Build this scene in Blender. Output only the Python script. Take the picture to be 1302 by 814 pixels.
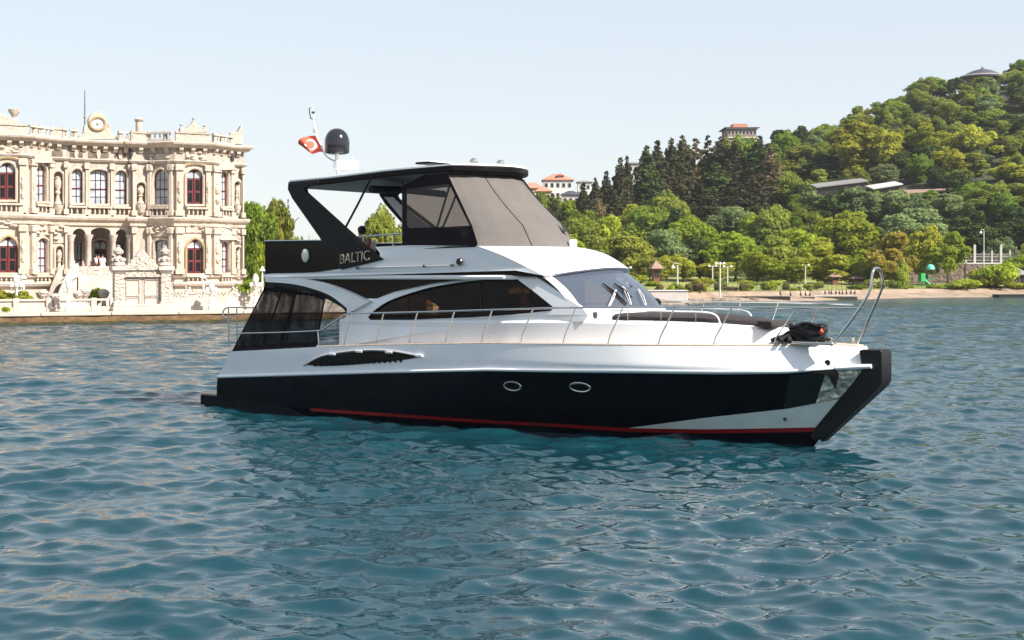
import bpy, bmesh, math, random
import numpy as np
from mathutils import Vector, Matrix
from mathutils.geometry import tessellate_polygon

for _o in list(bpy.data.objects):
    bpy.data.objects.remove(_o)
scene = bpy.context.scene
COL = scene.collection
R = math.radians
RNG = random.Random(7)

# ------------------------------------------------------------------ camera, sky, sun, exposure
CAM_H, FPX, CX, HY = 3.4, 1808.0, 651.0, 350.0      # camera height, focal length / centre / horizon in photo pixels
cam_data = bpy.data.cameras.new('camera')
cam = bpy.data.objects.new('camera', cam_data)
COL.objects.link(cam)
cam.location = (0, 0, CAM_H)
cam.rotation_euler = (R(90), 0, 0)
cam_data.sensor_width = 36.0
cam_data.lens = FPX / 1302.0 * 36.0
cam_data.shift_y = -(407.0 - HY) / 1302.0
cam_data.clip_start = 0.1
cam_data.clip_end = 9000
scene.camera = cam

SUN_AZ = Vector((1.0, -0.70, 0)).normalized()       # horizontal direction towards the sun
SUN_EL = R(41)
world = bpy.data.worlds.new('World')
scene.world = world
world.use_nodes = True
wn = world.node_tree
wn.nodes.clear()
w_out = wn.nodes.new('ShaderNodeOutputWorld')
w_bg = wn.nodes.new('ShaderNodeBackground')
w_sky = wn.nodes.new('ShaderNodeTexSky')
w_sky.sky_type = 'NISHITA'
w_sky.sun_disc = False
w_sky.sun_elevation = SUN_EL
w_sky.sun_rotation = math.atan2(SUN_AZ.x, SUN_AZ.y)
w_sky.air_density = 1.0
w_sky.dust_density = 0.4
w_sky.ozone_density = 3.0
w_bg.inputs['Strength'].default_value = 0.088
w_hs = wn.nodes.new('ShaderNodeHueSaturation')       # the day's thin white haze takes some blue out of the sky
w_hs.inputs['Saturation'].default_value = 1.0
wn.links.new(w_sky.outputs[0], w_hs.inputs['Color'])
w_gm = wn.nodes.new('ShaderNodeGamma')               # thin high haze evens the sky out: the zenith is nearly as bright as the horizon
w_gm.inputs['Gamma'].default_value = 0.3
w_hs.inputs['Value'].default_value = 30.0
wn.links.new(w_hs.outputs[0], w_gm.inputs['Color'])
wn.links.new(w_gm.outputs[0], w_bg.inputs[0])
wn.links.new(w_bg.outputs[0], w_out.inputs[0])

sun_data = bpy.data.lights.new('sun', 'SUN')
sun_data.energy = 4.4
sun_data.angle = R(0.5)
sun_data.color = (1.0, 0.935, 0.84)
sun = bpy.data.objects.new('sun', sun_data)
COL.objects.link(sun)
_d = Vector((SUN_AZ.x * math.cos(SUN_EL), SUN_AZ.y * math.cos(SUN_EL), math.sin(SUN_EL)))
sun.rotation_euler = _d.to_track_quat('Z', 'Y').to_euler()
sun.location = (60, -40, 120)

vs_ = scene.view_settings
vs_.view_transform = 'Standard'
vs_.look = 'None'
vs_.exposure = 1.2
vs_.gamma = 1.0
vs_.use_curve_mapping = False
scene.cycles.use_denoising = True
scene.cycles.max_bounces = 8
scene.cycles.transparent_max_bounces = 24
scene.cycles.sample_clamp_indirect = 6.0
scene.cycles.caustics_reflective = False
scene.cycles.caustics_refractive = False

# ------------------------------------------------------------------ helpers
def mat(name, color, rough=0.5, metal=0.0, var=0.0, vscale=4.0, bump=0.0, bscale=20.0, coat=0.0,
        spec=0.5, color2=None, btype='noise', bdist=0.02, streak=0.0):
    m = bpy.data.materials.new(name)
    m.use_nodes = True
    nt = m.node_tree
    b = nt.nodes['Principled BSDF']
    b.inputs['Base Color'].default_value = (*color, 1)
    b.inputs['Roughness'].default_value = rough
    b.inputs['Metallic'].default_value = metal
    b.inputs['Specular IOR Level'].default_value = spec
    b.inputs['Coat Weight'].default_value = coat
    b.inputs['Coat Roughness'].default_value = 0.06
    tc = nt.nodes.new('ShaderNodeTexCoord')
    if var > 0 or color2:
        n = nt.nodes.new('ShaderNodeTexNoise')
        n.inputs['Scale'].default_value = vscale
        n.inputs['Detail'].default_value = 6
        n.inputs['Roughness'].default_value = 0.65
        if streak:                                    # stains drawn out downwards by rain
            mpn = nt.nodes.new('ShaderNodeMapping')
            mpn.inputs['Scale'].default_value = (1.6, 1.6, streak)
            nt.links.new(tc.outputs['Object'], mpn.inputs[0])
            nt.links.new(mpn.outputs[0], n.inputs['Vector'])
        else:
            nt.links.new(tc.outputs['Object'], n.inputs['Vector'])
        r = nt.nodes.new('ShaderNodeMapRange')
        r.inputs['From Min'].default_value = 0.35
        r.inputs['From Max'].default_value = 0.65
        nt.links.new(n.outputs[0], r.inputs[0])
        mx = nt.nodes.new('ShaderNodeMix')
        mx.data_type = 'RGBA'
        lo = color2 if color2 else tuple(c * (1 - var) for c in color)
        hi = color if color2 else tuple(min(1, c * (1 + var * 0.6)) for c in color)
        mx.inputs[6].default_value = (*lo, 1)
        mx.inputs[7].default_value = (*hi, 1)
        nt.links.new(r.outputs[0], mx.inputs[0])
        nt.links.new(mx.outputs[2], b.inputs['Base Color'])
    if bump > 0:
        if btype == 'voronoi':
            n2 = nt.nodes.new('ShaderNodeTexVoronoi')
            n2.feature = 'SMOOTH_F1'
        else:
            n2 = nt.nodes.new('ShaderNodeTexNoise')
            n2.inputs['Detail'].default_value = 5
        n2.inputs['Scale'].default_value = bscale
        nt.links.new(tc.outputs['Object'], n2.inputs['Vector'])
        bp = nt.nodes.new('ShaderNodeBump')
        bp.inputs['Strength'].default_value = bump
        bp.inputs['Distance'].default_value = bdist
        nt.links.new(n2.outputs[0], bp.inputs['Height'])
        nt.links.new(bp.outputs[0], b.inputs['Normal'])
    return m

def glass_mat(name, tint, opacity, rough=0.03, base=(0.01, 0.01, 0.012), ior=1.4):
    """tinted pane: part see-through, part dark, with a glossy coat of reflections"""
    m = bpy.data.materials.new(name)
    m.use_nodes = True
    nt = m.node_tree
    b = nt.nodes['Principled BSDF']
    b.inputs['Base Color'].default_value = (*base, 1)
    b.inputs['Roughness'].default_value = rough
    b.inputs['Specular IOR Level'].default_value = 0.0
    out = nt.nodes['Material Output']
    t = nt.nodes.new('ShaderNodeBsdfTransparent')
    t.inputs[0].default_value = (*tint, 1)
    g = nt.nodes.new('ShaderNodeBsdfGlossy')
    g.inputs['Roughness'].default_value = rough
    fr = nt.nodes.new('ShaderNodeFresnel')
    fr.inputs[0].default_value = ior
    m1 = nt.nodes.new('ShaderNodeMixShader')
    m1.inputs[0].default_value = opacity
    nt.links.new(t.outputs[0], m1.inputs[1])
    nt.links.new(b.outputs[0], m1.inputs[2])
    m2 = nt.nodes.new('ShaderNodeMixShader')
    nt.links.new(fr.outputs[0], m2.inputs[0])
    nt.links.new(m1.outputs[0], m2.inputs[1])
    nt.links.new(g.outputs[0], m2.inputs[2])
    nt.links.new(m2.outputs[0], out.inputs[0])
    return m

def cloth_mesh_mat(name, color, opacity, weave=0.12):
    m = bpy.data.materials.new(name)
    m.use_nodes = True
    nt = m.node_tree
    b = nt.nodes['Principled BSDF']
    b.inputs['Base Color'].default_value = (*color, 1)
    b.inputs['Roughness'].default_value = 0.8
    b.inputs['Specular IOR Level'].default_value = 0.08
    out = nt.nodes['Material Output']
    t = nt.nodes.new('ShaderNodeBsdfTransparent')
    mx = nt.nodes.new('ShaderNodeMixShader')
    tc = nt.nodes.new('ShaderNodeTexCoord')
    n = nt.nodes.new('ShaderNodeTexNoise')
    n.inputs['Scale'].default_value = 3.0
    mp = nt.nodes.new('ShaderNodeMapping')
    mp.inputs['Scale'].default_value = (1.6, 1.6, 0.25)
    nt.links.new(tc.outputs['Object'], mp.inputs[0])
    nt.links.new(mp.outputs[0], n.inputs['Vector'])
    r = nt.nodes.new('ShaderNodeMapRange')
    r.inputs['From Min'].default_value = 0.3
    r.inputs['From Max'].default_value = 0.7
    r.inputs['To Min'].default_value = opacity - weave
    r.inputs['To Max'].default_value = min(1, opacity + weave)
    nt.links.new(n.outputs[0], r.inputs[0])
    nt.links.new(r.outputs[0], mx.inputs[0])
    nt.links.new(t.outputs[0], mx.inputs[1])
    nt.links.new(b.outputs[0], mx.inputs[2])
    nt.links.new(mx.outputs[0], out.inputs[0])
    return m

class MB:
    """collects shapes and links them as ONE mesh object"""
    def __init__(self):
        self.v, self.f = [], []

    def add(self, vs, fs):
        o = len(self.v)
        self.v += [tuple(p) for p in vs]
        self.f += [tuple(i + o for i in f) for f in fs]
        return self

    def box(self, x0, x1, y0, y1, z0, z1):
        vs = [(x0, y0, z0), (x1, y0, z0), (x1, y1, z0), (x0, y1, z0), (x0, y0, z1), (x1, y0, z1), (x1, y1, z1), (x0, y1, z1)]
        return self.add(vs, [(0, 3, 2, 1), (4, 5, 6, 7), (0, 1, 5, 4), (1, 2, 6, 5), (2, 3, 7, 6), (3, 0, 4, 7)])

    def obox(self, c, ux, uy, hx, hy, z0, z1):
        """box turned to the plan axes ux, uy"""
        vs = []
        for z in (z0, z1):
            for sx, sy in ((-1, -1), (1, -1), (1, 1), (-1, 1)):
                vs.append((c[0] + ux[0] * hx * sx + uy[0] * hy * sy, c[1] + ux[1] * hx * sx + uy[1] * hy * sy, z))
        return self.add(vs, [(0, 3, 2, 1), (4, 5, 6, 7), (0, 1, 5, 4), (1, 2, 6, 5), (2, 3, 7, 6), (3, 0, 4, 7)])

    def tube(self, pts, r, n=8, closed=False):
        pts = [Vector(p) for p in pts]
        k = len(pts)
        rr = r if isinstance(r, (list, tuple)) else [r] * k
        vs, fs = [], []
        prev = None
        for i, p in enumerate(pts):
            if closed:
                t = pts[(i + 1) % k] - pts[i - 1]
            else:
                t = pts[min(i + 1, k - 1)] - pts[max(i - 1, 0)]
            t.normalize()
            if prev is None:
                a = Vector((0, 0, 1)) if abs(t.z) < 0.9 else Vector((1, 0, 0))
                nrm = t.cross(a).normalized()
            else:
                nrm = (prev - t * prev.dot(t)).normalized()
            prev = nrm
            bn = t.cross(nrm)
            for j in range(n):
                an = 2 * math.pi * j / n
                vs.append(p + (nrm * math.cos(an) + bn * math.sin(an)) * rr[i])
        for i in range(k if closed else k - 1):
            for j in range(n):
                a, b = i * n + j, i * n + (j + 1) % n
                c, d = ((i + 1) % k) * n + (j + 1) % n, ((i + 1) % k) * n + j
                fs.append((a, b, c, d))
        if not closed:
            fs.append(tuple(range(n - 1, -1, -1)))
            fs.append(tuple(range((k - 1) * n, k * n)))
        return self.add(vs, fs)

    def lathe(self, prof, n=16, c=(0, 0, 0), axis='z', sx=1, sy=1):
        vs, fs = [], []
        for r, z in prof:
            for j in range(n):
                an = 2 * math.pi * j / n
                p = (r * math.cos(an) * sx, r * math.sin(an) * sy, z)
                if axis == 'y':
                    p = (p[0], p[2], p[1])
                elif axis == 'x':
                    p = (p[2], p[0], p[1])
                vs.append((p[0] + c[0], p[1] + c[1], p[2] + c[2]))
        for i in range(len(prof) - 1):
            for j in range(n):
                fs.append((i * n + j, i * n + (j + 1) % n, (i + 1) * n + (j + 1) % n, (i + 1) * n + j))
        fs.append(tuple(range(n - 1, -1, -1)))
        fs.append(tuple(range((len(prof) - 1) * n, len(prof) * n)))
        return self.add(vs, fs)

    def plate(self, loop, off, holes=()):
        """solid plate: outline (with holes) in 3D, extruded by the vector (or function) off"""
        offs = off if callable(off) else (lambda p: Vector(off))
        loops = [[Vector(p) for p in loop]] + [[Vector(p) for p in h] for h in holes]
        flat = [p for l in loops for p in l]
        n = len(flat)
        tris = tessellate_polygon(loops)
        vs = flat + [p + offs(p) for p in flat]
        fs = [tuple(t) for t in tris] + [tuple(i + n for i in reversed(t)) for t in tris]
        o = 0
        for l in loops:
            k = len(l)
            for i in range(k):
                a, b = o + i, o + (i + 1) % k
                fs.append((a, b, b + n, a + n))
            o += k
        return self.add(vs, fs)

    def grid(self, rows, closed=False):
        m = len(rows[0])
        vs = [p for r in rows for p in r]
        fs = []
        for i in range(len(rows) - 1):
            for j in range(m if closed else m - 1):
                k = (j + 1) % m
                fs.append((i * m + j, i * m + k, (i + 1) * m + k, (i + 1) * m + j))
        return self.add(vs, fs)

    def build(self, name, m, parent=None, sharp=38, bevel=0.0, fix=True, solid=0.0, seg=2):
        me = bpy.data.meshes.new(name)
        me.from_pydata(self.v, [], self.f)
        if fix:
            bm = bmesh.new()
            bm.from_mesh(me)
            bmesh.ops.remove_doubles(bm, verts=bm.verts, dist=1e-5)
            bmesh.ops.recalc_face_normals(bm, faces=bm.faces)
            bm.to_mesh(me)
            bm.free()
        me.polygons.foreach_set('use_smooth', [True] * len(me.polygons))
        me.set_sharp_from_angle(angle=R(sharp))
        me.materials.append(m)
        o = bpy.data.objects.new(name, me)
        COL.objects.link(o)
        if parent is not None:
            o.parent = parent
        if solid:
            s = o.modifiers.new('solid', 'SOLIDIFY')
            s.thickness = solid
            s.offset = 0
        if bevel:
            bv = o.modifiers.new('bevel', 'BEVEL')
            bv.width = bevel
            bv.segments = seg
            bv.limit_method = 'ANGLE'
            bv.angle_limit = R(40)
        return o

def tag(o, label=None, cat=None, group=None, kind=None):
    if label: o['label'] = label
    if cat: o['category'] = cat
    if group: o['group'] = group
    if kind: o['kind'] = kind
    return o

def empty(name, loc, rz=0.0, label=None, cat=None, group=None):
    o = bpy.data.objects.new(name, None)
    o.empty_display_size = 0.3
    COL.objects.link(o)
    o.location = loc
    o.rotation_euler = (0, 0, rz)
    return tag(o, label, cat, group)

def spline(pts, n=6):
    """Catmull-Rom through 2D/3D points"""
    P = [Vector(p) for p in pts]
    out = []
    for i in range(len(P) - 1):
        p0, p1, p2, p3 = P[max(i - 1, 0)], P[i], P[i + 1], P[min(i + 2, len(P) - 1)]
        for k in range(n):
            t = k / n
            out.append(0.5 * ((2 * p1) + (p2 - p0) * t + (2 * p0 - 5 * p1 + 4 * p2 - p3) * t * t + (3 * p1 - p0 - 3 * p2 + p3) * t ** 3))
    out.append(P[-1])
    return out

def wpt(px, py, Y):
    """photo pixel at depth Y -> world point"""
    return Vector(((px - CX) / FPX * Y, Y, CAM_H - (py - HY) / FPX * Y))

def wz(px, Y, z):
    return Vector(((px - CX) / FPX * Y, Y, z))

# ------------------------------------------------------------------ materials
M = {}
M['gelcoat'] = mat('white gelcoat', (0.88, 0.88, 0.90), 0.22, var=0.04, vscale=1.2, coat=0.3)
M['black_gloss'] = mat('dark navy gelcoat', (0.0035, 0.0045, 0.009), 0.10, var=0.3, vscale=1.0, spec=0.12, bump=0.02, bscale=3)
M['brown_panel'] = mat('dark brown acrylic panel', (0.009, 0.006, 0.005), 0.12, spec=0.22, var=0.35, vscale=2.2)
M['black_matt'] = mat('black painted fibreglass', (0.004, 0.0035, 0.0045), 0.35, var=0.3, vscale=3, spec=0.16)
M['rubber'] = mat('black bow rubber', (0.005, 0.0045, 0.006), 0.5, var=0.4, vscale=5, bump=0.3, bscale=12, spec=0.35)
M['red'] = mat('red boot stripe paint', (0.30, 0.008, 0.010), 0.35, var=0.25, vscale=3)
M['pale_antifoul'] = mat('pale green grey underbody paint', (0.74, 0.78, 0.74), 0.4, var=0.08, vscale=2)
M['steel'] = mat('polished steel', (0.62, 0.60, 0.57), 0.22, 1.0)
M['plate_bright_refl'] = mat('dented steel in bright reflection tone', (0.90, 0.84, 0.72), 0.34, 0.55, color2=(0.40, 0.36, 0.29), vscale=7, bump=1.0, bscale=5.0, bdist=0.16)  # bright part of the bow plate, mottled reflection put into the colour
M['teak'] = mat('bleached teak', (0.55, 0.42, 0.32), 0.7, var=0.25, vscale=12)
M['canvas'] = mat('grey canvas', (0.115, 0.102, 0.096), 0.85, var=0.08, vscale=2.5, bump=0.25, bscale=5, bdist=0.03)
M['mesh_cloth'] = cloth_mesh_mat('black sun mesh', (0.008, 0.007, 0.010), 0.66, 0.16)
M['mesh_dense'] = cloth_mesh_mat('dense black mesh', (0.007, 0.006, 0.009), 0.93, 0.05)
M['clear_vinyl'] = glass_mat('smoked clear vinyl', (0.66, 0.60, 0.56), 0.30, 0.08, (0.05, 0.045, 0.045), 1.25)
M['cabin_glass'] = glass_mat('smoked cabin glass', (0.62, 0.50, 0.42), 0.18, 0.02, (0.012, 0.008, 0.006), 1.22)
M['screen_glass'] = glass_mat('windscreen glass', (0.55, 0.60, 0.68), 0.36, 0.02, (0.17, 0.21, 0.29), 1.9)
M['pad'] = mat('dark brown sun pad mesh', (0.030, 0.024, 0.024), 0.8, var=0.2, vscale=6, bump=0.2, bscale=40)
M['wood'] = mat('walnut joinery', (0.09, 0.045, 0.025), 0.4, var=0.4, vscale=5)
M['cream'] = mat('cream upholstery', (0.55, 0.48, 0.40), 0.8, var=0.1)
M['gold'] = mat('gold lettering', (0.45, 0.40, 0.30), 0.4, 0.2, color2=(0.07, 0.055, 0.04), vscale=5)
M['white_letter'] = mat('white lettering', (0.8, 0.78, 0.72), 0.4)
M['flag_red'] = mat('red flag cloth', (0.90, 0.12, 0.06), 0.7, var=0.06)
M['flag_white'] = mat('white flag cloth', (0.85, 0.85, 0.85), 0.7)
M['dome'] = mat('black radome', (0.012, 0.012, 0.016), 0.16, coat=0.4)
M['skin'] = mat('skin', (0.50, 0.30, 0.21), 0.55, var=0.06)
M['hair'] = mat('dark hair', (0.012, 0.009, 0.007), 0.6, bump=0.3, bscale=60)
M['coral_cloth'] = mat('coral red shirt', (0.55, 0.07, 0.06), 0.8, var=0.1)
M['navy_cloth'] = mat('navy cloth', (0.015, 0.018, 0.04), 0.8)
M['black_cloth'] = mat('black cloth', (0.012, 0.011, 0.012), 0.8)
M['white_cloth'] = mat('white gown cloth', (0.80, 0.80, 0.82), 0.8)
M['brown_cloth'] = mat('rust brown dress', (0.28, 0.08, 0.03), 0.8)

M['stone'] = mat('cream limestone', (0.515, 0.442, 0.375), 0.85, color2=(0.395, 0.325, 0.255), vscale=1.1, streak=0.3, bump=0.35, bscale=3.2, bdist=0.12)
M['stone_grey'] = mat('weathered grey limestone', (0.45, 0.395, 0.345), 0.88, color2=(0.315, 0.27, 0.22), vscale=1.5, streak=0.3, bump=0.4, bscale=5, bdist=0.10)  # darker, greyer limestone for set-back and turned wall panels, frieze and copings
M['stone_carved'] = mat('carved limestone', (0.515, 0.442, 0.375), 0.85, color2=(0.38, 0.315, 0.25), vscale=2.6, bump=0.45, bscale=5.5, btype='voronoi', bdist=0.16)
M['stone_ochre'] = mat('ochre limestone', (0.38, 0.27, 0.14), 0.9, color2=(0.32, 0.235, 0.15), vscale=3)  # darker ochre limestone for niche backs, mouldings and frieze panels
M['marble'] = mat('white marble', (0.50, 0.435, 0.39), 0.6, color2=(0.39, 0.33, 0.285), vscale=1.4, bump=0.4, bscale=6, bdist=0.05)
M['marble_carved'] = mat('carved white marble', (0.50, 0.435, 0.385), 0.65, color2=(0.36, 0.30, 0.25), vscale=3, bump=1.0, bscale=6, btype='voronoi', bdist=0.14)
M['mahogany'] = mat('dark red painted wood', (0.12, 0.018, 0.014), 0.45, var=0.3, vscale=4)
M['door_glass'] = mat('dark door pane', (0.01, 0.012, 0.016), 0.08)
M['palace_glass'] = mat('blue-grey pane', (0.50, 0.54, 0.58), 0.10, color2=(0.28, 0.32, 0.37), vscale=1.2)  # pale blue-grey tone, mottled across the pane
M['white_paint'] = mat('white painted iron', (0.80, 0.78, 0.75), 0.45)
M['lamp_glass'] = mat('opal lamp glass', (0.75, 0.72, 0.66), 0.2)
M['iron'] = mat('dark iron', (0.05, 0.05, 0.055), 0.6)
M['grey_post'] = mat('galvanised post', (0.55, 0.53, 0.53), 0.5, 0.2)
M['quay_side'] = mat('algae stained quay stone', (0.20, 0.115, 0.045), 0.9, color2=(0.085, 0.045, 0.022), vscale=1.3, bump=0.7, bscale=4, bdist=0.1)
M['quay_weed'] = mat('green black weed', (0.055, 0.05, 0.012), 0.8, color2=(0.012, 0.011, 0.006), vscale=3)
M['paving'] = mat('pale terrace paving', (0.50, 0.43, 0.37), 0.85, color2=(0.42, 0.355, 0.30), vscale=0.7)
M['beach'] = mat('pinkish sand and shingle', (0.33, 0.245, 0.18), 0.95, color2=(0.19, 0.135, 0.09), vscale=0.35, bump=0.6, bscale=2, bdist=0.15)
M['lawn'] = mat('park lawn', (0.27, 0.27, 0.06), 0.95, color2=(0.14, 0.165, 0.035), vscale=0.12, bump=0.8, bscale=4, bdist=0.2)
M['hill'] = mat('wooded hill floor', (0.045, 0.050, 0.016), 1.0, color2=(0.022, 0.026, 0.010), vscale=0.12, bump=1.0, bscale=0.8, bdist=0.8)
M['bark'] = mat('bark', (0.11, 0.085, 0.06), 0.95, color2=(0.05, 0.038, 0.028), vscale=4, bump=0.8, bscale=9)
M['pale_bark'] = mat('pale bark', (0.26, 0.22, 0.16), 0.95, color2=(0.13, 0.10, 0.07), vscale=3)
M['plaster'] = mat('white plaster', (0.62, 0.60, 0.58), 0.85, var=0.08, vscale=0.7)
M['orange_plaster'] = mat('orange plaster', (0.52, 0.34, 0.20), 0.85, var=0.1)
M['tile'] = mat('red roof tile', (0.46, 0.20, 0.135), 0.85, var=0.25, vscale=3, bump=0.5, bscale=8)
M['grey_roof'] = mat('grey sheet roof', (0.22, 0.21, 0.20), 0.5, var=0.1)
M['slate'] = mat('slate roof', (0.055, 0.055, 0.075), 0.6, var=0.3, vscale=1)
M['brick'] = mat('red brown brick', (0.27, 0.17, 0.14), 0.85, var=0.2, vscale=2)
M['rubble_wall'] = mat('dark rubble retaining wall', (0.20, 0.155, 0.125), 0.95, color2=(0.10, 0.075, 0.06), vscale=1.2, bump=1.0, bscale=1.6, btype='voronoi', bdist=0.3)
M['concrete'] = mat('pale concrete', (0.48, 0.45, 0.44), 0.85, var=0.12, vscale=0.5)
M['dark_window'] = mat('dark pane', (0.02, 0.024, 0.03), 0.1)
M['jetty_dark'] = mat('tarred timber', (0.016, 0.013, 0.012), 0.8, var=0.3)
M['green_plastic'] = mat('green play plastic', (0.02, 0.30, 0.07), 0.5)
M['teal_plastic'] = mat('teal canopy cloth', (0.10, 0.45, 0.34), 0.6)
M['red_hut'] = mat('red brown hut boards', (0.15, 0.055, 0.035), 0.8, var=0.2)
M['bird'] = mat('dark plumage', (0.02, 0.018, 0.018), 0.7)

def leaf_mat(name, c_lo, c_hi, trans=0.5):
    m = bpy.data.materials.new(name)
    m.use_nodes = True
    nt = m.node_tree
    nt.nodes.clear()
    out = nt.nodes.new('ShaderNodeOutputMaterial')
    at = nt.nodes.new('ShaderNodeAttribute')
    at.attribute_name = 'leaf_tint'
    oi = nt.nodes.new('ShaderNodeObjectInfo')
    mx = nt.nodes.new('ShaderNodeMix')
    mx.data_type = 'RGBA'
    mx.inputs[6].default_value = (*c_lo, 1)
    mx.inputs[7].default_value = (*c_hi, 1)
    nt.links.new(at.outputs['Fac'], mx.inputs[0])
    hs = nt.nodes.new('ShaderNodeHueSaturation')
    mh = nt.nodes.new('ShaderNodeMapRange')
    mh.inputs['To Min'].default_value = 0.492
    mh.inputs['To Max'].default_value = 0.515
    mv = nt.nodes.new('ShaderNodeMapRange')
    mv.inputs['To Min'].default_value = 0.82
    mv.inputs['To Max'].default_value = 1.25
    ml = nt.nodes.new('ShaderNodeMath')
    ml.operation = 'FRACT'
    mm = nt.nodes.new('ShaderNodeMath')
    mm.operation = 'MULTIPLY'
    mm.inputs[1].default_value = 7.31
    nt.links.new(oi.outputs['Random'], mh.inputs[0])
    nt.links.new(oi.outputs['Random'], mm.inputs[0])
    nt.links.new(mm.outputs[0], ml.inputs[0])
    nt.links.new(ml.outputs[0], mv.inputs[0])
    nt.links.new(mh.outputs[0], hs.inputs['Hue'])
    nt.links.new(mv.outputs[0], hs.inputs['Value'])
    nt.links.new(mx.outputs[2], hs.inputs['Color'])
    d = nt.nodes.new('ShaderNodeBsdfDiffuse')
    t = nt.nodes.new('ShaderNodeBsdfTranslucent')
    ms = nt.nodes.new('ShaderNodeMixShader')
    ms.inputs[0].default_value = trans
    nt.links.new(hs.outputs[0], d.inputs[0])
    nt.links.new(hs.outputs[0], t.inputs[0])
    nt.links.new(d.outputs[0], ms.inputs[1])
    nt.links.new(t.outputs[0], ms.inputs[2])
    nt.links.new(ms.outputs[0], out.inputs[0])
    return m
LEAF = {
    'feather': leaf_mat('feathery yellow olive leaves', (0.180, 0.210, 0.034), (0.430, 0.455, 0.085), 0.5),
    'olive': leaf_mat('olive leaves', (0.140, 0.170, 0.028), (0.360, 0.390, 0.075)),
    'green': leaf_mat('mid green leaves', (0.105, 0.165, 0.024), (0.300, 0.365, 0.055)),
    'bright': leaf_mat('bright green leaves', (0.185, 0.245, 0.022), (0.450, 0.500, 0.060)),
    'yellow': leaf_mat('yellow green leaves', (0.225, 0.245, 0.030), (0.490, 0.475, 0.070)),
    'orange': leaf_mat('ochre leaves', (0.300, 0.265, 0.045), (0.500, 0.430, 0.090)),
    'dark': leaf_mat('dark leaves', (0.028, 0.048, 0.015), (0.085, 0.115, 0.034), 0.2),
    'cypress': leaf_mat('dark conifer needles', (0.026, 0.029, 0.014), (0.078, 0.072, 0.034), 0.15),
    'brown': leaf_mat('dry brownish foliage', (0.085, 0.068, 0.036), (0.200, 0.155, 0.085), 0.25),
    'grey': leaf_mat('grey green leaves', (0.140, 0.190, 0.075), (0.300, 0.360, 0.155)),
}

M['plate_dark_refl'] = mat('steel in dark reflection tone', (0.055, 0.050, 0.045), 0.28, 0.8, bump=0.5, bscale=3, bdist=0.1)  # dark part of the same bow plate, its reflection put into the colour
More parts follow.
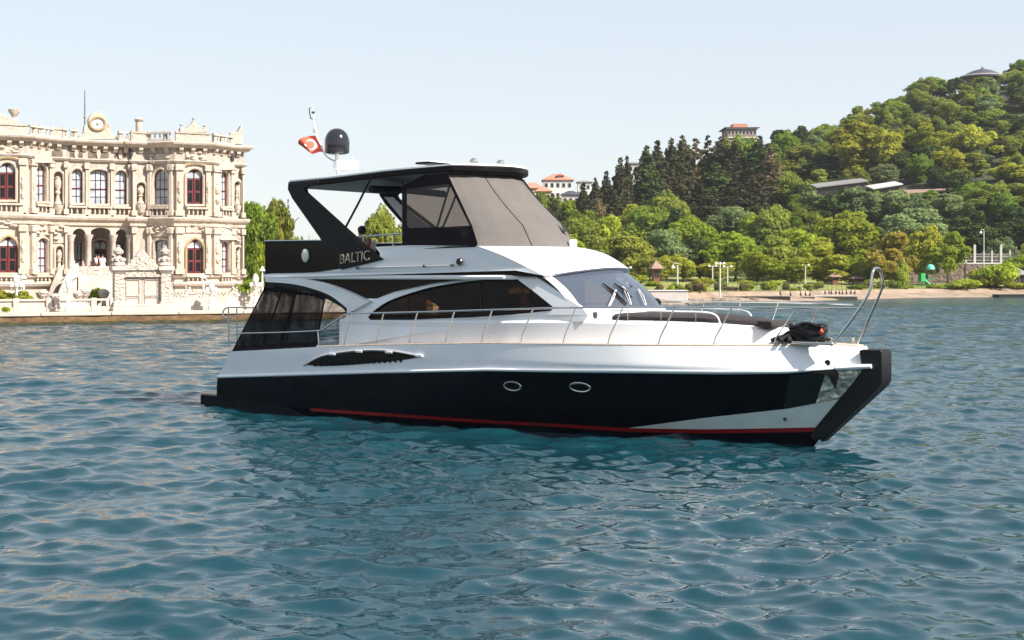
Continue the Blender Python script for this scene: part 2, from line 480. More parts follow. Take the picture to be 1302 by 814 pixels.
# ------------------------------------------------------------------ water
def build_water():
    rs = [7.0]
    while rs[-1] < 420:
        r = rs[-1]
        rs.append(r * (1 + (0.0028 if r < 150 else 0.0028 + 0.010 * min(1, (r - 150) / 120))))
    rs += [480, 600, 800, 1200, 2000, 4000]
    rs = np.array(rs)
    th = list(np.arange(-0.44, 0.4401, 0.0022))
    t, s = 0.44, 0.0022
    while t < 1.5:
        s *= 1.10
        t += s
        th.append(t)
        th.insert(0, -t)
    th = np.array(th)
    RR, TT = np.meshgrid(rs, th, indexing='ij')
    X, Y = RR * np.sin(TT), RR * np.cos(TT)
    dr = np.gradient(rs)[:, None] * np.ones_like(TT)
    dt = RR * np.gradient(th)[None, :]
    Z = np.zeros_like(X)
    DX = np.zeros_like(X)
    DY = np.zeros_like(X)
    rng = np.random.default_rng(5)
    main = math.radians(-82)        # wind waves run towards the lower right
    N = 150
    lam = np.exp(rng.uniform(math.log(0.24), math.log(4.0), N))
    for i in range(N):
        L = lam[i]
        sp = 0.60 + 0.30 * (L < 0.9)
        a = main + rng.normal(0, sp)
        k = 2 * math.pi / L
        kx, ky = k * math.cos(a), k * math.sin(a)
        slope = 0.0385 * (1.0 if L < 0.95 else (0.95 / L) ** 1.2) * (0.75 + 0.5 * rng.random())
        if L < 0.4: slope *= 0.75
        amp = slope / k
        ph = rng.uniform(0, 6.28)
        # only waves the local spacing can carry
        proj = np.abs(np.cos(a - (math.pi / 2 - TT))) * dr + np.abs(np.sin(a - (math.pi / 2 - TT))) * dt
        fade = np.clip((L / (proj + 1e-6) - 2.3) / 2.5, 0, 1)
        if L > 1.1: fade = fade * (1 + 1.3 * np.clip((Y - 38) / 80, 0, 1))   # longer waves steepened with distance so far facets reflect brighter sky
        # patches: gusts make the short waves come and go
        g = 1.0
        if L < 1.2:
            g = 0.75 + 0.5 * np.sin(X * 0.11 + Y * 0.045 + i) * np.sin(Y * 0.075 - X * 0.03 + 2.1 * i)
        P = kx * X + ky * Y + ph
        c, sn = np.cos(P), np.sin(P)
        Z += amp * fade * g * c
        DX -= 0.8 * amp * fade * g * sn * math.cos(a)
        DY -= 0.8 * amp * fade * g * sn * math.sin(a)
    V = np.stack([X + DX, Y + DY, Z - 0.08], -1).reshape(-1, 3).astype(np.float32)
    nr, nt_ = X.shape
    I = (np.arange(nr - 1)[:, None] * nt_ + np.arange(nt_ - 1)[None, :]).reshape(-1)
    F = np.stack([I, I + nt_, I + nt_ + 1, I + 1], -1).astype(np.int32)
    me = bpy.data.meshes.new('water')
    me.vertices.add(len(V))
    me.vertices.foreach_set('co', V.reshape(-1))
    me.loops.add(F.size)
    me.loops.foreach_set('vertex_index', F[:, ::-1].reshape(-1))
    me.polygons.add(len(F))
    me.polygons.foreach_set('loop_start', np.arange(len(F), dtype=np.int32) * 4)
    me.polygons.foreach_set('use_smooth', np.ones(len(F), dtype=bool))
    me.update()
    m = bpy.data.materials.new('sea water')
    m.use_nodes = True
    nt = m.node_tree
    b = nt.nodes['Principled BSDF']
    b.inputs['Base Color'].default_value = (0.0045, 0.0340, 0.0470, 1)
    b.inputs['Roughness'].default_value = 0.045
    b.inputs['IOR'].default_value = 1.37
    tc = nt.nodes.new('ShaderNodeTexCoord')
    last = None
    sx_ = nt.nodes.new('ShaderNodeSeparateXYZ')          # bump strength raised with distance so far water mirrors more sky than hill
    nt.links.new(tc.outputs['Object'], sx_.inputs[0])
    ch = nt.nodes.new('ShaderNodeMapRange')
    ch.inputs['From Min'].default_value = 18
    ch.inputs['From Max'].default_value = 110
    ch.inputs['To Min'].default_value = 0.10
    ch.inputs['To Max'].default_value = 1.0
    nt.links.new(sx_.outputs['Y'], ch.inputs[0])
    ro = nt.nodes.new('ShaderNodeMapRange')               # ripples too fine for the mesh read as roughness, raised with distance to catch sky
    ro.inputs['From Min'].default_value = 30
    ro.inputs['From Max'].default_value = 190
    ro.inputs['To Min'].default_value = 0.04
    ro.inputs['To Max'].default_value = 0.16
    nt.links.new(sx_.outputs['Y'], ro.inputs[0])
    nt.links.new(ro.outputs[0], b.inputs['Roughness'])
    for sc, st, dist, sx in ((0.8, 1.0, 0.30, 1.0), (2.6, 1.0, 0.10, 1.0), (8.0, 0.8, 0.02, 1.0)):
        mp = nt.nodes.new('ShaderNodeMapping')
        mp.inputs['Rotation'].default_value = (0, 0, R(18))
        mp.inputs['Scale'].default_value = (0.62, 1.0, 1.0)
        nt.links.new(tc.outputs['Object'], mp.inputs[0])
        n = nt.nodes.new('ShaderNodeTexNoise')
        n.inputs['Scale'].default_value = sc
        n.inputs['Detail'].default_value = 3
        n.inputs['Distortion'].default_value = 0.5
        nt.links.new(mp.outputs[0], n.inputs['Vector'])
        bp = nt.nodes.new('ShaderNodeBump')
        bp.inputs['Strength'].default_value = st
        nt.links.new(ch.outputs[0], bp.inputs['Strength'])
        bp.inputs['Distance'].default_value = dist
        nt.links.new(n.outputs[0], bp.inputs['Height'])
        if last: nt.links.new(last.outputs[0], bp.inputs['Normal'])
        last = bp
    gp_ = nt.nodes.new('ShaderNodeTexNoise')              # cat's-paws: patches of fine wind ripple
    gp_.inputs['Scale'].default_value = 0.11
    gp_.inputs['Detail'].default_value = 4
    gp_.inputs['Distortion'].default_value = 0.8
    nt.links.new(tc.outputs['Object'], gp_.inputs['Vector'])
    gm_ = nt.nodes.new('ShaderNodeMapRange')
    gm_.inputs['From Min'].default_value = 0.42
    gm_.inputs['From Max'].default_value = 0.64
    gm_.inputs['To Min'].default_value = 0.04
    gm_.inputs['To Max'].default_value = 0.5
    nt.links.new(gp_.outputs[0], gm_.inputs[0])
    fr_ = nt.nodes.new('ShaderNodeTexNoise')
    fr_.inputs['Scale'].default_value = 5.5
    fr_.inputs['Detail'].default_value = 3
    fr_.inputs['Distortion'].default_value = 0.6
    nt.links.new(mp.outputs[0], fr_.inputs['Vector'])
    fb_ = nt.nodes.new('ShaderNodeBump')
    fb_.inputs['Distance'].default_value = 0.035
    nt.links.new(gm_.outputs[0], fb_.inputs['Strength'])
    nt.links.new(fr_.outputs[0], fb_.inputs['Height'])
    nt.links.new(last.outputs[0], fb_.inputs['Normal'])
    last = fb_
    nt.links.new(last.outputs[0], b.inputs['Normal'])
    me.materials.append(m)
    o = bpy.data.objects.new('water', me)
    COL.objects.link(o)
    tag(o, 'rippled teal strait water around the yacht', 'water', kind='structure')
build_water()

# ------------------------------------------------------------------ land
def interp(x, xs, ys):
    return float(np.interp(x, xs, ys))

SHORE_PX = [(700, 390), (820, 387.5), (880, 386), (900, 384), (1000, 382.5), (1090, 380), (1160, 378), (1302, 377), (1420, 376.5), (1700, 376)]
def shore_Y(px):
    y = interp(px, [p[0] for p in SHORE_PX], [p[1] for p in SHORE_PX])
    return CAM_H * FPX / (y - HY)
RIDGE_Y = 455.0
RIDGE = [(-400, 8), (300, 8), (600, 12), (660, 15), (760, 19), (850, 29), (950, 40), (1000, 42.5), (1060, 46), (1120, 54), (1180, 59.5), (1302, 65), (1450, 68), (1800, 62)]
def land_z(X, Y):
    """height of the right-hand land at a world point (bank, park, hill)"""
    px = CX + X / Y * FPX
    sY = shore_Y(px)
    d = Y - sY
    if d < 0: return max(-1.5, d * 0.12)
    z = interp(d, [0, 4, 9, 11, 60], [0.0, 0.35, 0.6, 1.2, 2.2])
    y0 = 268.0
    if Y > y0:
        zr = interp(px, [p[0] for p in RIDGE], [p[1] for p in RIDGE])
        t = (Y - y0) / (RIDGE_Y - y0)
        if t <= 1: z += (zr - 2) * (t ** 1.08)
        else: z += (zr - 2) + (Y - RIDGE_Y) * 0.02
    return z

def build_land():
    pxs = list(range(690, 1720, 12))
    ds = [-6, -2, 0, 2, 4, 6, 9, 10, 11, 14, 20, 28, 36]
    # bank and beach
    mb, lawn = MB(), MB()
    rows = []
    rr = random.Random(2)
    for px in pxs:
        sY = shore_Y(px)
        row = []
        for d in ds[:8] + [11.2]:
            Y = sY + d + (rr.uniform(-0.5, 0.5) if d in (0, 2, 4, 6) else 0)
            p = wz(px, Y, 0)
            row.append((p.x, Y, land_z(p.x, sY + d) + (rr.uniform(-0.08, 0.08) if 0 < d < 9 else 0)))
        rows.append(row)
    o = mb.grid(rows).build('beach', M['beach'])
    tag(o, 'pinkish sand and shingle bank along the far shore', 'beach', kind='structure')
    rows = []
    for px in pxs:
        sY = shore_Y(px)
        row = []
        for Y in [sY + 11] + list(np.linspace(sY + 13, 275, 7)):
            p = wz(px, Y, 0)
            row.append((p.x, Y, land_z(p.x, Y) + 0.004))
        rows.append(row)
    tag(lawn.grid(rows).build('lawn', M['lawn']), 'sunlit park lawn behind the far shore', 'lawn', kind='structure')
    rows = []
    for px in range(-420, 1760, 20):
        row = []
        for Y in list(np.linspace(274.9, RIDGE_Y, 14)) + [RIDGE_Y + 60, RIDGE_Y + 160, 900, 2500]:
            p = wz(px, Y, 0)
            row.append((p.x, Y, land_z(p.x, Y) if Y <= RIDGE_Y + 170 else land_z(p.x, RIDGE_Y + 160) - (Y - 615) * 0.012))
        rows.append(row)
    tag(MB().grid(rows).build('hill', M['hill']), 'wooded hill rising behind the far shore', 'hill', kind='structure')
build_land()

# left bank: the palace quay
QA, QANG = Vector((-35.1, 97.6, 0)), R(27.7)
QE = Vector((math.cos(QANG), math.sin(QANG), 0))
QN = Vector((math.sin(QANG), -math.cos(QANG), 0))       # towards the water
QTOP = 0.78
def qp(a, back, z):
    p = QA + QE * a - QN * back
    return Vector((p.x, p.y, z))
def qhit(px, py, back):
    """where the sight line of a photo pixel meets the upright plane 'back' metres behind the quay edge -> (a, z)"""
    k = (px - CX) / FPX
    P0 = QA - QN * back
    a = (k * P0.y - P0.x) / (QE.x - k * QE.y)
    Y = P0.y + a * QE.y
    return a, CAM_H - (py - HY) / FPX * Y

def build_quay():
    A0, A1 = -60, 46
    mb = MB()
    n = 22
    w = (A1 - A0) / n
    for i in range(n):                                   # big coping blocks over a dark stained face
        a0, a1 = A0 + i * w + 0.02, A0 + (i + 1) * w - 0.02
        vs = [qp(a0, -0.10, 0.55), qp(a1, -0.10, 0.55), qp(a1, 0.7, 0.55), qp(a0, 0.7, 0.55),
              qp(a0, -0.10, QTOP), qp(a1, -0.10, QTOP), qp(a1, 0.7, QTOP), qp(a0, 0.7, QTOP)]
        mb.add(vs, [(0, 3, 2, 1), (4, 5, 6, 7), (0, 1, 5, 4), (1, 2, 6, 5), (2, 3, 7, 6), (3, 0, 4, 7)])
    q = mb.build('quay', M['paving'], bevel=0.03)
    tag(q, 'pale stone quay coping along the palace garden', 'quay', kind='structure')
    mb = MB()
    rows = []
    for i in range(120):
        a = A0 + (A1 - A0) * i / 119
        rows.append([qp(a, 0.0 + 0.05 * math.sin(a * 1.3), 0.548), qp(a, -0.03 + 0.05 * math.sin(a * 2.1), 0.3), qp(a, -0.02, 0.12)])
    mb.grid(rows).build('quay_face', M['quay_side'], q)
    mb = MB()
    rows = []
    for i in range(240):
        a = A0 + (A1 - A0) * i / 239
        h = 0.13 + 0.06 * math.sin(a * 3.3) * math.sin(a * 0.9 + 1)
        rows.append([qp(a, -0.05, h), qp(a, -0.12, h - 0.06), qp(a, -0.12, -0.6)])
    mb.grid(rows).build('weed', M['quay_weed'], q)
    e = qp(A1, 0, 0)                                     # return wall of the quay up the creek
    mb = MB()
    mb.box(e.x - 0.3, e.x, e.y, 330, -0.6, QTOP)
    mb.build('quay_return', M['quay_side'], q)
    t = MB()
    c = [qp(A0, 0.69, QTOP - 0.004), qp(A1, 0.69, QTOP - 0.004), Vector((e.x, 330, QTOP + 0.6)), Vector((-180, 330, QTOP + 0.6)), Vector((-150, 90, QTOP - 0.004))]
    t.add(c, [(0, 1, 2, 3, 4)])
    tag(t.build('terrace', M['paving']), 'pale paved terrace between quay and palace', 'terrace', kind='structure')
build_quay()
_gl = MB()
_gx = qp(46, 0, 0).x
_gl.add([qp(32, 6, QTOP + 0.004), Vector((_gx - 0.4, qp(46, 6, 0).y, QTOP + 0.004)), Vector((_gx - 0.4, 329, QTOP + 0.62)), Vector((-60, 329, QTOP + 0.62)), qp(32, 60, QTOP + 0.12)], [(0, 1, 2, 3, 4)])
tag(_gl.build('garden_lawn', M['lawn']), 'lawn of the palace bank beyond the yacht', 'lawn', kind='structure')

# the opposite shore behind the viewer: it is what the hull and the panes mirror
mb = MB()
rows = []
for i in range(81):
    a = R(178 + 184 * i / 80)
    row = []
    for r, z in ((620, -1), (640, 14), (720, 45), (820, 78), (1000, 95), (1500, 60)):
        row.append((r * math.cos(a), 40 + r * math.sin(a), z + (12 * math.sin(i * 0.7) + 6 * math.sin(i * 1.9)) * (z > 20)))
    rows.append(row)
tag(mb.grid(rows).build('far_hills', M['hill']), 'wooded hills of the opposite shore across the strait', 'hills', kind='structure')
# ------------------------------------------------------------------ the yacht
# local axes: x forward from the transom, y to port, z up from the waterline. B (half breadth) is measured to starboard.
BTH = R(37)
BO = Vector((-6.598, 38.973, 0))
BU = Vector((math.cos(BTH), -math.sin(BTH), 0))
BS = Vector((-math.sin(BTH), -math.cos(BTH), 0))
yacht = empty('motor_yacht', BO, -BTH, 'white and black flybridge motor yacht at anchor with grey canvas enclosure and dark hardtop', 'yacht')

def L(px, py, b):
    """sight line of a photo pixel meets the fore-and-aft plane at half breadth b (number or function of x, z) -> local point"""
    k = (px - CX) / FPX
    bb = b(8.0, 2.0) if callable(b) else b
    for _ in range(12 if callable(b) else 1):
        X0, Y0 = BO.x + bb * BS.x, BO.y + bb * BS.y
        x = (k * Y0 - X0) / (BU.x - k * BU.y)
        Y = Y0 + x * BU.y
        z = CAM_H - (py - HY) / FPX * Y
        if callable(b):
            bb = 0.5 * bb + 0.5 * b(x, z)
    return Vector((x, -bb, z))
def Ls(pts, b): return [L(p[0], p[1], b) for p in pts]
def mir(ps): return [Vector((p[0], -p[1], p[2])) for p in ps]
def to_world(p):
    p = Vector(p)
    return BO + BU * p.x - BS * p.y + Vector((0, 0, p.z))

def xst(z): return 16.15 + 0.78 * min(max(z, -0.8), 1.58) - 0.55 * max(0, z - 1.58)
def xaft(z): return interp(z, [-0.6, 0.0, 0.73, 1.43], [0.0, 0.05, 0.20, 0.80])
def hb(x, z):
    """half breadth of the hull"""
    Bm = interp(z, [-0.6, 0, 0.5, 1.45, 2.0], [1.75, 2.0, 2.08, 2.15, 2.15])
    Le = interp(z, [-0.6, 0, 1.45, 2.0], [11.5, 11, 8.2, 7.6])
    n = interp(z, [-0.6, 0, 1.45], [1.6, 1.7, 2.2])
    nose = interp(z, [0, 1.4], [0.02, 0.16])
    zk = min(z, 1.5)
    Le = interp(zk, [-0.6, 0, 1.45], [11.5, 11, 8.0])
    q = min(max((xst(zk) - x) / Le, 0), 1)
    q = 1 - (1 - q) ** n
    h = nose + (Bm - nose) * q
    if z > 1.5:                                        # the bulwark leans inboard, most of all at the bow
        h -= (z - 1.5) * interp(x, [6, 12.5, 14, 15.5, 17.4], [0.05, 0.06, 0.25, 0.42, 0.5]) * min(1, h / 0.3)
    return max(h, 0.02)

def curve(pts):
    c = Ls(pts, hb)
    xs, zs = [p.x for p in c], [p.z for p in c]
    return lambda x: interp(x, xs, zs)
GUN = curve([(295, 447), (400, 441.5), (480, 439), (620, 437), (740, 438.5), (830, 439.5), (975, 440), (1050, 438.5), (1092, 440)])
KNK = curve([(275, 480), (480, 474), (620, 471), (800, 473.5), (920, 475), (1000, 474), (1060, 469), (1108, 464)])
RT = curve([(270, 511), (395, 519), (500, 526), (600, 533), (700, 538.5), (800, 544.5), (900, 546), (1035, 543.5)])
RB = curve([(270, 511.4), (395, 522.8), (500, 530), (600, 537), (700, 542.5), (800, 549.3), (900, 551.2), (1035, 549.3)])
TT = curve([(797, 544.6), (900, 531), (1000, 520), (1072, 506)])
XTRI = L(797, 544.6, hb).x
def MT(x): return RT(x) if x < XTRI else max(TT(x), RT(x))

def strip(top, bot, x0=None, rows=6, n=110, out=0.0, x1=None):
    """hull skin between two sheer lines, both sides, plus the transom if it starts at the stern"""
    mb = MB()
    g = []
    for i in range(n + 1):
        p = i / n
        col = []
        for j in range(rows + 1):
            t = j / rows
            x = x0 if x0 is not None else 0.5
            for _ in range(4):
                zt, zb_ = top(x), bot(x)
                z = zt + (zb_ - zt) * t
                a = x0 if x0 is not None else xaft(z)
                e = x1 if x1 is not None else xst(z)
                x = a + (e - a) * p
            col.append(Vector((x, -hb(x, z) - out, z)))
        g.append(col)
    mb.grid(g)
    mb.grid([mir(c) for c in g])
    if x0 is None:
        mb.grid([g[0], mir(g[0])])
    mb.grid([g[-1], mir(g[-1])])
    return mb

topz = lambda x: GUN(x)
topsides = strip(topz, lambda x: KNK(x) + 0.05, rows=8).build('topsides', M['gelcoat'], yacht, sharp=50)
# rounded white rubbing strake that sits proud along the knuckle
g = []
for i in range(121):
    p = i / 120
    col = []
    for dz, o in ((0.055, 0.0), (0.05, 0.035), (0.025, 0.05), (0.0, 0.05), (-0.02, 0.03), (-0.022, -0.01)):
        x = 0.5
        for _ in range(4):
            z = KNK(x) + dz
            x = xaft(z) + (xst(z) - xaft(z)) * p
        col.append(Vector((x, -hb(x, z) - o, z)))
    g.append(col)
mb = MB(); mb.grid(g); mb.grid([mir(c) for c in g])
mb.build('rubbing_strake', M['gelcoat'], yacht, sharp=60)
hull = strip(lambda x: KNK(x) - 0.02, MT, rows=10).build('hull', M['black_gloss'], yacht, sharp=50)
XRED = L(395, 519, hb).x
strip(RT, RB, x0=XRED, rows=2, out=0.004).build('boot_stripe', M['red'], yacht)
strip(TT, RT, x0=XTRI + 0.02, rows=4, out=0.002).build('spray_panel', M['pale_antifoul'], yacht)
strip(lambda x: (RB(x) if x > XRED else RT(x)) - 0.002, lambda x: -0.6, rows=4).build('keel', M['black_gloss'], hull)
mb = MB()                                             # small dark drain on the pale bow panel
c = L(998, 533, lambda x, z: hb(x, z) + 0.01)
mb.lathe([(0.0, -0.012), (0.04, -0.012), (0.04, 0.012), (0.0, 0.012)], 12, c, 'y')
mb.build('drain', M['iron'], yacht)
# port lights
for px, py, w in ((652, 491, 0.215), (738, 492.5, 0.235)):
    c = L(px, py, hb)
    for sgn in (1, -1):
        cy = c.y * sgn
        mb = MB()
        ring = []
        k = 28
        slope = (hb(c.x + 0.1, c.z) - hb(c.x - 0.1, c.z)) / 0.2
        slz = (hb(c.x, c.z + 0.05) - hb(c.x, c.z - 0.05)) / 0.1
        for j in range(k):
            an = 2 * math.pi * j / k
            dx, dz = w * math.cos(an), 0.098 * math.sin(an)
            ring.append(Vector((c.x + dx, (-(hb(c.x, c.z) + 0.012) - slope * dx - slz * dz) * sgn, c.z + dz)))
        mb.tube(ring, 0.021, 8, closed=True)
        po = mb.build('porthole', M['steel'], yacht)
        MB().plate(ring, (0, 0.016 * sgn, 0)).build('glass', M['brown_panel'], po)
# engine room vent
vb = lambda x, z: hb(x, z) + 0.012
vout = spline([(388, 464), (408, 454), (440, 448.5), (470, 446.5), (500, 448), (535, 454)], 5) + spline([(535, 454), (510, 458), (480, 461), (440, 464.5), (410, 465.5), (388, 464)], 4)[1:-1]
vent = MB().plate(Ls(vout, vb), (0, 0.03, 0)).build('vent', M['brown_panel'], yacht)
rim = spline([(386, 465), (408, 453), (440, 447), (470, 445), (500, 446.5), (538, 453.5)], 5)
MB().tube(Ls(rim, vb), 0.024, 6).build('vent_hood', M['grey_post'], vent)
for px, py in ((423, 450.5), (457, 447), (495, 448), (533, 452.5)):
    p = L(px, py, vb)
    MB().box(p.x - 0.11, p.x + 0.11, p.y - 0.035, p.y + 0.01, p.z - 0.028, p.z + 0.028).build('vent_clip', M['gelcoat'], vent, bevel=0.01)
for i in range(17):
    px = 400 + i * 6.8
    p = L(px, 464.8 - (px - 400) * 0.052, vb)
    MB().box(p.x - 0.012, p.x + 0.05, p.y - 0.02, p.y + 0.01, p.z - 0.022, p.z + 0.05).build('fin', M['black_matt'], vent)
# the port side carries the same vent
pv = MB().plate(mir(Ls(vout, vb)), (0, -0.03, 0)).build('vent', M['brown_panel'], yacht)

# deck, cockpit, swim platform
mb = MB()
rows = []
for i in range(90):
    x = 4.15 + (17.15 - 4.15) * i / 89
    z = GUN(x) - 0.02
    h = hb(x, z) - 0.015
    rows.append([Vector((x, -h, z)), Vector((x, -h * 0.6, z + 0.03)), Vector((x, 0, z + 0.05)), Vector((x, h * 0.6, z + 0.03)), Vector((x, h, z))])
mb.grid(rows)
mb.build('deck', M['teak'], yacht)
mb = MB()
mb.plate([Vector((0.6, -1.98, 0.95)), Vector((4.15, -1.98, 0.95)), Vector((4.15, 1.98, 0.95)), Vector((0.6, 1.98, 0.95))], (0, 0, -0.05))
mb.box(4.12, 4.15, -1.98, 1.98, 0.95, 1.66)
for s in (1, -1):                                      # inner bulwarks and capping
    g = []
    for i in range(14):
        x = 0.85 + 3.3 * i / 13
        h = hb(x, GUN(x))
        g.append([Vector((x, -s * h, GUN(x) + 0.006)), Vector((x, -s * (h - 0.2), GUN(x) + 0.006)), Vector((x, -s * (h - 0.2), 0.95))])
    mb.grid(g)
mb.box(0.85, 1.3, -1.9, 1.9, 0.95, 1.42)
mb.build('cockpit', M['gelcoat'], yacht)
p = L(416, 437, 1.5)
mb = MB(); mb.box(3.45, 4.1, -1.9, 1.5, 1.42, 1.62); mb.build('cockpit_cushion', M['black_cloth'], yacht, bevel=0.04)
plat = MB()
pl = [Vector((0.3, -1.85, 0.22))] + [Vector((-0.75, -1.85, 0.22)), Vector((-0.86, -1.76, 0.22)), Vector((-0.90, -1.4, 0.22)), Vector((-0.92, 0, 0.22)), Vector((-0.90, 1.4, 0.22)), Vector((-0.86, 1.76, 0.22)), Vector((-0.75, 1.85, 0.22)), Vector((0.3, 1.85, 0.22))]
plat.plate(pl, (0, 0, -0.27))
pf = plat.build('swim_platform', M['black_gloss'], yacht, bevel=0.03)
MB().plate([p + Vector((0.03, 0, 0.004)) for p in pl], (0, 0, 0.03)).build('platform_top', M['teak'], pf)
mb = MB()                                              # black wing of the platform along the hull side
g = []
for i in range(30):
    x = -0.3 + 4.1 * i / 29
    z = interp(x, [-0.3, 1.2, 2.2, 3.8], [0.24, 0.22, 0.15, -0.22])
    o = interp(x, [-0.3, 1.5, 3.8], [0.06, 0.05, 0.0])
    h = hb(max(x, 0.1), z)
    g.append([Vector((x, -h - 0.0, z + 0.02)), Vector((x, -h - o, z)), Vector((x, -h - o, -0.3))])
mb.grid(g); mb.grid([mir(c) for c in g])
mb.build('platform_wing', M['black_gloss'], pf)
# toe rail: thin beige capping along the sheer
toe = [Vector((x, -hb(x, GUN(x)) + 0.02, GUN(x) + 0.01)) for x in np.linspace(3.9, 17.0, 60)]
for t in (toe, mir(toe)):
    MB().tube(t, 0.026, 6).build('toe_rail', M['teak'], yacht)

# trunk cabin (coachroof) running forward to the foredeck
CREASE = [(432, 405.5), (500, 406.5), (600, 408), (730, 407.5), (830, 409.5), (900, 412), (950, 416), (1000, 424)]
def wtr(x):
    q = min(max((15.75 - x) / 6.6, 0), 1)
    return 0.02 + 1.76 * (1 - (1 - q) ** 2.3)
cz = Ls(CREASE, lambda x, z: wtr(x))
def zcr(x): return interp(x, [p.x for p in cz], [p.z for p in cz])
g = []
for i in range(100):
    x = 4.3 + (15.75 - 4.3) * i / 99
    w = wtr(x); zd = GUN(x) - 0.03; zc = zcr(x)
    e = min(1.0, w / 0.6)
    half = [(w + 0.035 * e, zd), (w + 0.025 * e, zd + 0.05), (w + 0.015, zc - 0.05), (w - 0.02 * e, zc), (w - 0.22 * e, zc + 0.04), (w * 0.55, zc + 0.08), (0, zc + 0.10)]
    row = [Vector((x, -b, z)) for b, z in half] + [Vector((x, b, z)) for b, z in reversed(half[:-1])]
    g.append(row)
mb = MB(); mb.grid(g)
mb.f.append(tuple(range(len(g[0]))))
mb.build('trunk_cabin', M['gelcoat'], yacht, sharp=30)
# sun pad with its steel grab rails
def trz(x, b): 
    w = max(wtr(x), 0.05)
    return zcr(x) + 0.10 - 0.06 * (b / w) ** 2
g0, g1 = [], []
for i in range(24):
    x = 12.0 + 3.1 * i / 23
    w = min(1.45, wtr(x) - 0.14)
    r = [Vector((x, -b * w, trz(x, b * w) + 0.09 - (0.04 if abs(b) == 1 else 0))) for b in (-1, -0.9, -0.4, 0, 0.4, 0.9, 1)]
    r = [Vector((x, w, trz(x, w) - 0.02))] + list(reversed(r))[::1] + [Vector((x, -w, trz(x, w) - 0.02))]
    r = [r[0]] + sorted(r[1:-1], key=lambda p: -p.y) + [r[-1]]
    g0.append(r)
mb = MB(); mb.grid(g0)
mb.f.append(tuple(range(len(g0[0])))); mb.f.append(tuple(range(len(mb.v) - len(g0[0]), len(mb.v))))
mb.build('sun_pad', M['pad'], yacht)
mb = MB(); mb.box(15.0, 15.35, -0.5, 0.5, trz(15.1, 0) - 0.05, trz(15.1, 0) + 0.09); mb.build('hatch', M['pad'], yacht, bevel=0.03)
for s in (1, -1):
    rb = lambda x: wtr(x) - 0.07
    pts = [Vector((x, -s * rb(x), trz(x, rb(x)) + 0.19)) for x in (12.0, 12.7, 13.4, 14.0)] + [Vector((14.2, -s * rb(14.2), trz(14.2, rb(14.2)) + 0.13)), Vector((14.27, -s * rb(14.27), trz(14.27, rb(14.27)) - 0.02))]
    gr = MB().tube(spline(pts, 5), 0.018, 8).build('grab_rail', M['gelcoat'], yacht)
    for x in (12.4, 13.1, 13.8):
        MB().tube([Vector((x, -s * rb(x), trz(x, rb(x)) - 0.03)), Vector((x, -s * rb(x), trz(x, rb(x)) + 0.19))], 0.014, 6).build('post', M['steel'], gr)

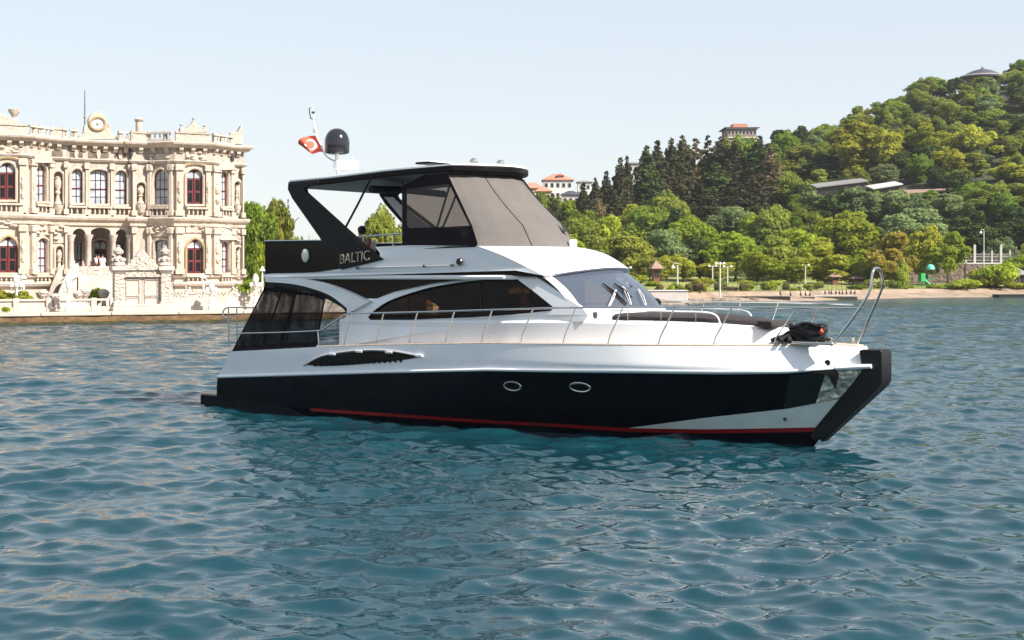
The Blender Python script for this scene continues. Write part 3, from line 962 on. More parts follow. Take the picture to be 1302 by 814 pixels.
# deckhouse sides
def bd(x, z): return 1.78 - 0.15 * (z - 2.3) - 0.05 * max(0, x - 9.5)
arch_top = spline([(447, 391), (470, 378.5), (500, 366.5), (550, 356), (600, 350.5), (655, 347.5), (677, 349)], 5)
side = [(434, 441), (434, 413), (441, 400)] + [tuple(p) for p in arch_top] + [(742, 393), (748, 401), (742, 409), (600, 413)]
win = [tuple(p) for p in spline([(469, 403.5), (480, 393), (500, 381.5), (540, 368.5), (570, 362.5), (600, 358.5), (630, 356), (655, 354.5)], 4)] + [(680, 373), (703, 391.5), (701, 394), (650, 399), (600, 402.5), (520, 405.5), (472, 406)]
gl_in = (0, 0.10, 0)
for s in (1, -1):
    f_ = (lambda q: q) if s == 1 else mir
    o = MB().plate(f_(Ls(side, bd)), (0, 0.10 * s, 0), [f_(Ls(win, bd))]).build('deckhouse_side', M['gelcoat'], yacht, sharp=30)
    wb = lambda x, z: bd(x, z) - 0.03
    w_ = MB().plate(f_(Ls(win, wb)), (0, 0.012 * s, 0)).build('side_window', M['cabin_glass'], yacht)
    MB().tube(f_(Ls(win, lambda x, z: bd(x, z) - 0.005)), 0.022, 6, closed=True).build('frame', M['black_matt'], w_)
    for px in (520, 612, 674):
        yb = interp(px, [480, 540, 600, 655, 700], [393, 369, 359, 355, 390])
        MB().tube(f_(Ls([(px, yb + 1), (px + 0.5, 403 - (px - 520) * 0.04)], lambda x, z: bd(x, z) - 0.06)), 0.03 if px != 674 else 0.014, 6).build('mullion', M['black_matt'], w_)
    # black band between fly side and window surround
    band = [(342, 352.5), (400, 351), (655, 343), (698, 351), (677, 352), (655, 350.5), (600, 354), (550, 360), (500, 371), (472, 383), (452, 386), (420, 370), (390, 360), (350, 356)]
    MB().plate(f_(Ls(band, 1.70)), (0, 0.07 * s, 0)).build('side_band', M['brown_panel'], yacht)
    # white quarter arch from the fly deck down to the deckhouse
    arch = [tuple(p) for p in spline([(336, 350.5), (345, 352), (375, 353.5), (405, 358), (432, 366.5), (462, 380)], 4)] + [(470, 383), (447, 396), (441, 398)] + [tuple(p) for p in spline([(441, 392), (420, 376), (395, 366.5), (370, 361), (338, 358.5)], 4)]
    MB().plate(f_(Ls(arch, lambda x, z: interp(x, [2, 4.4, 5.5], [1.95, 1.90, 1.80]))), (0, 0.14 * s, 0)).build('quarter_arch', M['gelcoat'], yacht, bevel=0.025)
    trim = [tuple(p) for p in spline([(337, 357.5), (370, 360), (395, 365.5), (420, 375), (444, 391)], 4)] + [(450, 393), (444, 400), (440, 397)] + [tuple(p) for p in spline([(436, 392), (415, 380), (390, 370.5), (365, 366), (337, 366)], 4)]
    MB().plate(f_(Ls(trim, lambda x, z: interp(x, [2, 4.4, 5.5], [1.90, 1.85, 1.76]))), (0, 0.08 * s, 0)).build('arch_trim', M['black_cloth'], yacht)
    # fly bridge side
    def bf(x, z): return interp(x, [1.8, 8, 10.5], [1.95, 1.92, 1.76]) - 0.05 * (z - 3.4)
    coam = [(335, 352.3), (334, 349.5)] + [tuple(p) for p in spline([(345, 348), (400, 346.5), (430, 342.5), (455, 336), (480, 329), (483, 322)], 3)] + [tuple(p) for p in spline([(477, 314), (520, 312.5), (600, 313), (612, 314.5), (640, 325), (665, 337), (693, 351)], 4)] + [(655, 344), (400, 351.8)]
    cm = MB().plate(f_(Ls(coam, bf)), (0, 0.10 * s, 0)).build('fly_side', M['gelcoat'], yacht, sharp=30, bevel=0.015)
    rl = Ls([(455, 341), (500, 339.5), (540, 338.5), (575, 337.5)], lambda x, z: bf(x, z) + 0.03)
    MB().tube(f_(rl), 0.016, 6).build('grab_rail', M['grey_post'], cm)
    for q in f_([rl[0], rl[2], rl[3]]):
        MB().lathe([(0, -0.045), (0.03, -0.045), (0.03, 0.04), (0, 0.04)], 8, q, 'y').build('rail_foot', M['iron'], cm)
    q = f_([L(584, 333, lambda x, z: bf(x, z) + 0.01)])[0]
    MB().lathe([(0, -0.03), (0.07, -0.03), (0.085, 0.0), (0.07, 0.03), (0, 0.03)], 16, q, 'y').build('side_light', M['dome'], cm)
    # dark acrylic screen round the after end of the fly bridge
    scr = [(337, 349), (337, 307), (375, 307), (425, 306), (440, 318), (476, 329), (455, 336), (430, 342), (400, 346), (345, 348)]
    MB().plate(f_(Ls(scr, lambda x, z: 1.93 - 0.05 * (z - 3.4) - 0.06)), (0, 0.03 * s, 0)).build('aft_screen', M['brown_panel'], yacht)
    q = f_([L(388, 325, 1.885)])[0]
    mb = MB()
    mb.lathe([(0, -0.035), (0.12, -0.035), (0.15, -0.01), (0.15, 0.02), (0, 0.02)], 24, (0, 0, 0), 'y')
    mb.v = [(a * 0.78 + q.x, b + q.y, c * 1.12 + q.z) for a, b, c in mb.v]
    mb.build('oval_lamp', M['lamp_glass'], yacht)
    # raked hardtop leg
    def bl(x, z): return 1.99 - 0.10 * (z - 3.5)
    leg = [(366, 233), (365.5, 241), (371, 252.5), (405, 301), (425, 331), (433, 343), (470, 334), (486.5, 330), (462, 311), (440, 291.5), (396, 251.5), (388, 244.5), (387, 240), (391, 237), (404, 235.5), (404, 229)]
    lg = MB().plate(f_(Ls(leg, bl)), (0, 0.13 * s, 0)).build('hardtop_leg', M['black_matt'], yacht, bevel=0.02)
    inner = [(372, 243), (380, 255), (430, 332), (470, 328), (436, 292), (392, 253), (384, 243)]
    MB().plate([p + Vector((0, 0.134 * s, 0)) for p in f_(Ls(inner, bl))], (0, 0.012 * s, 0)).build('leg_lining', M['gelcoat'], lg)
    MB().tube(f_(Ls([(472, 226), (456, 258), (439, 290)], lambda x, z: 1.72 - 0.1 * (z - 4.6) + 0.1)), 0.028, 8).build('strut', M['black_matt'], yacht)
# transverse fly screen aft and the fly deck
mb = MB()
p0 = L(337, 349, 1.88); p1 = L(337, 307, 1.83)
mb.plate([Vector((p0.x, -1.88, p0.z)), Vector((p0.x, 1.88, p0.z)), Vector((p1.x, 1.83, p1.z)), Vector((p1.x, -1.83, p1.z))], (0.03, 0, 0))
mb.build('aft_screen', M['brown_panel'], yacht)
mb = MB(); mb.tube([Vector((p1.x, -1.84, p1.z + 0.01)), Vector((p1.x, 1.84, p1.z + 0.01))], 0.022, 8)
mb.tube(Ls([(337, 306.5), (425, 305.5)], 1.85), 0.018, 8); mb.tube(mir(Ls([(337, 306.5), (425, 305.5)], 1.85)), 0.018, 8)
mb.build('screen_rail', M['steel'], yacht)
fd = [Vector((1.80, -1.9, 3.40)), Vector((9.4, -1.85, 3.40)), Vector((10.2, -1.2, 3.40)), Vector((10.5, 0, 3.40)), Vector((10.2, 1.2, 3.40)), Vector((9.4, 1.85, 3.40)), Vector((1.80, 1.9, 3.40)), Vector((1.66, 1.5, 3.40)), Vector((1.62, 0, 3.40)), Vector((1.66, -1.5, 3.40))]
MB().plate(fd, (0, 0, -0.10)).build('fly_deck', M['gelcoat'], yacht, bevel=0.03)
mb = MB()                                              # settee, helm console and seat on the fly bridge
mb.box(2.1, 3.1, -0.2, 1.7, 3.40, 3.85)
mb.box(2.1, 2.35, -0.2, 1.7, 3.85, 4.36)
mb.build('fly_settee', M['cream'], yacht, bevel=0.05)
mb = MB(); mb.box(7.9, 8.6, -1.2, 1.2, 3.40, 4.25); mb.box(7.75, 7.95, -1.0, 0.2, 4.0, 4.45); mb.build('helm_console', M['black_matt'], yacht, bevel=0.04)
mb = MB(); mb.box(6.3, 6.9, -1.0, 0.4, 3.40, 4.0); mb.box(6.2, 6.4, -1.0, 0.4, 4.0, 4.55); mb.build('helm_seat', M['black_cloth'], yacht, bevel=0.06)

# hardtop
tp = [L(366, 231, 1.74), L(420, 226, 1.72), L(500, 216, 1.65), L(575, 209.5, 1.45)]
HTX = [p.x for p in tp]; HTZ = [p.z for p in tp]
def httop(x): return interp(x, HTX + [HTX[-1] + 1.0], HTZ + [HTZ[-1] + 0.01])
HX0, HX1 = HTX[0], HTX[-1]
def front(x0, B, bulge, z, n=24, cols=None):
    """plan curve of a bowed front, from starboard to port"""
    out = []
    for i in range(n + 1):
        b = B * math.cos(math.pi * i / n)
        out.append(Vector((x0 + bulge * (1 - (b / B) ** 2), -b, z)))
    return out
def ht_outline(z_off, inset=0.0):
    pts = []
    xs = np.linspace(HX0 + inset, HX1, 12)
    def bb(x): return interp(x, HTX, [1.74, 1.72, 1.65, 1.45]) - inset
    st = [Vector((x, -bb(x), httop(x) + z_off)) for x in xs]
    fr = [Vector((p.x - inset, p.y, p.z)) for p in front(HX1, 1.45 - inset, 0.78, httop(HX1) + z_off, 16)][1:-1]
    return st + fr + [Vector((p.x, -p.y, p.z)) for p in reversed(st)]
o1 = ht_outline(-0.004)
ht = MB()
ht.plate(o1, (0, 0, -0.15))
hto = ht.build('hardtop', M['black_matt'], yacht, bevel=0.03)
g = []
for i in range(20):
    t = i / 19
    row = []
    for k in range(13):
        u = -1 + 2 * k / 12
        x = HX0 + 0.03 + (HX1 + 0.78 * (1 - u * u) - 0.05 - HX0 - 0.03) * t
        b = interp(x, HTX + [HX1 + 0.8], [1.71, 1.69, 1.62, 1.42, 1.42]) * u
        row.append(Vector((x, -b, httop(x) + 0.03 + 0.085 * (1 - u * u) * min(1, 6 * t * (1 - t) + 0.15))))
    g.append(row)
mb = MB(); mb.grid(g)
rim = [g[0][k] for k in range(13)] + [g[i][12] for i in range(1, 20)] + [g[19][k] for k in range(11, -1, -1)] + [g[i][0] for i in range(18, 0, -1)]
low = [p + Vector((0, 0, -0.05)) for p in rim]
mb.grid([rim + [rim[0]], low + [low[0]]])
mb.build('hardtop_skin', M['gelcoat'], hto)
# folded roll of black awning under the hardtop, cross beam
mb = MB(); mb.tube([Vector((4.9, -1.3, 5.52)), Vector((4.95, 0, 5.55)), Vector((4.9, 1.5, 5.52))], 0.09, 10); mb.build('awning_roll', M['black_cloth'], yacht)
# opening roof panel and lights
a = L(543, 208.5, 0.0); b = L(562, 207.5, 0.0)
mb = MB(); mb.plate([Vector((a.x, -0.45, a.z - 0.04)), Vector((b.x, -0.45, b.z - 0.04)), Vector((b.x, 0.45, b.z - 0.04)), Vector((a.x, 0.45, a.z - 0.04))], (0, 0, 0.05))
rp = mb.build('roof_panel', M['black_matt'], yacht, bevel=0.01)
mb = MB(); mb.plate([Vector((a.x + 0.02, -0.43, a.z + 0.012)), Vector((b.x - 0.02, -0.43, b.z + 0.012)), Vector((b.x - 0.02, 0.43, b.z + 0.012)), Vector((a.x + 0.02, 0.43, a.z + 0.012))], (0, 0, 0.025))
mb.build('panel_skin', M['gelcoat'], rp, bevel=0.008)
for px, py, bb in ((602, 206.5, 0.3), (636, 208.5, -0.75)):
    q = L(px, py, bb)
    mb = MB(); mb.lathe([(0, -0.05), (0.09, -0.05), (0.105, 0.0), (0.095, 0.06), (0.075, 0.065), (0.07, 0.04), (0, 0.04)], 16, q, 'x')
    lt = mb.build('deck_light', M['steel'], yacht)
    MB().box(q.x - 0.02, q.x + 0.02, q.y - 0.02, q.y + 0.02, q.z - 0.2, q.z - 0.08).build('bracket', M['cream'], lt)

# radar, mast, radome
q = L(440, 217, 0.0)
mb = MB(); mb.lathe([(0, 0), (0.30, 0), (0.335, 0.03), (0.335, 0.17), (0.31, 0.22), (0.22, 0.245), (0, 0.25)], 28, (q.x, q.y, q.z + 0.02)); mb.build('radar_scanner', M['gelcoat'], yacht)
MB().tube([L(449, 205, 0.0), L(448.5, 199, 0.0)], 0.02, 6).build('nav_light', M['cream'], yacht)
ms = L(430, 217, 0.0)
mb = MB(); mb.tube([ms + Vector((0, 0, -0.1)), ms + Vector((-0.05, 0, 0.25)), ms + Vector((-0.04, 0, 0.45))], [0.05, 0.045, 0.06], 10)
mast = mb.build('mast', M['white_paint'], yacht)
dc = L(428.5, 196, 0.0)
mb = MB(); mb.lathe([(0, 0), (0.24, 0.0), (0.315, 0.03), (0.325, 0.10), (0.33, 0.32), (0.315, 0.42), (0.27, 0.53), (0.19, 0.62), (0.10, 0.665), (0, 0.68)], 32, dc); mb.build('radome', M['dome'], yacht)
st_ = spline([L(428, 205, 0.0), L(421, 203, 0.0), L(413, 196, 0.0), L(408, 184, 0.0), L(402, 172, 0.0), L(399.5, 158, 0.0), L(399, 150, 0.0)], 5)
MB().tube(st_, 0.022, 8).build('flag_staff', M['white_paint'], mast)
MB().lathe([(0, -0.06), (0.05, -0.05), (0.055, 0.03), (0.03, 0.07), (0, 0.08)], 10, L(401, 166, 0.0)).build('anchor_light', M['cream'], mast)
MB().tube([L(400, 152, 0), L(395, 151, 0), L(393, 139, 0), L(394.5, 137, 0)], 0.014, 6).build('wind_vane', M['iron'], mast)
MB().tube([L(399.5, 152, 0), L(397.5, 140, 0), L(396, 133, 0)], 0.012, 6).build('antenna', M['grey_post'], mast)
MB().tube([L(397, 143, 0), L(399.5, 143, 0)], 0.03, 6).build('wind_cup', M['iron'], mast)

# canvas front of the fly enclosure
ct = L(568, 221, 1.40); cb = L(607, 313, 1.76); cmid = L(600, 287, 1.68)
top_c = front(ct.x, 1.40, 0.72, ct.z, 36)
mid_c = front(cmid.x, 1.69, 1.10, cmid.z, 36)
bot_c = front(cb.x, 1.77, 1.20, cb.z, 36)
rows = []
for k in range(9):
    t = k / 8
    rows.append([a_.lerp(b_, t) + Vector((-0.05 * math.sin(math.pi * t), 0, 0)) + Vector((0.022 * math.sin(i * 1.1 + 3 * t) * math.sin(i * 0.37 + 1), 0, 0)) for i, (a_, b_) in enumerate(zip(top_c, mid_c))])
for k in range(1, 4):
    t = k / 3
    rows.append([a_.lerp(b_, t) for a_, b_ in zip(mid_c, bot_c)])
rows.append([p + Vector((-0.02, 0, -0.06)) for p in bot_c])
MB().grid(rows).build('canvas_front', M['canvas'], yacht, solid=0.012, sharp=25)
for i in (12, 24):
    MB().tube([r[i] + Vector((0.012, 0, 0.0)) for r in rows[:-1]], 0.012, 6).build('canvas_seam', M['pad'], yacht)
fx = [Vector((p.x + 0.02, p.y, p.z + 0.02)) for p in front(ct.x, 1.42, 0.74, ct.z + 0.04, 36)]
MB().grid([[p + Vector((0, 0, 0.12)) for p in fx], [p + Vector((0.035, 0, 0.06)) for p in fx], [p + Vector((0.03, 0, -0.06)) for p in fx]]).build('canvas_valance', M['black_cloth'], yacht, solid=0.02)
q = rows[8][20]
mb = MB(); mb.plate([q + Vector((0.03, -0.02, 0.14)), q + Vector((0.16, -0.05, -0.12)), q + Vector((0.16, 0.16, -0.12))], (0.01, 0, 0)); mb.build('canvas_overlap', M['black_cloth'], yacht)  # darker triangular overlap of the canvas
mb = MB(); mb.lathe([(0, 0), (0.09, 0.0), (0.11, 0.12), (0.08, 0.17), (0, 0.17)], 12, rows[-2][20] + Vector((0.06, -0.02, 0.0))); mb.build('horn', M['gelcoat'], yacht)
# clear side curtains of the enclosure
bs_ = lambda x, z: 1.86 - 0.20 * (z - 4.05)
fr_o = [(512, 236), (511.5, 316), (540, 316.5), (604, 314), (607, 310), (600, 287), (568, 219), (540, 222)]
fr_w = [(517, 241), (517, 290), (560, 289), (597, 287), (571, 234), (545, 237)]
for s in (1, -1):
    f_ = (lambda q: q) if s == 1 else mir
    sc = MB().plate(f_(Ls(fr_o, bs_)), (0, 0.012 * s, 0), [f_(Ls(fr_w, bs_))]).build('side_curtain', M['mesh_dense'], yacht)
    MB().plate(f_(Ls(fr_w, bs_)), (0, 0.006 * s, 0)).build('clear_pane', M['clear_vinyl'], sc)
    MB().tube(f_(Ls([(512, 230), (512, 315)], bs_)), 0.02, 6).build('edge_pole', M['black_matt'], sc)
    MB().tube(f_(Ls([(573, 232), (556, 288), (552, 300)], lambda x, z: bs_(x, z) - 0.1)), 0.026, 6).build('bow_pole', M['black_matt'], sc)
    MB().tube(f_(Ls([(514, 294), (604, 290)], lambda x, z: bs_(x, z) - 0.12)), 0.018, 6).build('inner_rail', M['black_matt'], sc)
    for px in (531, 566):
        MB().tube(f_(Ls([(px, 294), (px, 315)], lambda x, z: bs_(x, z) - 0.12)), 0.016, 6).build('inner_post', M['black_matt'], sc)
    rr_ = MB().tube(f_(Ls([(455, 301), (480, 299.5), (512, 297)], lambda x, z: 1.80)), 0.022, 8).build('fly_rail', M['steel'], yacht)
    for px in (462, 500):
        MB().tube(f_(Ls([(px, 299), (px, 316)], lambda x, z: 1.80)), 0.018, 6).build('rail_post', M['steel'], rr_)

# brow between canvas and windscreen
wb0 = L(692, 350.5, 1.66)
brow_b = front(wb0.x, 1.66, 0.90, wb0.z + 0.01, 36)
bt0 = L(609, 313.5, 1.82)
brow_t = front(bt0.x, 1.82, 1.24, bt0.z, 36)
edge = spline([L(609, 313.5, 1.82), L(640, 325, 1.80), L(666, 337.5, 1.74), L(692, 350.5, 1.66)], 4)
rows = []
for k in range(13):
    t = k / 12
    e = edge[k]
    Bk = -e.y
    bu = 1.24 + (0.86 - 1.24) * t + 0.04 * math.sin(math.pi * t)
    row = front(e.x, Bk, bu, e.z, 36)
    for p in row:
        u = 1 - (p.y / Bk) ** 2
        p.z += u * (0.19 * t + 0.05 * math.sin(math.pi * t))
    rows.append(row)
brow_t, brow_b = rows[0], rows[-1]
back = [p + Vector((-0.35, 0, 0.02)) for p in brow_t]
under = [Vector((p.x - 0.06, p.y * 0.985, p.z - 0.05)) for p in brow_b]
under2 = [Vector((p.x - 0.4, p.y * 0.95, p.z - 0.05)) for p in brow_b]
MB().grid([back] + rows + [under, under2]).build('brow', M['gelcoat'], yacht, sharp=50)

# windscreen
sb = L(727, 393, 1.60); stp = L(678, 352, 1.55)
ws_b = front(sb.x, 1.62, 1.12, sb.z, 40)
ws_t = front(wb0.x - 0.10, 1.60, 0.84, wb0.z - 0.035, 40)
for p in ws_t: p.z += 0.19 * (1 - (p.y / 1.60) ** 2)
def WS(i, t, off=0.0):
    p = ws_b[i].lerp(ws_t[i], t)
    return p + Vector((off * 0.75, 0, off * 0.66)) + Vector((0.06 * math.sin(math.pi * t), 0, 0.03 * math.sin(math.pi * t)))
mb = MB(); mb.grid([[WS(i, t) for i in range(2, 39)] for t in np.linspace(0, 1, 7)])
wsg = mb.build('windscreen', M['screen_glass'], yacht, fix=False)
for s in (0, 1):
    idx = [0, 1, 2, 3, 4, 5] if s == 0 else [40, 39, 38, 37, 36, 35]
    g = [[WS(i, t, 0.015) for i in idx] for t in np.linspace(-0.04, 1.03, 8)]
    MB().grid(g).build('screen_pillar', M['gelcoat'], yacht, solid=0.03)
sill = [WS(i, 0.0, 0.02) for i in range(1, 40)]
MB().grid([[p + Vector((-0.02, 0, 0.03)) for p in sill], [p + Vector((0.05, 0, 0.0)) for p in sill], [p + Vector((0.12, 0, -0.16)) for p in sill], [p + Vector((0.14, 0, -0.35)) for p in sill]]).build('screen_sill', M['gelcoat'], yacht)
# wipers: white arms from the sill, black blades lying on the glass
def proj(p):
    w = to_world(p)
    return CX + w.x / w.y * FPX, HY - (w.z - CAM_H) / w.y * FPX
def WSpx(px, py, off=0.05):
    best = None
    for i in range(2, 39):
        for t in np.linspace(0, 1, 41):
            a_, b_ = proj(WS(i, t))
            d_ = (a_ - px) ** 2 + (b_ - py) ** 2
            if best is None or d_ < best[0]: best = (d_, i, t)
    return WS(best[1], best[2], off)
for (t0, t1, foot, mid) in (((764, 363), (794, 389), (773, 391), (781, 372)), ((777, 363.5), (801, 380), (801, 389), (789, 368)), ((800, 366), (826, 386), (822, 389), (808, 371))):
    b0, b1 = WSpx(*t0), WSpx(*t1)
    f0, m0 = WSpx(*foot, 0.03), WSpx(*mid, 0.07)
    wp = MB().tube([f0, f0.lerp(m0, 0.5) + Vector((0.03, 0, 0.02)), m0], 0.012, 6).build('wiper', M['grey_post'], yacht)
    f1 = f0 + Vector((0.05, -0.13, 0))
    MB().tube([f1, m0 + Vector((0.0, -0.03, 0.0))], 0.010, 6).build('wiper_link', M['grey_post'], wp)
    MB().tube([b0, b0.lerp(b1, 0.5) + Vector((0.02, 0, 0.015)), b1], [0.014, 0.034, 0.018], 6).build('wiper_blade', M['rubber'], wp)
q = WS(37, 0.0, 0.1)
MB().lathe([(0, -0.02), (0.12, -0.02), (0.13, 0.05), (0.08, 0.12), (0, 0.14)], 14, q + Vector((0.1, -0.05, 0.0))).build('search_light', M['black_matt'], yacht)

# saloon behind the glass
mb = MB(); mb.plate([Vector((4.5, -1.7, 1.98)), Vector((11.5, -1.5, 1.98)), Vector((11.5, 1.5, 1.98)), Vector((4.5, 1.7, 1.98))], (0, 0, -0.03)); mb.build('saloon_floor', M['wood'], yacht)
mb = MB(); mb.box(7.0, 7.9, 0.3, 1.55, 1.98, 2.95); mb.box(8.1, 8.5, 0.9, 1.5, 1.98, 3.2); mb.box(9.0, 9.4, 0.2, 1.45, 1.98, 3.25); mb.box(6.9, 7.0, -0.4, 1.55, 2.0, 3.3)
mb.build('saloon_joinery', M['wood'], yacht, bevel=0.02)
mb = MB(); mb.box(4.9, 6.7, 0.75, 1.6, 1.98, 2.42); mb.box(4.9, 6.7, 1.35, 1.6, 2.42, 2.75); mb.build('settee', M['cream'], yacht, bevel=0.05)
g = [[Vector((5.75 + 0.35 * u + 0.12 * u * (1 - t), 1.52 + 0.03 * math.sin(u * 25), 2.35 + 0.75 * t)) for u in np.linspace(0, 1, 16)] for t in np.linspace(0, 1, 4)]
MB().grid(g).build('curtain', M['cream'], yacht, solid=0.01)
g = [[Vector((9.6 + 0.5 * u, -1.45 + 0.03 * math.sin(u * 28), 2.4 + 0.75 * t * (1 - 0.8 * u))) for u in np.linspace(0, 1, 16)] for t in np.linspace(0, 1, 4)]
MB().grid(g).build('curtain', M['cream'], yacht, solid=0.01)
mb = MB(); mb.box(10.3, 11.6, -1.4, 1.4, 2.3, 2.62); mb.build('dashboard', M['pad'], yacht, bevel=0.08)
mb = MB(); mb.box(4.36, 4.40, -1.65, 1.65, 1.66, 3.3); mb.build('saloon_door', M['cabin_glass'], yacht)

# black mesh curtains round the cockpit
cur = [(339, 362), (372, 366), (400, 371.5), (413, 377), (410, 400), (402, 442.5), (350, 446), (294, 449)]
for s in (1, -1):
    f_ = (lambda q: q) if s == 1 else mir
    mc = MB().plate(f_(Ls(cur, lambda x, z: interp(z, [1.4, 3.1], [2.10, 1.88]))), (0, 0.006 * s, 0)).build('mesh_curtain', M['mesh_cloth'], yacht)
    MB().plate(f_(Ls([(300, 440), (405, 434), (402, 443), (350, 446.5), (294, 449.5)], lambda x, z: interp(z, [1.4, 3.1], [2.11, 1.89]))), (0, 0.006 * s, 0)).build('hem', M['mesh_dense'], mc)
    MB().plate(f_(Ls([(338, 361), (414, 377), (413, 383), (400, 377), (345, 371), (334, 371)], lambda x, z: interp(z, [1.4, 3.1], [2.11, 1.89]))), (0, 0.006 * s, 0)).build('header', M['mesh_dense'], mc)
    for a_, b_ in (((339, 362), (295, 449)), ((360, 366), (331, 446)), ((376, 368), (362, 445)), ((378, 368), (353, 445)), ((413, 378), (401, 442))):
        MB().tube(f_(Ls([a_, b_], lambda x, z: interp(z, [1.4, 3.1], [2.105, 1.885]))), 0.022, 6).build('seam', M['mesh_dense'], mc)
mb = MB()
zt, zb = 3.12, 1.45
for i in range(24):
    pass
g = []
for t in np.linspace(0, 1, 6):
    g.append([Vector((0.82 + (1.9 - 0.82) * t + 0.03 * math.sin(u * 40), u * (2.08 - 0.2 * t), zb + (zt - zb) * t)) for u in np.linspace(-1, 1, 50)])
MB().grid(g).build('mesh_curtain', M['mesh_cloth'], yacht, fix=False)

# guard rails
rail_pts = [(300, 424), (350, 423), (398, 421), (410, 419), (425, 409), (442, 399), (456, 398.5), (530, 396.8), (620, 394), (700, 391.8), (800, 390.8), (900, 390.8), (1000, 391.2), (1082, 392)]
def br(x, z): return hb(x, GUN(x)) - 0.10
stn = [((404, 420), (404, 441)), ((447, 399), (437, 438)), ((488, 398), (478, 437.5)), ((531, 397), (520, 437)), ((578, 395.5), (566, 437)), ((626, 394), (612, 437)), ((678, 392.5), (662, 437.5)), ((732, 391.5), (716, 438)), ((792, 391), (773, 439)), ((858, 391), (837, 440)), ((931, 391), (907, 440)), ((1013, 391.3), (984, 440))]
for s in (1, -1):
    f_ = (lambda q: q) if s == 1 else mir
    up = Vector((0, 0, 0.0 if s == 1 else 0.07))
    hr = MB().tube([p + up for p in f_(spline(Ls(rail_pts, br), 4))], 0.021, 8).build('handrail', M['steel'], yacht)
    for a_, b_ in stn:
        A, B_ = L(*a_, br), L(*b_, lambda x, z: hb(x, GUN(x)) - 0.06)
        B_.z = GUN(B_.x) + 0.0
        e = B_.lerp(A, 0.22); e.x = B_.x + 0.03
        sh = MB().tube(f_([B_, e, A + up]), 0.017, 8).build('stanchion', M['steel'], yacht)
        MB().lathe([(0, -0.01), (0.04, -0.01), (0.035, 0.04), (0.02, 0.05), (0, 0.05)], 10, f_([B_])[0]).build('foot', M['steel'], sh)
# pulpit arch over the bow
pul = [L(1057, 438, 0.62), L(1078, 413, 0.60), L(1104, 374, 0.52), L(1109, 350, 0.47), L(1111, 343, 0.40), L(1115, 341, 0.2), L(1119, 345, 0.0), L(1122, 364, -0.25), L(1108, 398, -0.42), L(1091, 436, -0.52)]
pul[0].z = GUN(16.3); pul[-1].z = GUN(16.6)
MB().tube(spline(pul, 6), 0.026, 10).build('pulpit', M['steel'], yacht)
a_ = L(1082, 392, br)
MB().tube([a_, mir([a_])[0] + Vector((0.2, 0, 0))], 0.016, 6).build('pulpit_rail', M['steel'], yacht)
# boarding rail on the transom
bp_ = [L(326, 391.5, 1.5), L(292, 391, 1.5), L(285, 394, 1.5), L(283.5, 399, 1.5), L(286, 404, 1.5), L(294, 404.5, 1.5)]
bo = MB().tube(spline(bp_, 5), 0.02, 8).build('boarding_rail', M['steel'], yacht)
for px in (290.5, 301):
    MB().tube([L(px, 391.5, 1.5), L(px + 0.5, 441, 1.5)], 0.018, 8).build('post', M['steel'], bo)

# bow: black rubber guard round the stem, mirror steel plate, anchor
gp = [(1092, 446), (1097, 444.5), (1120, 445), (1121.5, 449), (1121.5, 486), (1118, 492), (1045, 562.5), (1039, 557), (1035, 561), (1030, 554), (1036, 544), (1096, 472)]
lp = []
for i, (px, py) in enumerate(gp):
    lp.append(L(px, py, (lambda x, z: hb(x, min(z, 1.55)) + 0.03) if i in (0, 10, 11, 9) else (0.25 if py < 500 else 0.14)))
mb = MB()
mb.plate(lp, lambda p: Vector((0, -2 * p.y, 0)))
mb.build('bow_guard', M['rubber'], yacht, bevel=0.03, seg=3)
hp = lambda x, z: hb(x, z) + 0.012
pz = [(1004, 476.5), (1030, 475), (1062, 471), (1097, 468.5), (1083, 486), (1070, 501.5), (1035, 512), (996, 522.5)]
def patch(quad, n=10):
    a0, b0, c0, d0 = quad
    rows = []
    for j in range(n + 1):
        t = j / n
        r = []
        for i in range(n + 1):
            u = i / n
            px = (a0[0] * (1 - u) + b0[0] * u) * (1 - t) + (d0[0] * (1 - u) + c0[0] * u) * t
            py = (a0[1] * (1 - u) + b0[1] * u) * (1 - t) + (d0[1] * (1 - u) + c0[1] * u) * t
            r.append(L(px, py, hp))
        rows.append(r)
    return rows
gs = (('bow_plate', 'plate_dark_refl', patch(((1004, 477), (1050, 473), (1037, 513), (996, 520.5)), 12)), ('bow_plate', 'plate_bright_refl', patch(((1050.3, 473), (1097, 469), (1071, 505.5), (1037.3, 513)), 12)))  # one steel plate, split into a dark and a bright reflection colour
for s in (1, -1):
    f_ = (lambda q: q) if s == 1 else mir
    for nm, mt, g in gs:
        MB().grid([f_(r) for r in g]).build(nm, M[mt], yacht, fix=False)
    an = [(1028, 469.5), (1036, 472), (1050, 470), (1062, 469), (1066, 476), (1062, 494), (1053, 478), (1040, 474), (1030, 477)]
    MB().plate(f_(Ls(an, lambda x, z: hb(x, z) + 0.05)), (0, 0.03 * s, 0)).build('anchor_pocket', M['jetty_dark'], yacht)
    mb = MB(); c = f_([L(1052, 461.5, hp)])[0]
    mb.lathe([(0, -0.012), (0.06, -0.012), (0.065, 0.012), (0, 0.012)], 12, c, 'y'); mb.build('hawse_hole', M['jetty_dark'], yacht)
# white bowsprit roller over the guard
MB().tube([L(1062, 468, lambda x, z: hb(x, z) + 0.02), L(1090, 466.5, 0.33), L(1108, 466, 0.30)], [0.05, 0.05, 0.045], 8).build('bow_roller', M['gelcoat'], yacht)
# cleats and windlass at the stem
for px in (1056, 1074):
    p = L(px, 436, 0.25)
    MB().lathe([(0, 0), (0.05, 0), (0.04, 0.08), (0.06, 0.12), (0, 0.13)], 10, Vector((p.x, -0.28 if px == 1056 else 0.2, GUN(p.x) + 0.02))).build('bollard', M['steel'], yacht)

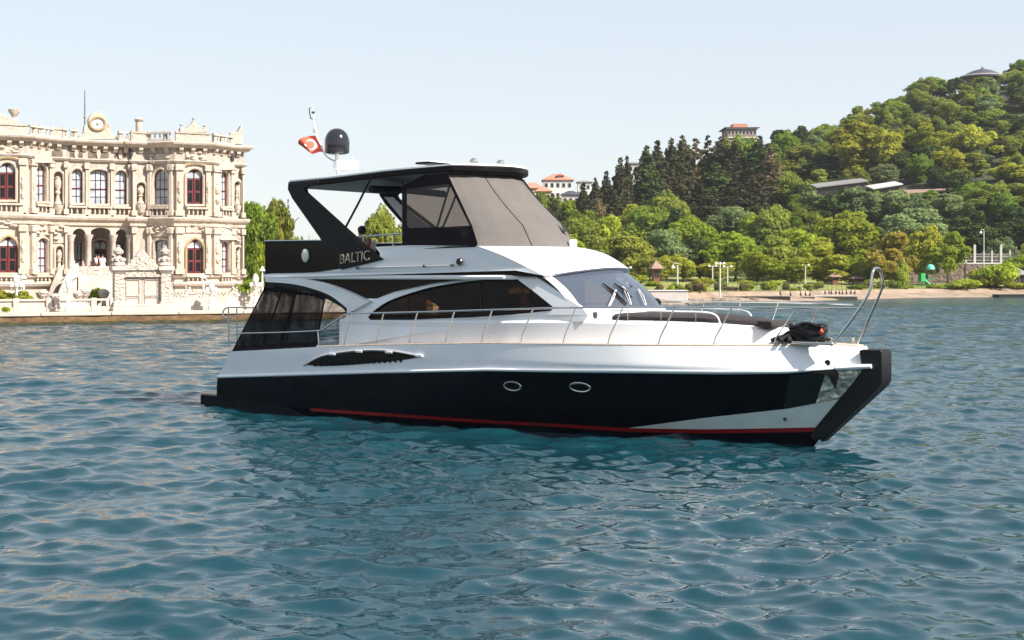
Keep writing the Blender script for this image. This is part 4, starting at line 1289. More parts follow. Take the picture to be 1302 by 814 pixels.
# lettering on the foot of the hardtop leg
def bl0(x, z): return 1.99 - 0.10 * (z - 3.5) + 0.004
P0, P1 = L(433, 336, bl0), L(470, 331, bl0)
word = 'BALTIC'
cu = bpy.data.curves.new('lettering', 'FONT')
cu.body = word
cu.size = 1.0
cu.extrude = 0.01
tmp = bpy.data.objects.new('lettering', cu)
COL.objects.link(tmp)
dg = bpy.context.evaluated_depsgraph_get()
me = bpy.data.meshes.new_from_object(tmp.evaluated_get(dg))
bpy.data.objects.remove(tmp)
xs = [v.co.x for v in me.vertices]; ys = [v.co.y for v in me.vertices]
W, H = max(xs) - min(xs), max(ys) - min(ys)
ex = (P1 - P0); lw = ex.length; ex.normalize()
Pu = L(433, 323.5, bl0); ez = (Pu - P0); lh = ez.length; ez.normalize()
ey = ex.cross(ez)
for v in me.vertices:
    u, w_, t = (v.co.x - min(xs)) / W * lw, (v.co.y - min(ys)) / H * lh, v.co.z
    v.co = P0 + ex * u + ez * w_ + ey * (0.012 + t)
me.materials.append(M['gold'])
lo = bpy.data.objects.new('lettering', me); COL.objects.link(lo); lo.parent = yacht

# ------------------------------------------------------------------ things on the yacht
# flag streaming aft from the staff
h0, h1 = L(403, 173, 0.0), L(412, 195, 0.0)
f0, f1 = L(378.5, 183, 0.15), L(388, 193.5, 0.25)
fc = to_world(h0)
rows = []
nu, nv = 26, 14
def flag_pt(u, v):
    a_ = h0.lerp(h1, v); b_ = f0.lerp(f1, v)
    p = a_.lerp(b_, u)
    return p + Vector((0, 0.10 * math.sin(u * 6.5 + v * 1.5) * (0.3 + u), 0.09 * math.sin(u * math.pi) * (1 - v) + 0.035 * math.sin(u * 9) * v))
rows = [[flag_pt(u, v) - h0 for u in np.linspace(0, 1, nu)] for v in np.linspace(0, 1, nv)]
flag = MB().grid(rows).build('flag', M['flag_red'], None, solid=0.008)
flag.location = fc; flag.rotation_euler = (0, 0, -BTH)
tag(flag, 'red flag with white crescent and star streaming from the mast beside the black dome', 'flag')
def emblem(polys, name):
    mb = MB()
    for poly in polys:
        for sd in (-0.012, 0.012):
            vs = [flag_pt(u, v) - h0 + Vector((0, sd, 0)) for u, v in poly]
            c = sum(vs, Vector()) / len(vs)
            n = len(vs)
            mb.add([c] + vs, [(0, i + 1, (i + 1) % n + 1) for i in range(n)])
    return mb
cres = []
R0, R1, d = 0.30, 0.24, 0.08
k = 20
for i in range(k):                                    # crescent as a chain of quads
    a0, a1 = R(40 + 280 * i / k), R(40 + 280 * (i + 1) / k)
    def oc(a): return (0.42 + 0.62 * R0 * math.cos(a), 0.5 + R0 * math.sin(a))
    def ic(a):
        return (0.42 + 0.62 * (d + R1 * math.cos(a)), 0.5 + R1 * math.sin(a))
    cres.append([oc(a0), oc(a1), ic(a1), ic(a0)])
emblem(cres, 'crescent').build('crescent', M['flag_white'], flag, fix=False)
star = [(0.64 + 0.62 * (0.13 if i % 2 == 0 else 0.055) * math.cos(R(36 * i + 180)), 0.5 + (0.13 if i % 2 == 0 else 0.055) * math.sin(R(36 * i + 180))) for i in range(10)]
emblem([star], 'star').build('star', M['flag_white'], flag, fix=False)

# heap of gear on the foredeck
gx, gy, gz = L(1015, 428, 0.45)
gz = GUN(gx) + 0.03
gear = empty('deck_gear', to_world((gx, gy, gz)), -BTH, 'dark heap of coiled hose and rope with red ends lying on the foredeck', 'gear')
rr = random.Random(4)
mb = MB()
coil = []
for i in range(150):
    a = i * 0.42
    r = 0.26 + 0.05 * math.sin(i * 0.9)
    coil.append(Vector((0.18 + r * 1.25 * math.cos(a), 0.1 + r * 0.8 * math.sin(a), 0.08 + 0.30 * (i / 150) + 0.04 * math.sin(i))))
mb.tube(coil, 0.045, 6); mb.build('coil', M['rubber'], gear)
mb = MB()
for i in range(9):
    p = Vector((rr.uniform(-0.65, 0.05), rr.uniform(-0.3, 0.15), 0.05))
    q = p + Vector((rr.uniform(0.2, 0.5), rr.uniform(-0.2, 0.2), 0))
    mb.tube(spline([p, (p + q) / 2 + Vector((0, 0.1, rr.uniform(0.05, 0.2))), q], 4), 0.045, 6)
mb.build('rope', M['black_cloth'], gear)
mb = MB()
for p in ((0.52, -0.06, 0.24),):
    mb.tube([Vector(p), Vector(p) + Vector((0.07, -0.06, 0.05))], 0.045, 8)
mb.build('coupling', M['coral_cloth'], gear)
mb = MB(); mb.lathe([(0, 0), (0.17, 0.0), (0.22, 0.08), (0.22, 0.2), (0.14, 0.3), (0, 0.32)], 14, (0.05, 0.12, 0.12)); mb.build('reel', M['dome'], gear)
mb = MB(); mb.box(0.0, 0.9, -0.34, -0.12, 0.0, 0.06); mb.build('chain_plate', M['steel'], gear, bevel=0.02)
# ------------------------------------------------------------------ people
def skinned(name, chain, edges, radii, m, parent, root=0, sub=1):
    me = bpy.data.meshes.new(name)
    me.from_pydata([tuple(p) for p in chain], edges, [])
    o = bpy.data.objects.new(name, me)
    COL.objects.link(o)
    o.parent = parent
    sk = o.modifiers.new('skin', 'SKIN')
    sk.use_smooth_shade = True
    if not me.skin_vertices:
        with bpy.context.temp_override(object=o, active_object=o):
            pass
    ly = me.skin_vertices[0].data if me.skin_vertices else None
    if ly is not None:
        for i, r in enumerate(radii):
            ly[i].radius = r if isinstance(r, tuple) else (r, r)
            ly[i].use_root = (i == root)
    sb = o.modifiers.new('sub', 'SUBSURF')
    sb.levels = sub; sb.render_levels = sub
    me.materials.append(m)
    return o

def person(loc, rz, label, top, bottom, sit=False, gown=False, scale=1.0, lean=0.0):
    """one continuous body, hair and clothes as children; stands 1.72 m tall, faces local +x"""
    root = empty('person', loc, rz, label, 'person')
    root.scale = (scale,) * 3
    hip = 0.92 if not sit else 0.36
    dz = hip - 0.92
    J = {}
    J['pelvis'] = Vector((0, 0, hip)); J['waist'] = Vector((0.0 + lean * .1, 0, 1.08 + dz)); J['chest'] = Vector((lean * .3, 0, 1.30 + dz))
    J['neck'] = Vector((lean * .45, 0, 1.46 + dz)); J['jaw'] = Vector((lean * .5 + 0.025, 0, 1.53 + dz)); J['head'] = Vector((lean * .5 + 0.02, 0, 1.61 + dz)); J['crown'] = Vector((lean * .5 + 0.005, 0, 1.675 + dz))
    for s, n in ((1, 'l'), (-1, 'r')):
        J['sh' + n] = Vector((lean * .4, 0.17 * s, 1.40 + dz)); J['el' + n] = Vector((lean * .3 + 0.02, 0.23 * s, 1.12 + dz)); J['wr' + n] = Vector((0.16 + lean * .3, 0.17 * s, 0.93 + dz)); J['ha' + n] = Vector((0.24 + lean * .3, 0.13 * s, 0.90 + dz))
        J['hp' + n] = Vector((0, 0.09 * s, hip - 0.04))
        if sit:
            J['kn' + n] = Vector((0.44, 0.11 * s, hip)); J['an' + n] = Vector((0.46, 0.11 * s, 0.08)); J['to' + n] = Vector((0.62, 0.12 * s, 0.04))
        else:
            J['kn' + n] = Vector((0.02, 0.10 * s, 0.50)); J['an' + n] = Vector((-0.02, 0.10 * s, 0.08)); J['to' + n] = Vector((0.14, 0.11 * s, 0.035))
    names = list(J)
    rad = {'pelvis': (0.15, 0.12), 'waist': (0.13, 0.10), 'chest': (0.15, 0.115), 'neck': 0.055, 'jaw': (0.062, 0.062), 'head': (0.082, 0.098), 'crown': (0.06, 0.075)}
    for n in 'lr':
        rad.update({'sh' + n: 0.062, 'el' + n: 0.042, 'wr' + n: 0.028, 'ha' + n: (0.04, 0.022), 'hp' + n: 0.095, 'kn' + n: 0.058, 'an' + n: 0.04, 'to' + n: 0.035})
    E_ = [('pelvis', 'waist'), ('waist', 'chest'), ('chest', 'neck'), ('neck', 'jaw'), ('jaw', 'head'), ('head', 'crown')]
    for n in 'lr':
        E_ += [('chest', 'sh' + n), ('sh' + n, 'el' + n), ('el' + n, 'wr' + n), ('wr' + n, 'ha' + n), ('pelvis', 'hp' + n), ('hp' + n, 'kn' + n), ('kn' + n, 'an' + n), ('an' + n, 'to' + n)]
    ix = {n: i for i, n in enumerate(names)}
    skinned('body', [J[n] for n in names], [(ix[a], ix[b]) for a, b in E_], [rad[n] for n in names], M['skin'], root)
    sel = ['pelvis', 'waist', 'chest', 'shl', 'shr', 'ell', 'elr']
    ee = [(0, 1), (1, 2), (2, 3), (2, 4), (3, 5), (4, 6)]
    skinned('shirt', [J[n] for n in sel], ee, [(0.165, 0.135), (0.15, 0.12), (0.168, 0.132), 0.078, 0.078, 0.056, 0.056], M[top], root)
    if gown:
        mb = MB()
        mb.lathe([(0.0, 1.1), (0.15, 1.08), (0.2, 0.9), (0.34, 0.6), (0.52, 0.3), (0.72, 0.05), (0.78, 0.0), (0.0, 0.0)], 28)
        mb.v = [(x * (1 + 0.06 * math.sin(9 * math.atan2(y, x))), y * (1 + 0.06 * math.sin(9 * math.atan2(y, x))), z) for x, y, z in mb.v]
        mb.build('skirt', M[bottom], root)
    else:
        sel = ['pelvis', 'hpl', 'hpr', 'knl', 'knr', 'anl', 'anr']
        ee = [(0, 1), (0, 2), (1, 3), (2, 4), (3, 5), (4, 6)]
        skinned('trousers', [J[n] for n in sel], ee, [(0.162, 0.13), 0.108, 0.108, 0.075, 0.075, 0.062, 0.062], M[bottom], root)
    h = J['head']
    mb = MB()
    mb.lathe([(0, -0.04), (0.07, -0.05), (0.10, 0.0), (0.108, 0.05), (0.09, 0.105), (0.05, 0.135), (0, 0.145)], 16, (h.x - 0.03, 0, h.z))
    mb.build('hair', M['hair'], root)
    return root

sp = L(457, 300, -0.3)
person(to_world((sp.x - 0.15, 0.55, 3.40)), R(135), 'person with dark hair and coral red shirt seated on the flybridge behind the leg', 'coral_cloth', 'navy_cloth', sit=True, scale=1.1)

# ------------------------------------------------------------------ trees
def crown_mesh(name, kind, seed, n_leaf, h=10.0, w=8.0, leaf=0.5):
    """many leaf-clump faces spread through an uneven crown; the crown stands on z = 0 .. h"""
    rng = np.random.default_rng(seed)
    lob = []
    if kind == 'round':
        k = 26
        for i in range(k):
            u = rng.normal(0, 1, 3); u /= np.linalg.norm(u)
            rr = rng.uniform(0.3, 1.0) ** 0.6
            c = np.array([u[0] * rr * w * 0.36, u[1] * rr * w * 0.36, h * 0.53 + u[2] * rr * h * 0.38])
            lob.append((*c, rng.uniform(0.10, 0.19) * w * (1.1 - 0.25 * (c[2] / h)), 1.0))
    elif kind == 'tall':
        for i in range(17):
            t = rng.uniform(0.12, 0.95)
            ang = rng.uniform(0, 6.28)
            ww = w * 0.40 * math.sin(math.pi * min(1, t * 0.75 + 0.22)) * rng.uniform(0.3, 1)
            lob.append((ww * math.cos(ang), ww * math.sin(ang), h * t, rng.uniform(0.12, 0.2) * w, 1.1))
    elif kind == 'spread':
        for i in range(20):
            ang = rng.uniform(0, 6.28); rr = w * 0.42 * math.sqrt(rng.random())
            t = 0.80 - 0.45 * (rr / (w * 0.42)) ** 2 + rng.uniform(-0.15, 0.1)
            lob.append((rr * math.cos(ang), rr * math.sin(ang), h * t, rng.uniform(0.10, 0.17) * w, 0.7))
    elif kind == 'cypress':
        for i in range(26):
            t = (i + 0.5) / 26
            ww = w * 0.5 * (min(1, t * 7) * (1 - t ** 2.8)) * 0.66
            ang = i * 2.4 + rng.uniform(-0.5, 0.5)
            lob.append((ww * 0.42 * math.cos(ang), ww * 0.42 * math.sin(ang), h * (0.03 + 0.95 * t), max(0.3, ww * 0.85) * rng.uniform(0.85, 1.1), 1.6))
    elif kind == 'fir':
        for i in range(30):
            t = i / 30
            ww = w * 0.5 * (1 - t) ** 0.85
            ang = i * 2.399
            lob.append((ww * 0.6 * math.cos(ang), ww * 0.6 * math.sin(ang), h * (0.06 + 0.92 * t), max(0.22, ww * 0.55) * rng.uniform(0.7, 1.2), 0.55))
    elif kind == 'bush':
        for i in range(9):
            ang = rng.uniform(0, 6.28); rr = w * 0.3 * math.sqrt(rng.random())
            lob.append((rr * math.cos(ang), rr * math.sin(ang), h * rng.uniform(0.25, 0.65), rng.uniform(0.18, 0.3) * w, 0.9 * h / w * 1.1))
    lob = np.array(lob)
    wgt = lob[:, 3] ** 2
    wgt /= wgt.sum()
    idx = rng.choice(len(lob), n_leaf, p=wgt)
    d = rng.normal(0, 1, (n_leaf, 3)); d /= np.linalg.norm(d, axis=1)[:, None]
    d[:, 2] = np.where(rng.random(n_leaf) < 0.35, np.abs(d[:, 2]), d[:, 2])
    # lobes are themselves lumpy
    lump = 1 + 0.20 * np.sin(d[:, 0] * 5 + idx * 1.7) * np.sin(d[:, 1] * 5 + idx * 2.3) + 0.14 * np.sin(d[:, 2] * 7 + idx)
    rad = lob[idx, 3] * lump * (rng.uniform(0.0, 1, n_leaf) ** 0.33 * 0.42 + 0.62)
    C = lob[idx, :3] + d * rad[:, None] * np.stack([np.ones(n_leaf), np.ones(n_leaf), lob[idx, 4]], -1)
    C[:, 2] = np.clip(C[:, 2], 0.02 * h, h * 1.03)
    nrm = d + rng.normal(0, 0.55, (n_leaf, 3)); nrm /= np.linalg.norm(nrm, axis=1)[:, None]
    a = np.cross(nrm, rng.normal(0, 1, (n_leaf, 3))); a /= np.linalg.norm(a, axis=1)[:, None]
    b = np.cross(nrm, a)
    s = leaf * rng.uniform(0.55, 1.25, n_leaf)[:, None] * 0.5
    asp = rng.uniform(0.55, 1.0, n_leaf)[:, None]
    # bent diamond: four corners, tips lifted, so that clumps catch light unevenly
    lift = nrm * s * rng.uniform(-0.45, 0.45, n_leaf)[:, None]
    q = np.stack([C - a * s * 1.25 + lift, C - b * s * asp, C + a * s * 1.25 + lift, C + b * s * asp], 1).reshape(-1, 3)
    me = bpy.data.meshes.new(name)
    me.vertices.add(n_leaf * 4)
    me.vertices.foreach_set('co', q.astype(np.float32).reshape(-1))
    me.loops.add(n_leaf * 4)
    me.loops.foreach_set('vertex_index', np.arange(n_leaf * 4, dtype=np.int32))
    me.polygons.add(n_leaf)
    me.polygons.foreach_set('loop_start', np.arange(n_leaf, dtype=np.int32) * 4)
    me.update()
    at = me.attributes.new('leaf_tint', 'FLOAT', 'POINT')
    # the tint is the leaves' own: young sprays at random, whole sprays lighter or darker
    spray = np.sin(C[:, 0] * 1.3 + seed) * np.sin(C[:, 1] * 1.4 + 1.3 * seed) * np.sin(C[:, 2] * 1.2)
    tint = np.clip(0.45 + 0.38 * spray + rng.normal(0, 0.20, n_leaf), 0, 1)
    at.data.foreach_set('value', np.repeat(tint, 4).astype(np.float32))
    return me

def trunk_mesh(name, h, r, seed, limbs=5, top=0.72):
    rr = random.Random(seed)
    mb = MB()
    pts = [Vector((0, 0, -0.8))]
    x = y = 0
    for i in range(1, 6):
        x += rr.uniform(-0.12, 0.12); y += rr.uniform(-0.12, 0.12)
        pts.append(Vector((x, y, h * top * i / 5)))
    mb.tube(pts, [r * 1.3, r, r * 0.85, r * 0.7, r * 0.5, r * 0.25], 7)
    for i in range(limbs):
        p = pts[2 + i % 3]
        a = i * 2.4 + rr.uniform(-0.3, 0.3)
        l = h * rr.uniform(0.16, 0.26)
        e = p + Vector((math.cos(a) * l, math.sin(a) * l, l * 0.9))
        mb.tube([p, p.lerp(e, 0.5) + Vector((0, 0, -0.05 * l)), e], [r * 0.5, r * 0.35, r * 0.12], 5)
    me_o = mb.build(name, M['bark'])
    me = me_o.data
    bpy.data.objects.remove(me_o)
    return me

CROWN = {}
def crown(kind, leaf, var):
    k = (kind, leaf, var)
    if k not in CROWN:
        n, h, w, lf = {'round': (9500, 10, 10, 0.50), 'tall': (8500, 12, 8, 0.50), 'spread': (8000, 10, 12, 0.52), 'cypress': (6500, 14, 5.2, 0.46), 'fir': (4200, 12, 6, 0.46), 'bush': (2600, 3, 4, 0.34)}[kind]
        me = crown_mesh('crown', kind, sum(map(ord, kind + leaf)) % 89 + var * 13, n, h, w, lf)
        me.materials.append(LEAF[leaf])
        CROWN[k] = (me, h, w)
    return CROWN[k]
TRUNK = {}
def trunk(kind, var):
    k = (kind, var % 3)
    if k not in TRUNK:
        h = {'round': 10, 'tall': 12, 'spread': 10, 'cypress': 14, 'fir': 12, 'bush': 3}[kind]
        TRUNK[k] = trunk_mesh('trunk', h, {'bush': 0.07, 'cypress': 0.2, 'fir': 0.16}.get(kind, 0.26), var * 7 + len(kind), {'cypress': 0, 'fir': 0, 'bush': 4}.get(kind, 6), 0.9 if kind in ('cypress', 'fir') else 0.72)
    return TRUNK[k]

def tree(loc, height, width, kind, leaf, label, name='tree', cat='tree', group=None, var=None, clear=0.12):
    v = RNG.randrange(3) if var is None else var
    cm, ch, cw = crown(kind, leaf, v)
    root = empty(name, loc, RNG.uniform(0, 6.28), label, cat, group)
    bush = kind == 'bush'
    cl = 0 if bush or kind in ('cypress', 'fir') else clear * height
    t = bpy.data.objects.new('stem' if bush else 'trunk', trunk(kind, v))
    COL.objects.link(t); t.parent = root
    t.scale = (height / ch,) * 3
    c = bpy.data.objects.new('foliage' if bush else 'crown', cm)
    COL.objects.link(c); c.parent = root
    c.location = (0, 0, cl)
    c.scale = (width / cw, width / cw, (height - cl) / ch)
    return root

def hill_tree(px, ytop, Y, height, wpx, kind, leaf, label, group=None, **kw):
    """tree whose foot stands on the land at depth Y under the photo column px; ytop (if given) sets its height"""
    Y = max(Y, shore_Y(px) + 11.6)
    x = (px - CX) / FPX * Y
    z0 = land_z(x, Y)
    if ytop is not None:
        height = max(1.0, CAM_H - (ytop - HY) / FPX * Y - z0)
    return tree((x, Y, z0 - 0.15), height, wpx / FPX * Y, kind, leaf, label, group=group, **kw)
# ------------------------------------------------------------------ the palace
PA, PANG = Vector((-0.36007 * 114.0, 114.0, 0)), R(27.6)
PE = Vector((math.cos(PANG), math.sin(PANG), 0))
PNn = Vector((math.sin(PANG), -math.cos(PANG), 0))
palace = empty('palace', PA, PANG, 'two-storey cream stone palace with carved facade, dark red windows and roof balustrade', 'palace')

def pa(px, d):
    """distance along the facade of photo column px on the plane d metres in front of the bays"""
    k = (px - CX) / FPX
    P = PA + PNn * d
    return (k * P.y - P.x) / (PE.x - k * PE.y)
def pl_world(a, d): 
    p = PA + PE * a + PNn * d
    return p
def Q(a, d, z): return Vector((a, -d, z))
def seg_hit(px, py, s):
    """sight line meets the upright plane through the plan segment s = ((a0,d0),(a1,d1)) -> palace-local point"""
    A, B = pl_world(*s[0]), pl_world(*s[1])
    k = (px - CX) / FPX
    D = B - A
    t = (k * A.y - A.x) / (D.x - k * D.y)
    W = A + D * t
    z = CAM_H - (py - HY) / FPX * W.y
    a = s[0][0] + (s[1][0] - s[0][0]) * t; d = s[0][1] + (s[1][1] - s[0][1]) * t
    return Q(a, d, z)
def zy(y): return CAM_H - (y - HY) * 114.0 / FPX
def node(px, d): return (pa(px, d), d)
N_ = [node(-75, 0), node(34, 0), node(64, -1.7), node(85, -1.7), node(86.5, -2.1), node(166, -2.1), node(167.5, -1.7), node(189, -1.7), node(222, 0), node(267, 0), node(295, -1.7), node(309.5, -1.7)]
S = {'lbay': (N_[0], N_[1]), 'lfac': (N_[1], N_[2]), 'lnic': (N_[2], N_[3]), 'ret1': (N_[3], N_[4]), 'mid': (N_[4], N_[5]), 'ret2': (N_[5], N_[6]), 'rnic': (N_[6], N_[7]), 'rfac': (N_[7], N_[8]), 'rbay': (N_[8], N_[9]), 'efac': (N_[9], N_[10]), 'pier': (N_[10], N_[11])}
Z_BASE, Z_PL, Z_G, Z_STR, Z_U, Z_ENT, Z_COR, Z_ROOF = 0.7, zy(361), zy(349.5), zy(276), zy(271), zy(199), zy(177.5), zy(170.5)

def seg_dir(s):
    a = Vector((s[1][0] - s[0][0], -(s[1][1] - s[0][1]), 0)); l = a.length
    return a / l, Vector((a.y, -a.x, 0)).normalized(), l      # along, outward (local), length
def arch_poly(l, r, yt, yb, kind):
    c, w = (l + r) / 2, (r - l) / 2
    if kind == 'flat': top = [(r, yt), (l, yt)]
    elif kind == 'point':
        h = min(w * 1.3, (yb - yt) * 0.35)
        top = [(c + w * x, yt + h * (1 - y)) for x, y in ((1, 0), (0.93, 0.3), (0.72, 0.62), (0.38, 0.87), (0, 1), (-0.38, 0.87), (-0.72, 0.62), (-0.93, 0.3), (-1, 0))]
    else:
        h = w * (1.0 if kind == 'round' else 0.45)
        top = [(c + w * math.cos(math.pi * i / 8), yt + h * (1 - math.sin(math.pi * i / 8))) for i in range(9)]
    return [(l, yb), (r, yb)] + top

def shrink(poly, k):
    cx = sum(p[0] for p in poly) / len(poly); cy = (min(p[1] for p in poly) + max(p[1] for p in poly)) / 2
    w = (max(p[0] for p in poly) - min(p[0] for p in poly)); h = (max(p[1] for p in poly) - min(p[1] for p in poly))
    return [(cx + (x - cx) * (1 - 2 * k / w), cy + (y - cy) * (1 - 2 * k / h)) for x, y in poly]

def facade(s, z0, z1, holes, m, thick=0.4):
    """wall panel over the plan segment with the window holes cut out"""
    al, out, l = seg_dir(s)
    A, B = Q(*s[0], 0), Q(*s[1], 0)
    loop = [A + Vector((0, 0, z0)), B + Vector((0, 0, z0)), B + Vector((0, 0, z1)), A + Vector((0, 0, z1))]
    return MB().plate(loop, -out * thick, [[seg_hit(x, y, s) for x, y in h] for h in holes]).build('wall', m, palace, sharp=30)

def opening(s, l, r, yt, yb, kind, style, surround='plain'):
    al, out, ln = seg_dir(s)
    poly = arch_poly(l, r, yt, yb, kind)
    H = [seg_hit(x, y, s) for x, y in poly]
    back = -out * 0.20
    fw = 1.15
    inn = [seg_hit(x, y, s) for x, y in shrink(poly, fw)]
    c, w = (l + r) / 2, r - l
    if style == 'window':
        o = MB().plate([p + back for p in H], -out * 0.08, [[p + back for p in inn]]).build('window', M['mahogany'], palace)
        MB().plate([p + back - out * 0.05 for p in H], -out * 0.02).build('glass', M['palace_glass'], o)
        mb = MB()
        for k in ([0.5] if w < 17 else [0.36, 0.64]):
            x = l + w * k
            mb.tube([seg_hit(x, yt + 2, s) + back, seg_hit(x, yb - 1, s) + back], 0.025, 4)
        for k, rr in ((0.30, 0.022), (0.56, 0.05), (0.78, 0.022)):
            y = yt + (yb - yt) * k
            mb.tube([seg_hit(l + 0.8, y, s) + back, seg_hit(r - 0.8, y, s) + back], rr, 4)
        mb.build('muntin', M['mahogany'], o)
    elif style == 'door':
        ytop = yt + (yb - yt) * 0.22
        o = MB().plate([p + back for p in H], -out * 0.08).build('door', M['mahogany'], palace)
        mb, gb = MB(), MB()
        for sx in (-1, 1):
            x0, x1 = c + sx * w * 0.10, c + sx * w * 0.36
            for a_, b_ in ((0.30, 0.60), (0.66, 0.92)):
                ya, yb_ = yt + (yb - yt) * a_, yt + (yb - yt) * b_
                gb.plate([seg_hit(x0, yb_, s) + back + out * 0.015, seg_hit(x1, yb_, s) + back + out * 0.015, seg_hit(x1, ya, s) + back + out * 0.015, seg_hit(x0, ya, s) + back + out * 0.015], -out * 0.01)
            f = arch_poly(min(c + sx * w * 0.04, c + sx * w * 0.42), max(c + sx * w * 0.04, c + sx * w * 0.42), yt + 3, ytop + 1.5, 'point' if kind == 'point' else 'round')
            mb.plate([seg_hit(x, y, s) + back + out * 0.015 for x, y in f], -out * 0.01)
        gb.build('glass', M['door_glass'], o)
        mb.build('fanlight', M['palace_glass'], o)
        MB().tube([seg_hit(c, yt + 1, s) + back + out * 0.02, seg_hit(c, yb, s) + back + out * 0.02], 0.05, 4).build('meeting_stile', M['mahogany'], o)
    # moulded stone surround
    sp = arch_poly(l - 1.3, r + 1.3, yt - 1.3, yb, kind)
    path = [seg_hit(x, y, s) + out * 0.05 for x, y in (sp[1:] + sp[:1])]
    MB().tube(path, 0.11, 6).build('surround', M['stone_ochre'] if surround == 'ochre' else M['stone'], palace)
    sl = [seg_hit(l - 2.2, yb + 0.6, s), seg_hit(r + 2.2, yb + 0.6, s)]
    mb = MB(); mb.plate([sl[0] + Vector((0, 0, -0.09)), sl[1] + Vector((0, 0, -0.09)), sl[1] + Vector((0, 0, 0.09)), sl[0] + Vector((0, 0, 0.09))], out * 0.28)
    mb.build('sill', M['stone'], palace)
    if surround == 'hood':
        hp_ = [(l - 5, yt - 4), (r + 5, yt - 4), (r + 5, yt - 9.5), (r + 1, yt - 11), (c, yt - 16), (l - 1, yt - 11), (l - 5, yt - 9.5)]
        MB().plate([seg_hit(x, y, s) for x, y in hp_], out * 0.35).build('hood', M['stone_carved'], palace, bevel=0.04)
        hp_ = [(l - 6, yt - 1.5), (r + 6, yt - 1.5), (r + 6, yt - 4), (l - 6, yt - 4)]
        MB().plate([seg_hit(x, y, s) for x, y in hp_], out * 0.5).build('hood_shelf', M['stone'], palace, bevel=0.03)
    if surround == 'tymp':
        hp_ = [(l - 7, yt + 2)] + [(c + (w * 0.5 + 7) * math.cos(math.pi * i / 10), yt + 2 - 8 * math.sin(math.pi * i / 10)) for i in range(10, -1, -1)]
        hp_ = hp_[1:]
        MB().tube([seg_hit(x, y - 1, s) + out * 0.06 for x, y in hp_], 0.15, 6).build('arch_mould', M['stone_ochre'], palace)
    return [(x, y) for x, y in poly]

def niche(s, l, r, yt, yb):
    al, out, ln = seg_dir(s)
    poly = arch_poly(l, r, yt, yb, 'round')
    H = [seg_hit(x, y, s) for x, y in poly]
    c = (l + r) / 2
    o = MB().plate([p - out * 0.35 for p in H], -out * 0.03).build('niche', M['stone_ochre'], palace)
    b = seg_hit(c, yb, s) - out * 0.12
    t = seg_hit(c, yt, s)
    h = (t.z - b.z)
    w = (seg_hit(r, yb, s) - seg_hit(l, yb, s)).length * 0.36
    mb = MB(); mb.lathe([(0, 0), (w * 1.1, 0), (w * 1.1, h * 0.06), (w * 0.7, h * 0.12), (w * 0.5, h * 0.3), (w * 0.85, h * 0.36), (w * 0.55, h * 0.42), (w * 1.0, h * 0.55), (w * 1.05, h * 0.68), (w * 0.7, h * 0.78), (w * 0.85, h * 0.82), (0, h * 0.86)], 12, b)
    mb.build('urn', M['stone_carved'], o)
    sp = arch_poly(l - 1.2, r + 1.2, yt - 1.2, yb, 'round')
    MB().tube([seg_hit(x, y, s) + out * 0.04 for x, y in sp[1:] + sp[:1]], 0.12, 6).build('niche_surround', M['stone'], o)
    k = seg_hit(c, yb + 5.5, s)
    MB().lathe([(0, -0.5), (w * 0.8, -0.45), (w * 1.5, 0.0), (w * 1.7, 0.3), (0, 0.34)], 12, k + Vector((0, 0, 0))).build('corbel', M['stone_carved'], o)
    return poly

def pilaster(s, px0, px1, z0, z1, out_d=0.28, m='stone', cap=True):
    al, out, ln = seg_dir(s)
    A, B = seg_hit(px0, 300, s), seg_hit(px1, 300, s)
    def bx(mb, e, za, zb, d):
        a_, b_ = A - al * e, B + al * e
        mb.plate([Vector((a_.x, a_.y, za)), Vector((b_.x, b_.y, za)), Vector((b_.x, b_.y, zb)), Vector((a_.x, a_.y, zb))], out * d)
    mb = MB()
    bx(mb, 0.0, z0, z1, out_d)
    o = mb.build('pilaster', M[m], palace, bevel=0.03)
    mb = MB()
    bx(mb, 0.12, z0, z0 + 0.45, out_d + 0.14)
    mb.build('pilaster_base', M['stone'], o, bevel=0.02)
    mb = MB()
    bx(mb, 0.12, z1 - 0.55, z1 - 0.02, out_d + 0.14)
    mb.build('capital', M['stone_carved'], o, bevel=0.04)
    if (B - A).length > 0.33:
        c = (A + B) / 2 + out * (out_d * 0.9); c.z = 0
        zc_ = z0 + (z1 - z0) * 0.42
        w = min(0.3, (B - A).length * 0.42)
        mb = MB(); mb.lathe([(0, -0.75), (w * 0.6, -0.7), (w, -0.45), (w * 0.7, -0.2), (w * 0.5, 0.0), (w * 0.9, 0.2), (w * 1.05, 0.55), (w * 0.6, 0.85), (w * 0.75, 1.0), (w * 0.3, 1.2), (0, 1.3)], 10, c + Vector((0, 0, zc_)))
        mb.build('relief_urn', M['stone_carved'], o)

def sweep(nodes, prof, name, m, parent=None, closed=False, **kw):
    """moulding: profile (outset, z) carried along the plan nodes with mitred corners"""
    P = [Vector((n[0], -n[1], 0)) for n in nodes]
    rows = []
    for i, p in enumerate(P):
        d0 = (p - P[i - 1]).normalized() if i > 0 else (P[1] - p).normalized()
        d1 = (P[i + 1] - p).normalized() if i < len(P) - 1 else d0
        n0, n1 = Vector((d0.y, -d0.x, 0)), Vector((d1.y, -d1.x, 0))
        b = (n0 + n1).normalized()
        k = 1 / max(0.5, b.dot(n0))
        rows.append([p + b * k * o + Vector((0, 0, z)) for o, z in prof])
    mb = MB(); mb.grid(rows)
    n = len(prof)
    mb.f.append(tuple(range(n))); mb.f.append(tuple(range(len(mb.v) - n, len(mb.v))))
    return mb.build(name, m, parent or palace, sharp=25, **kw)

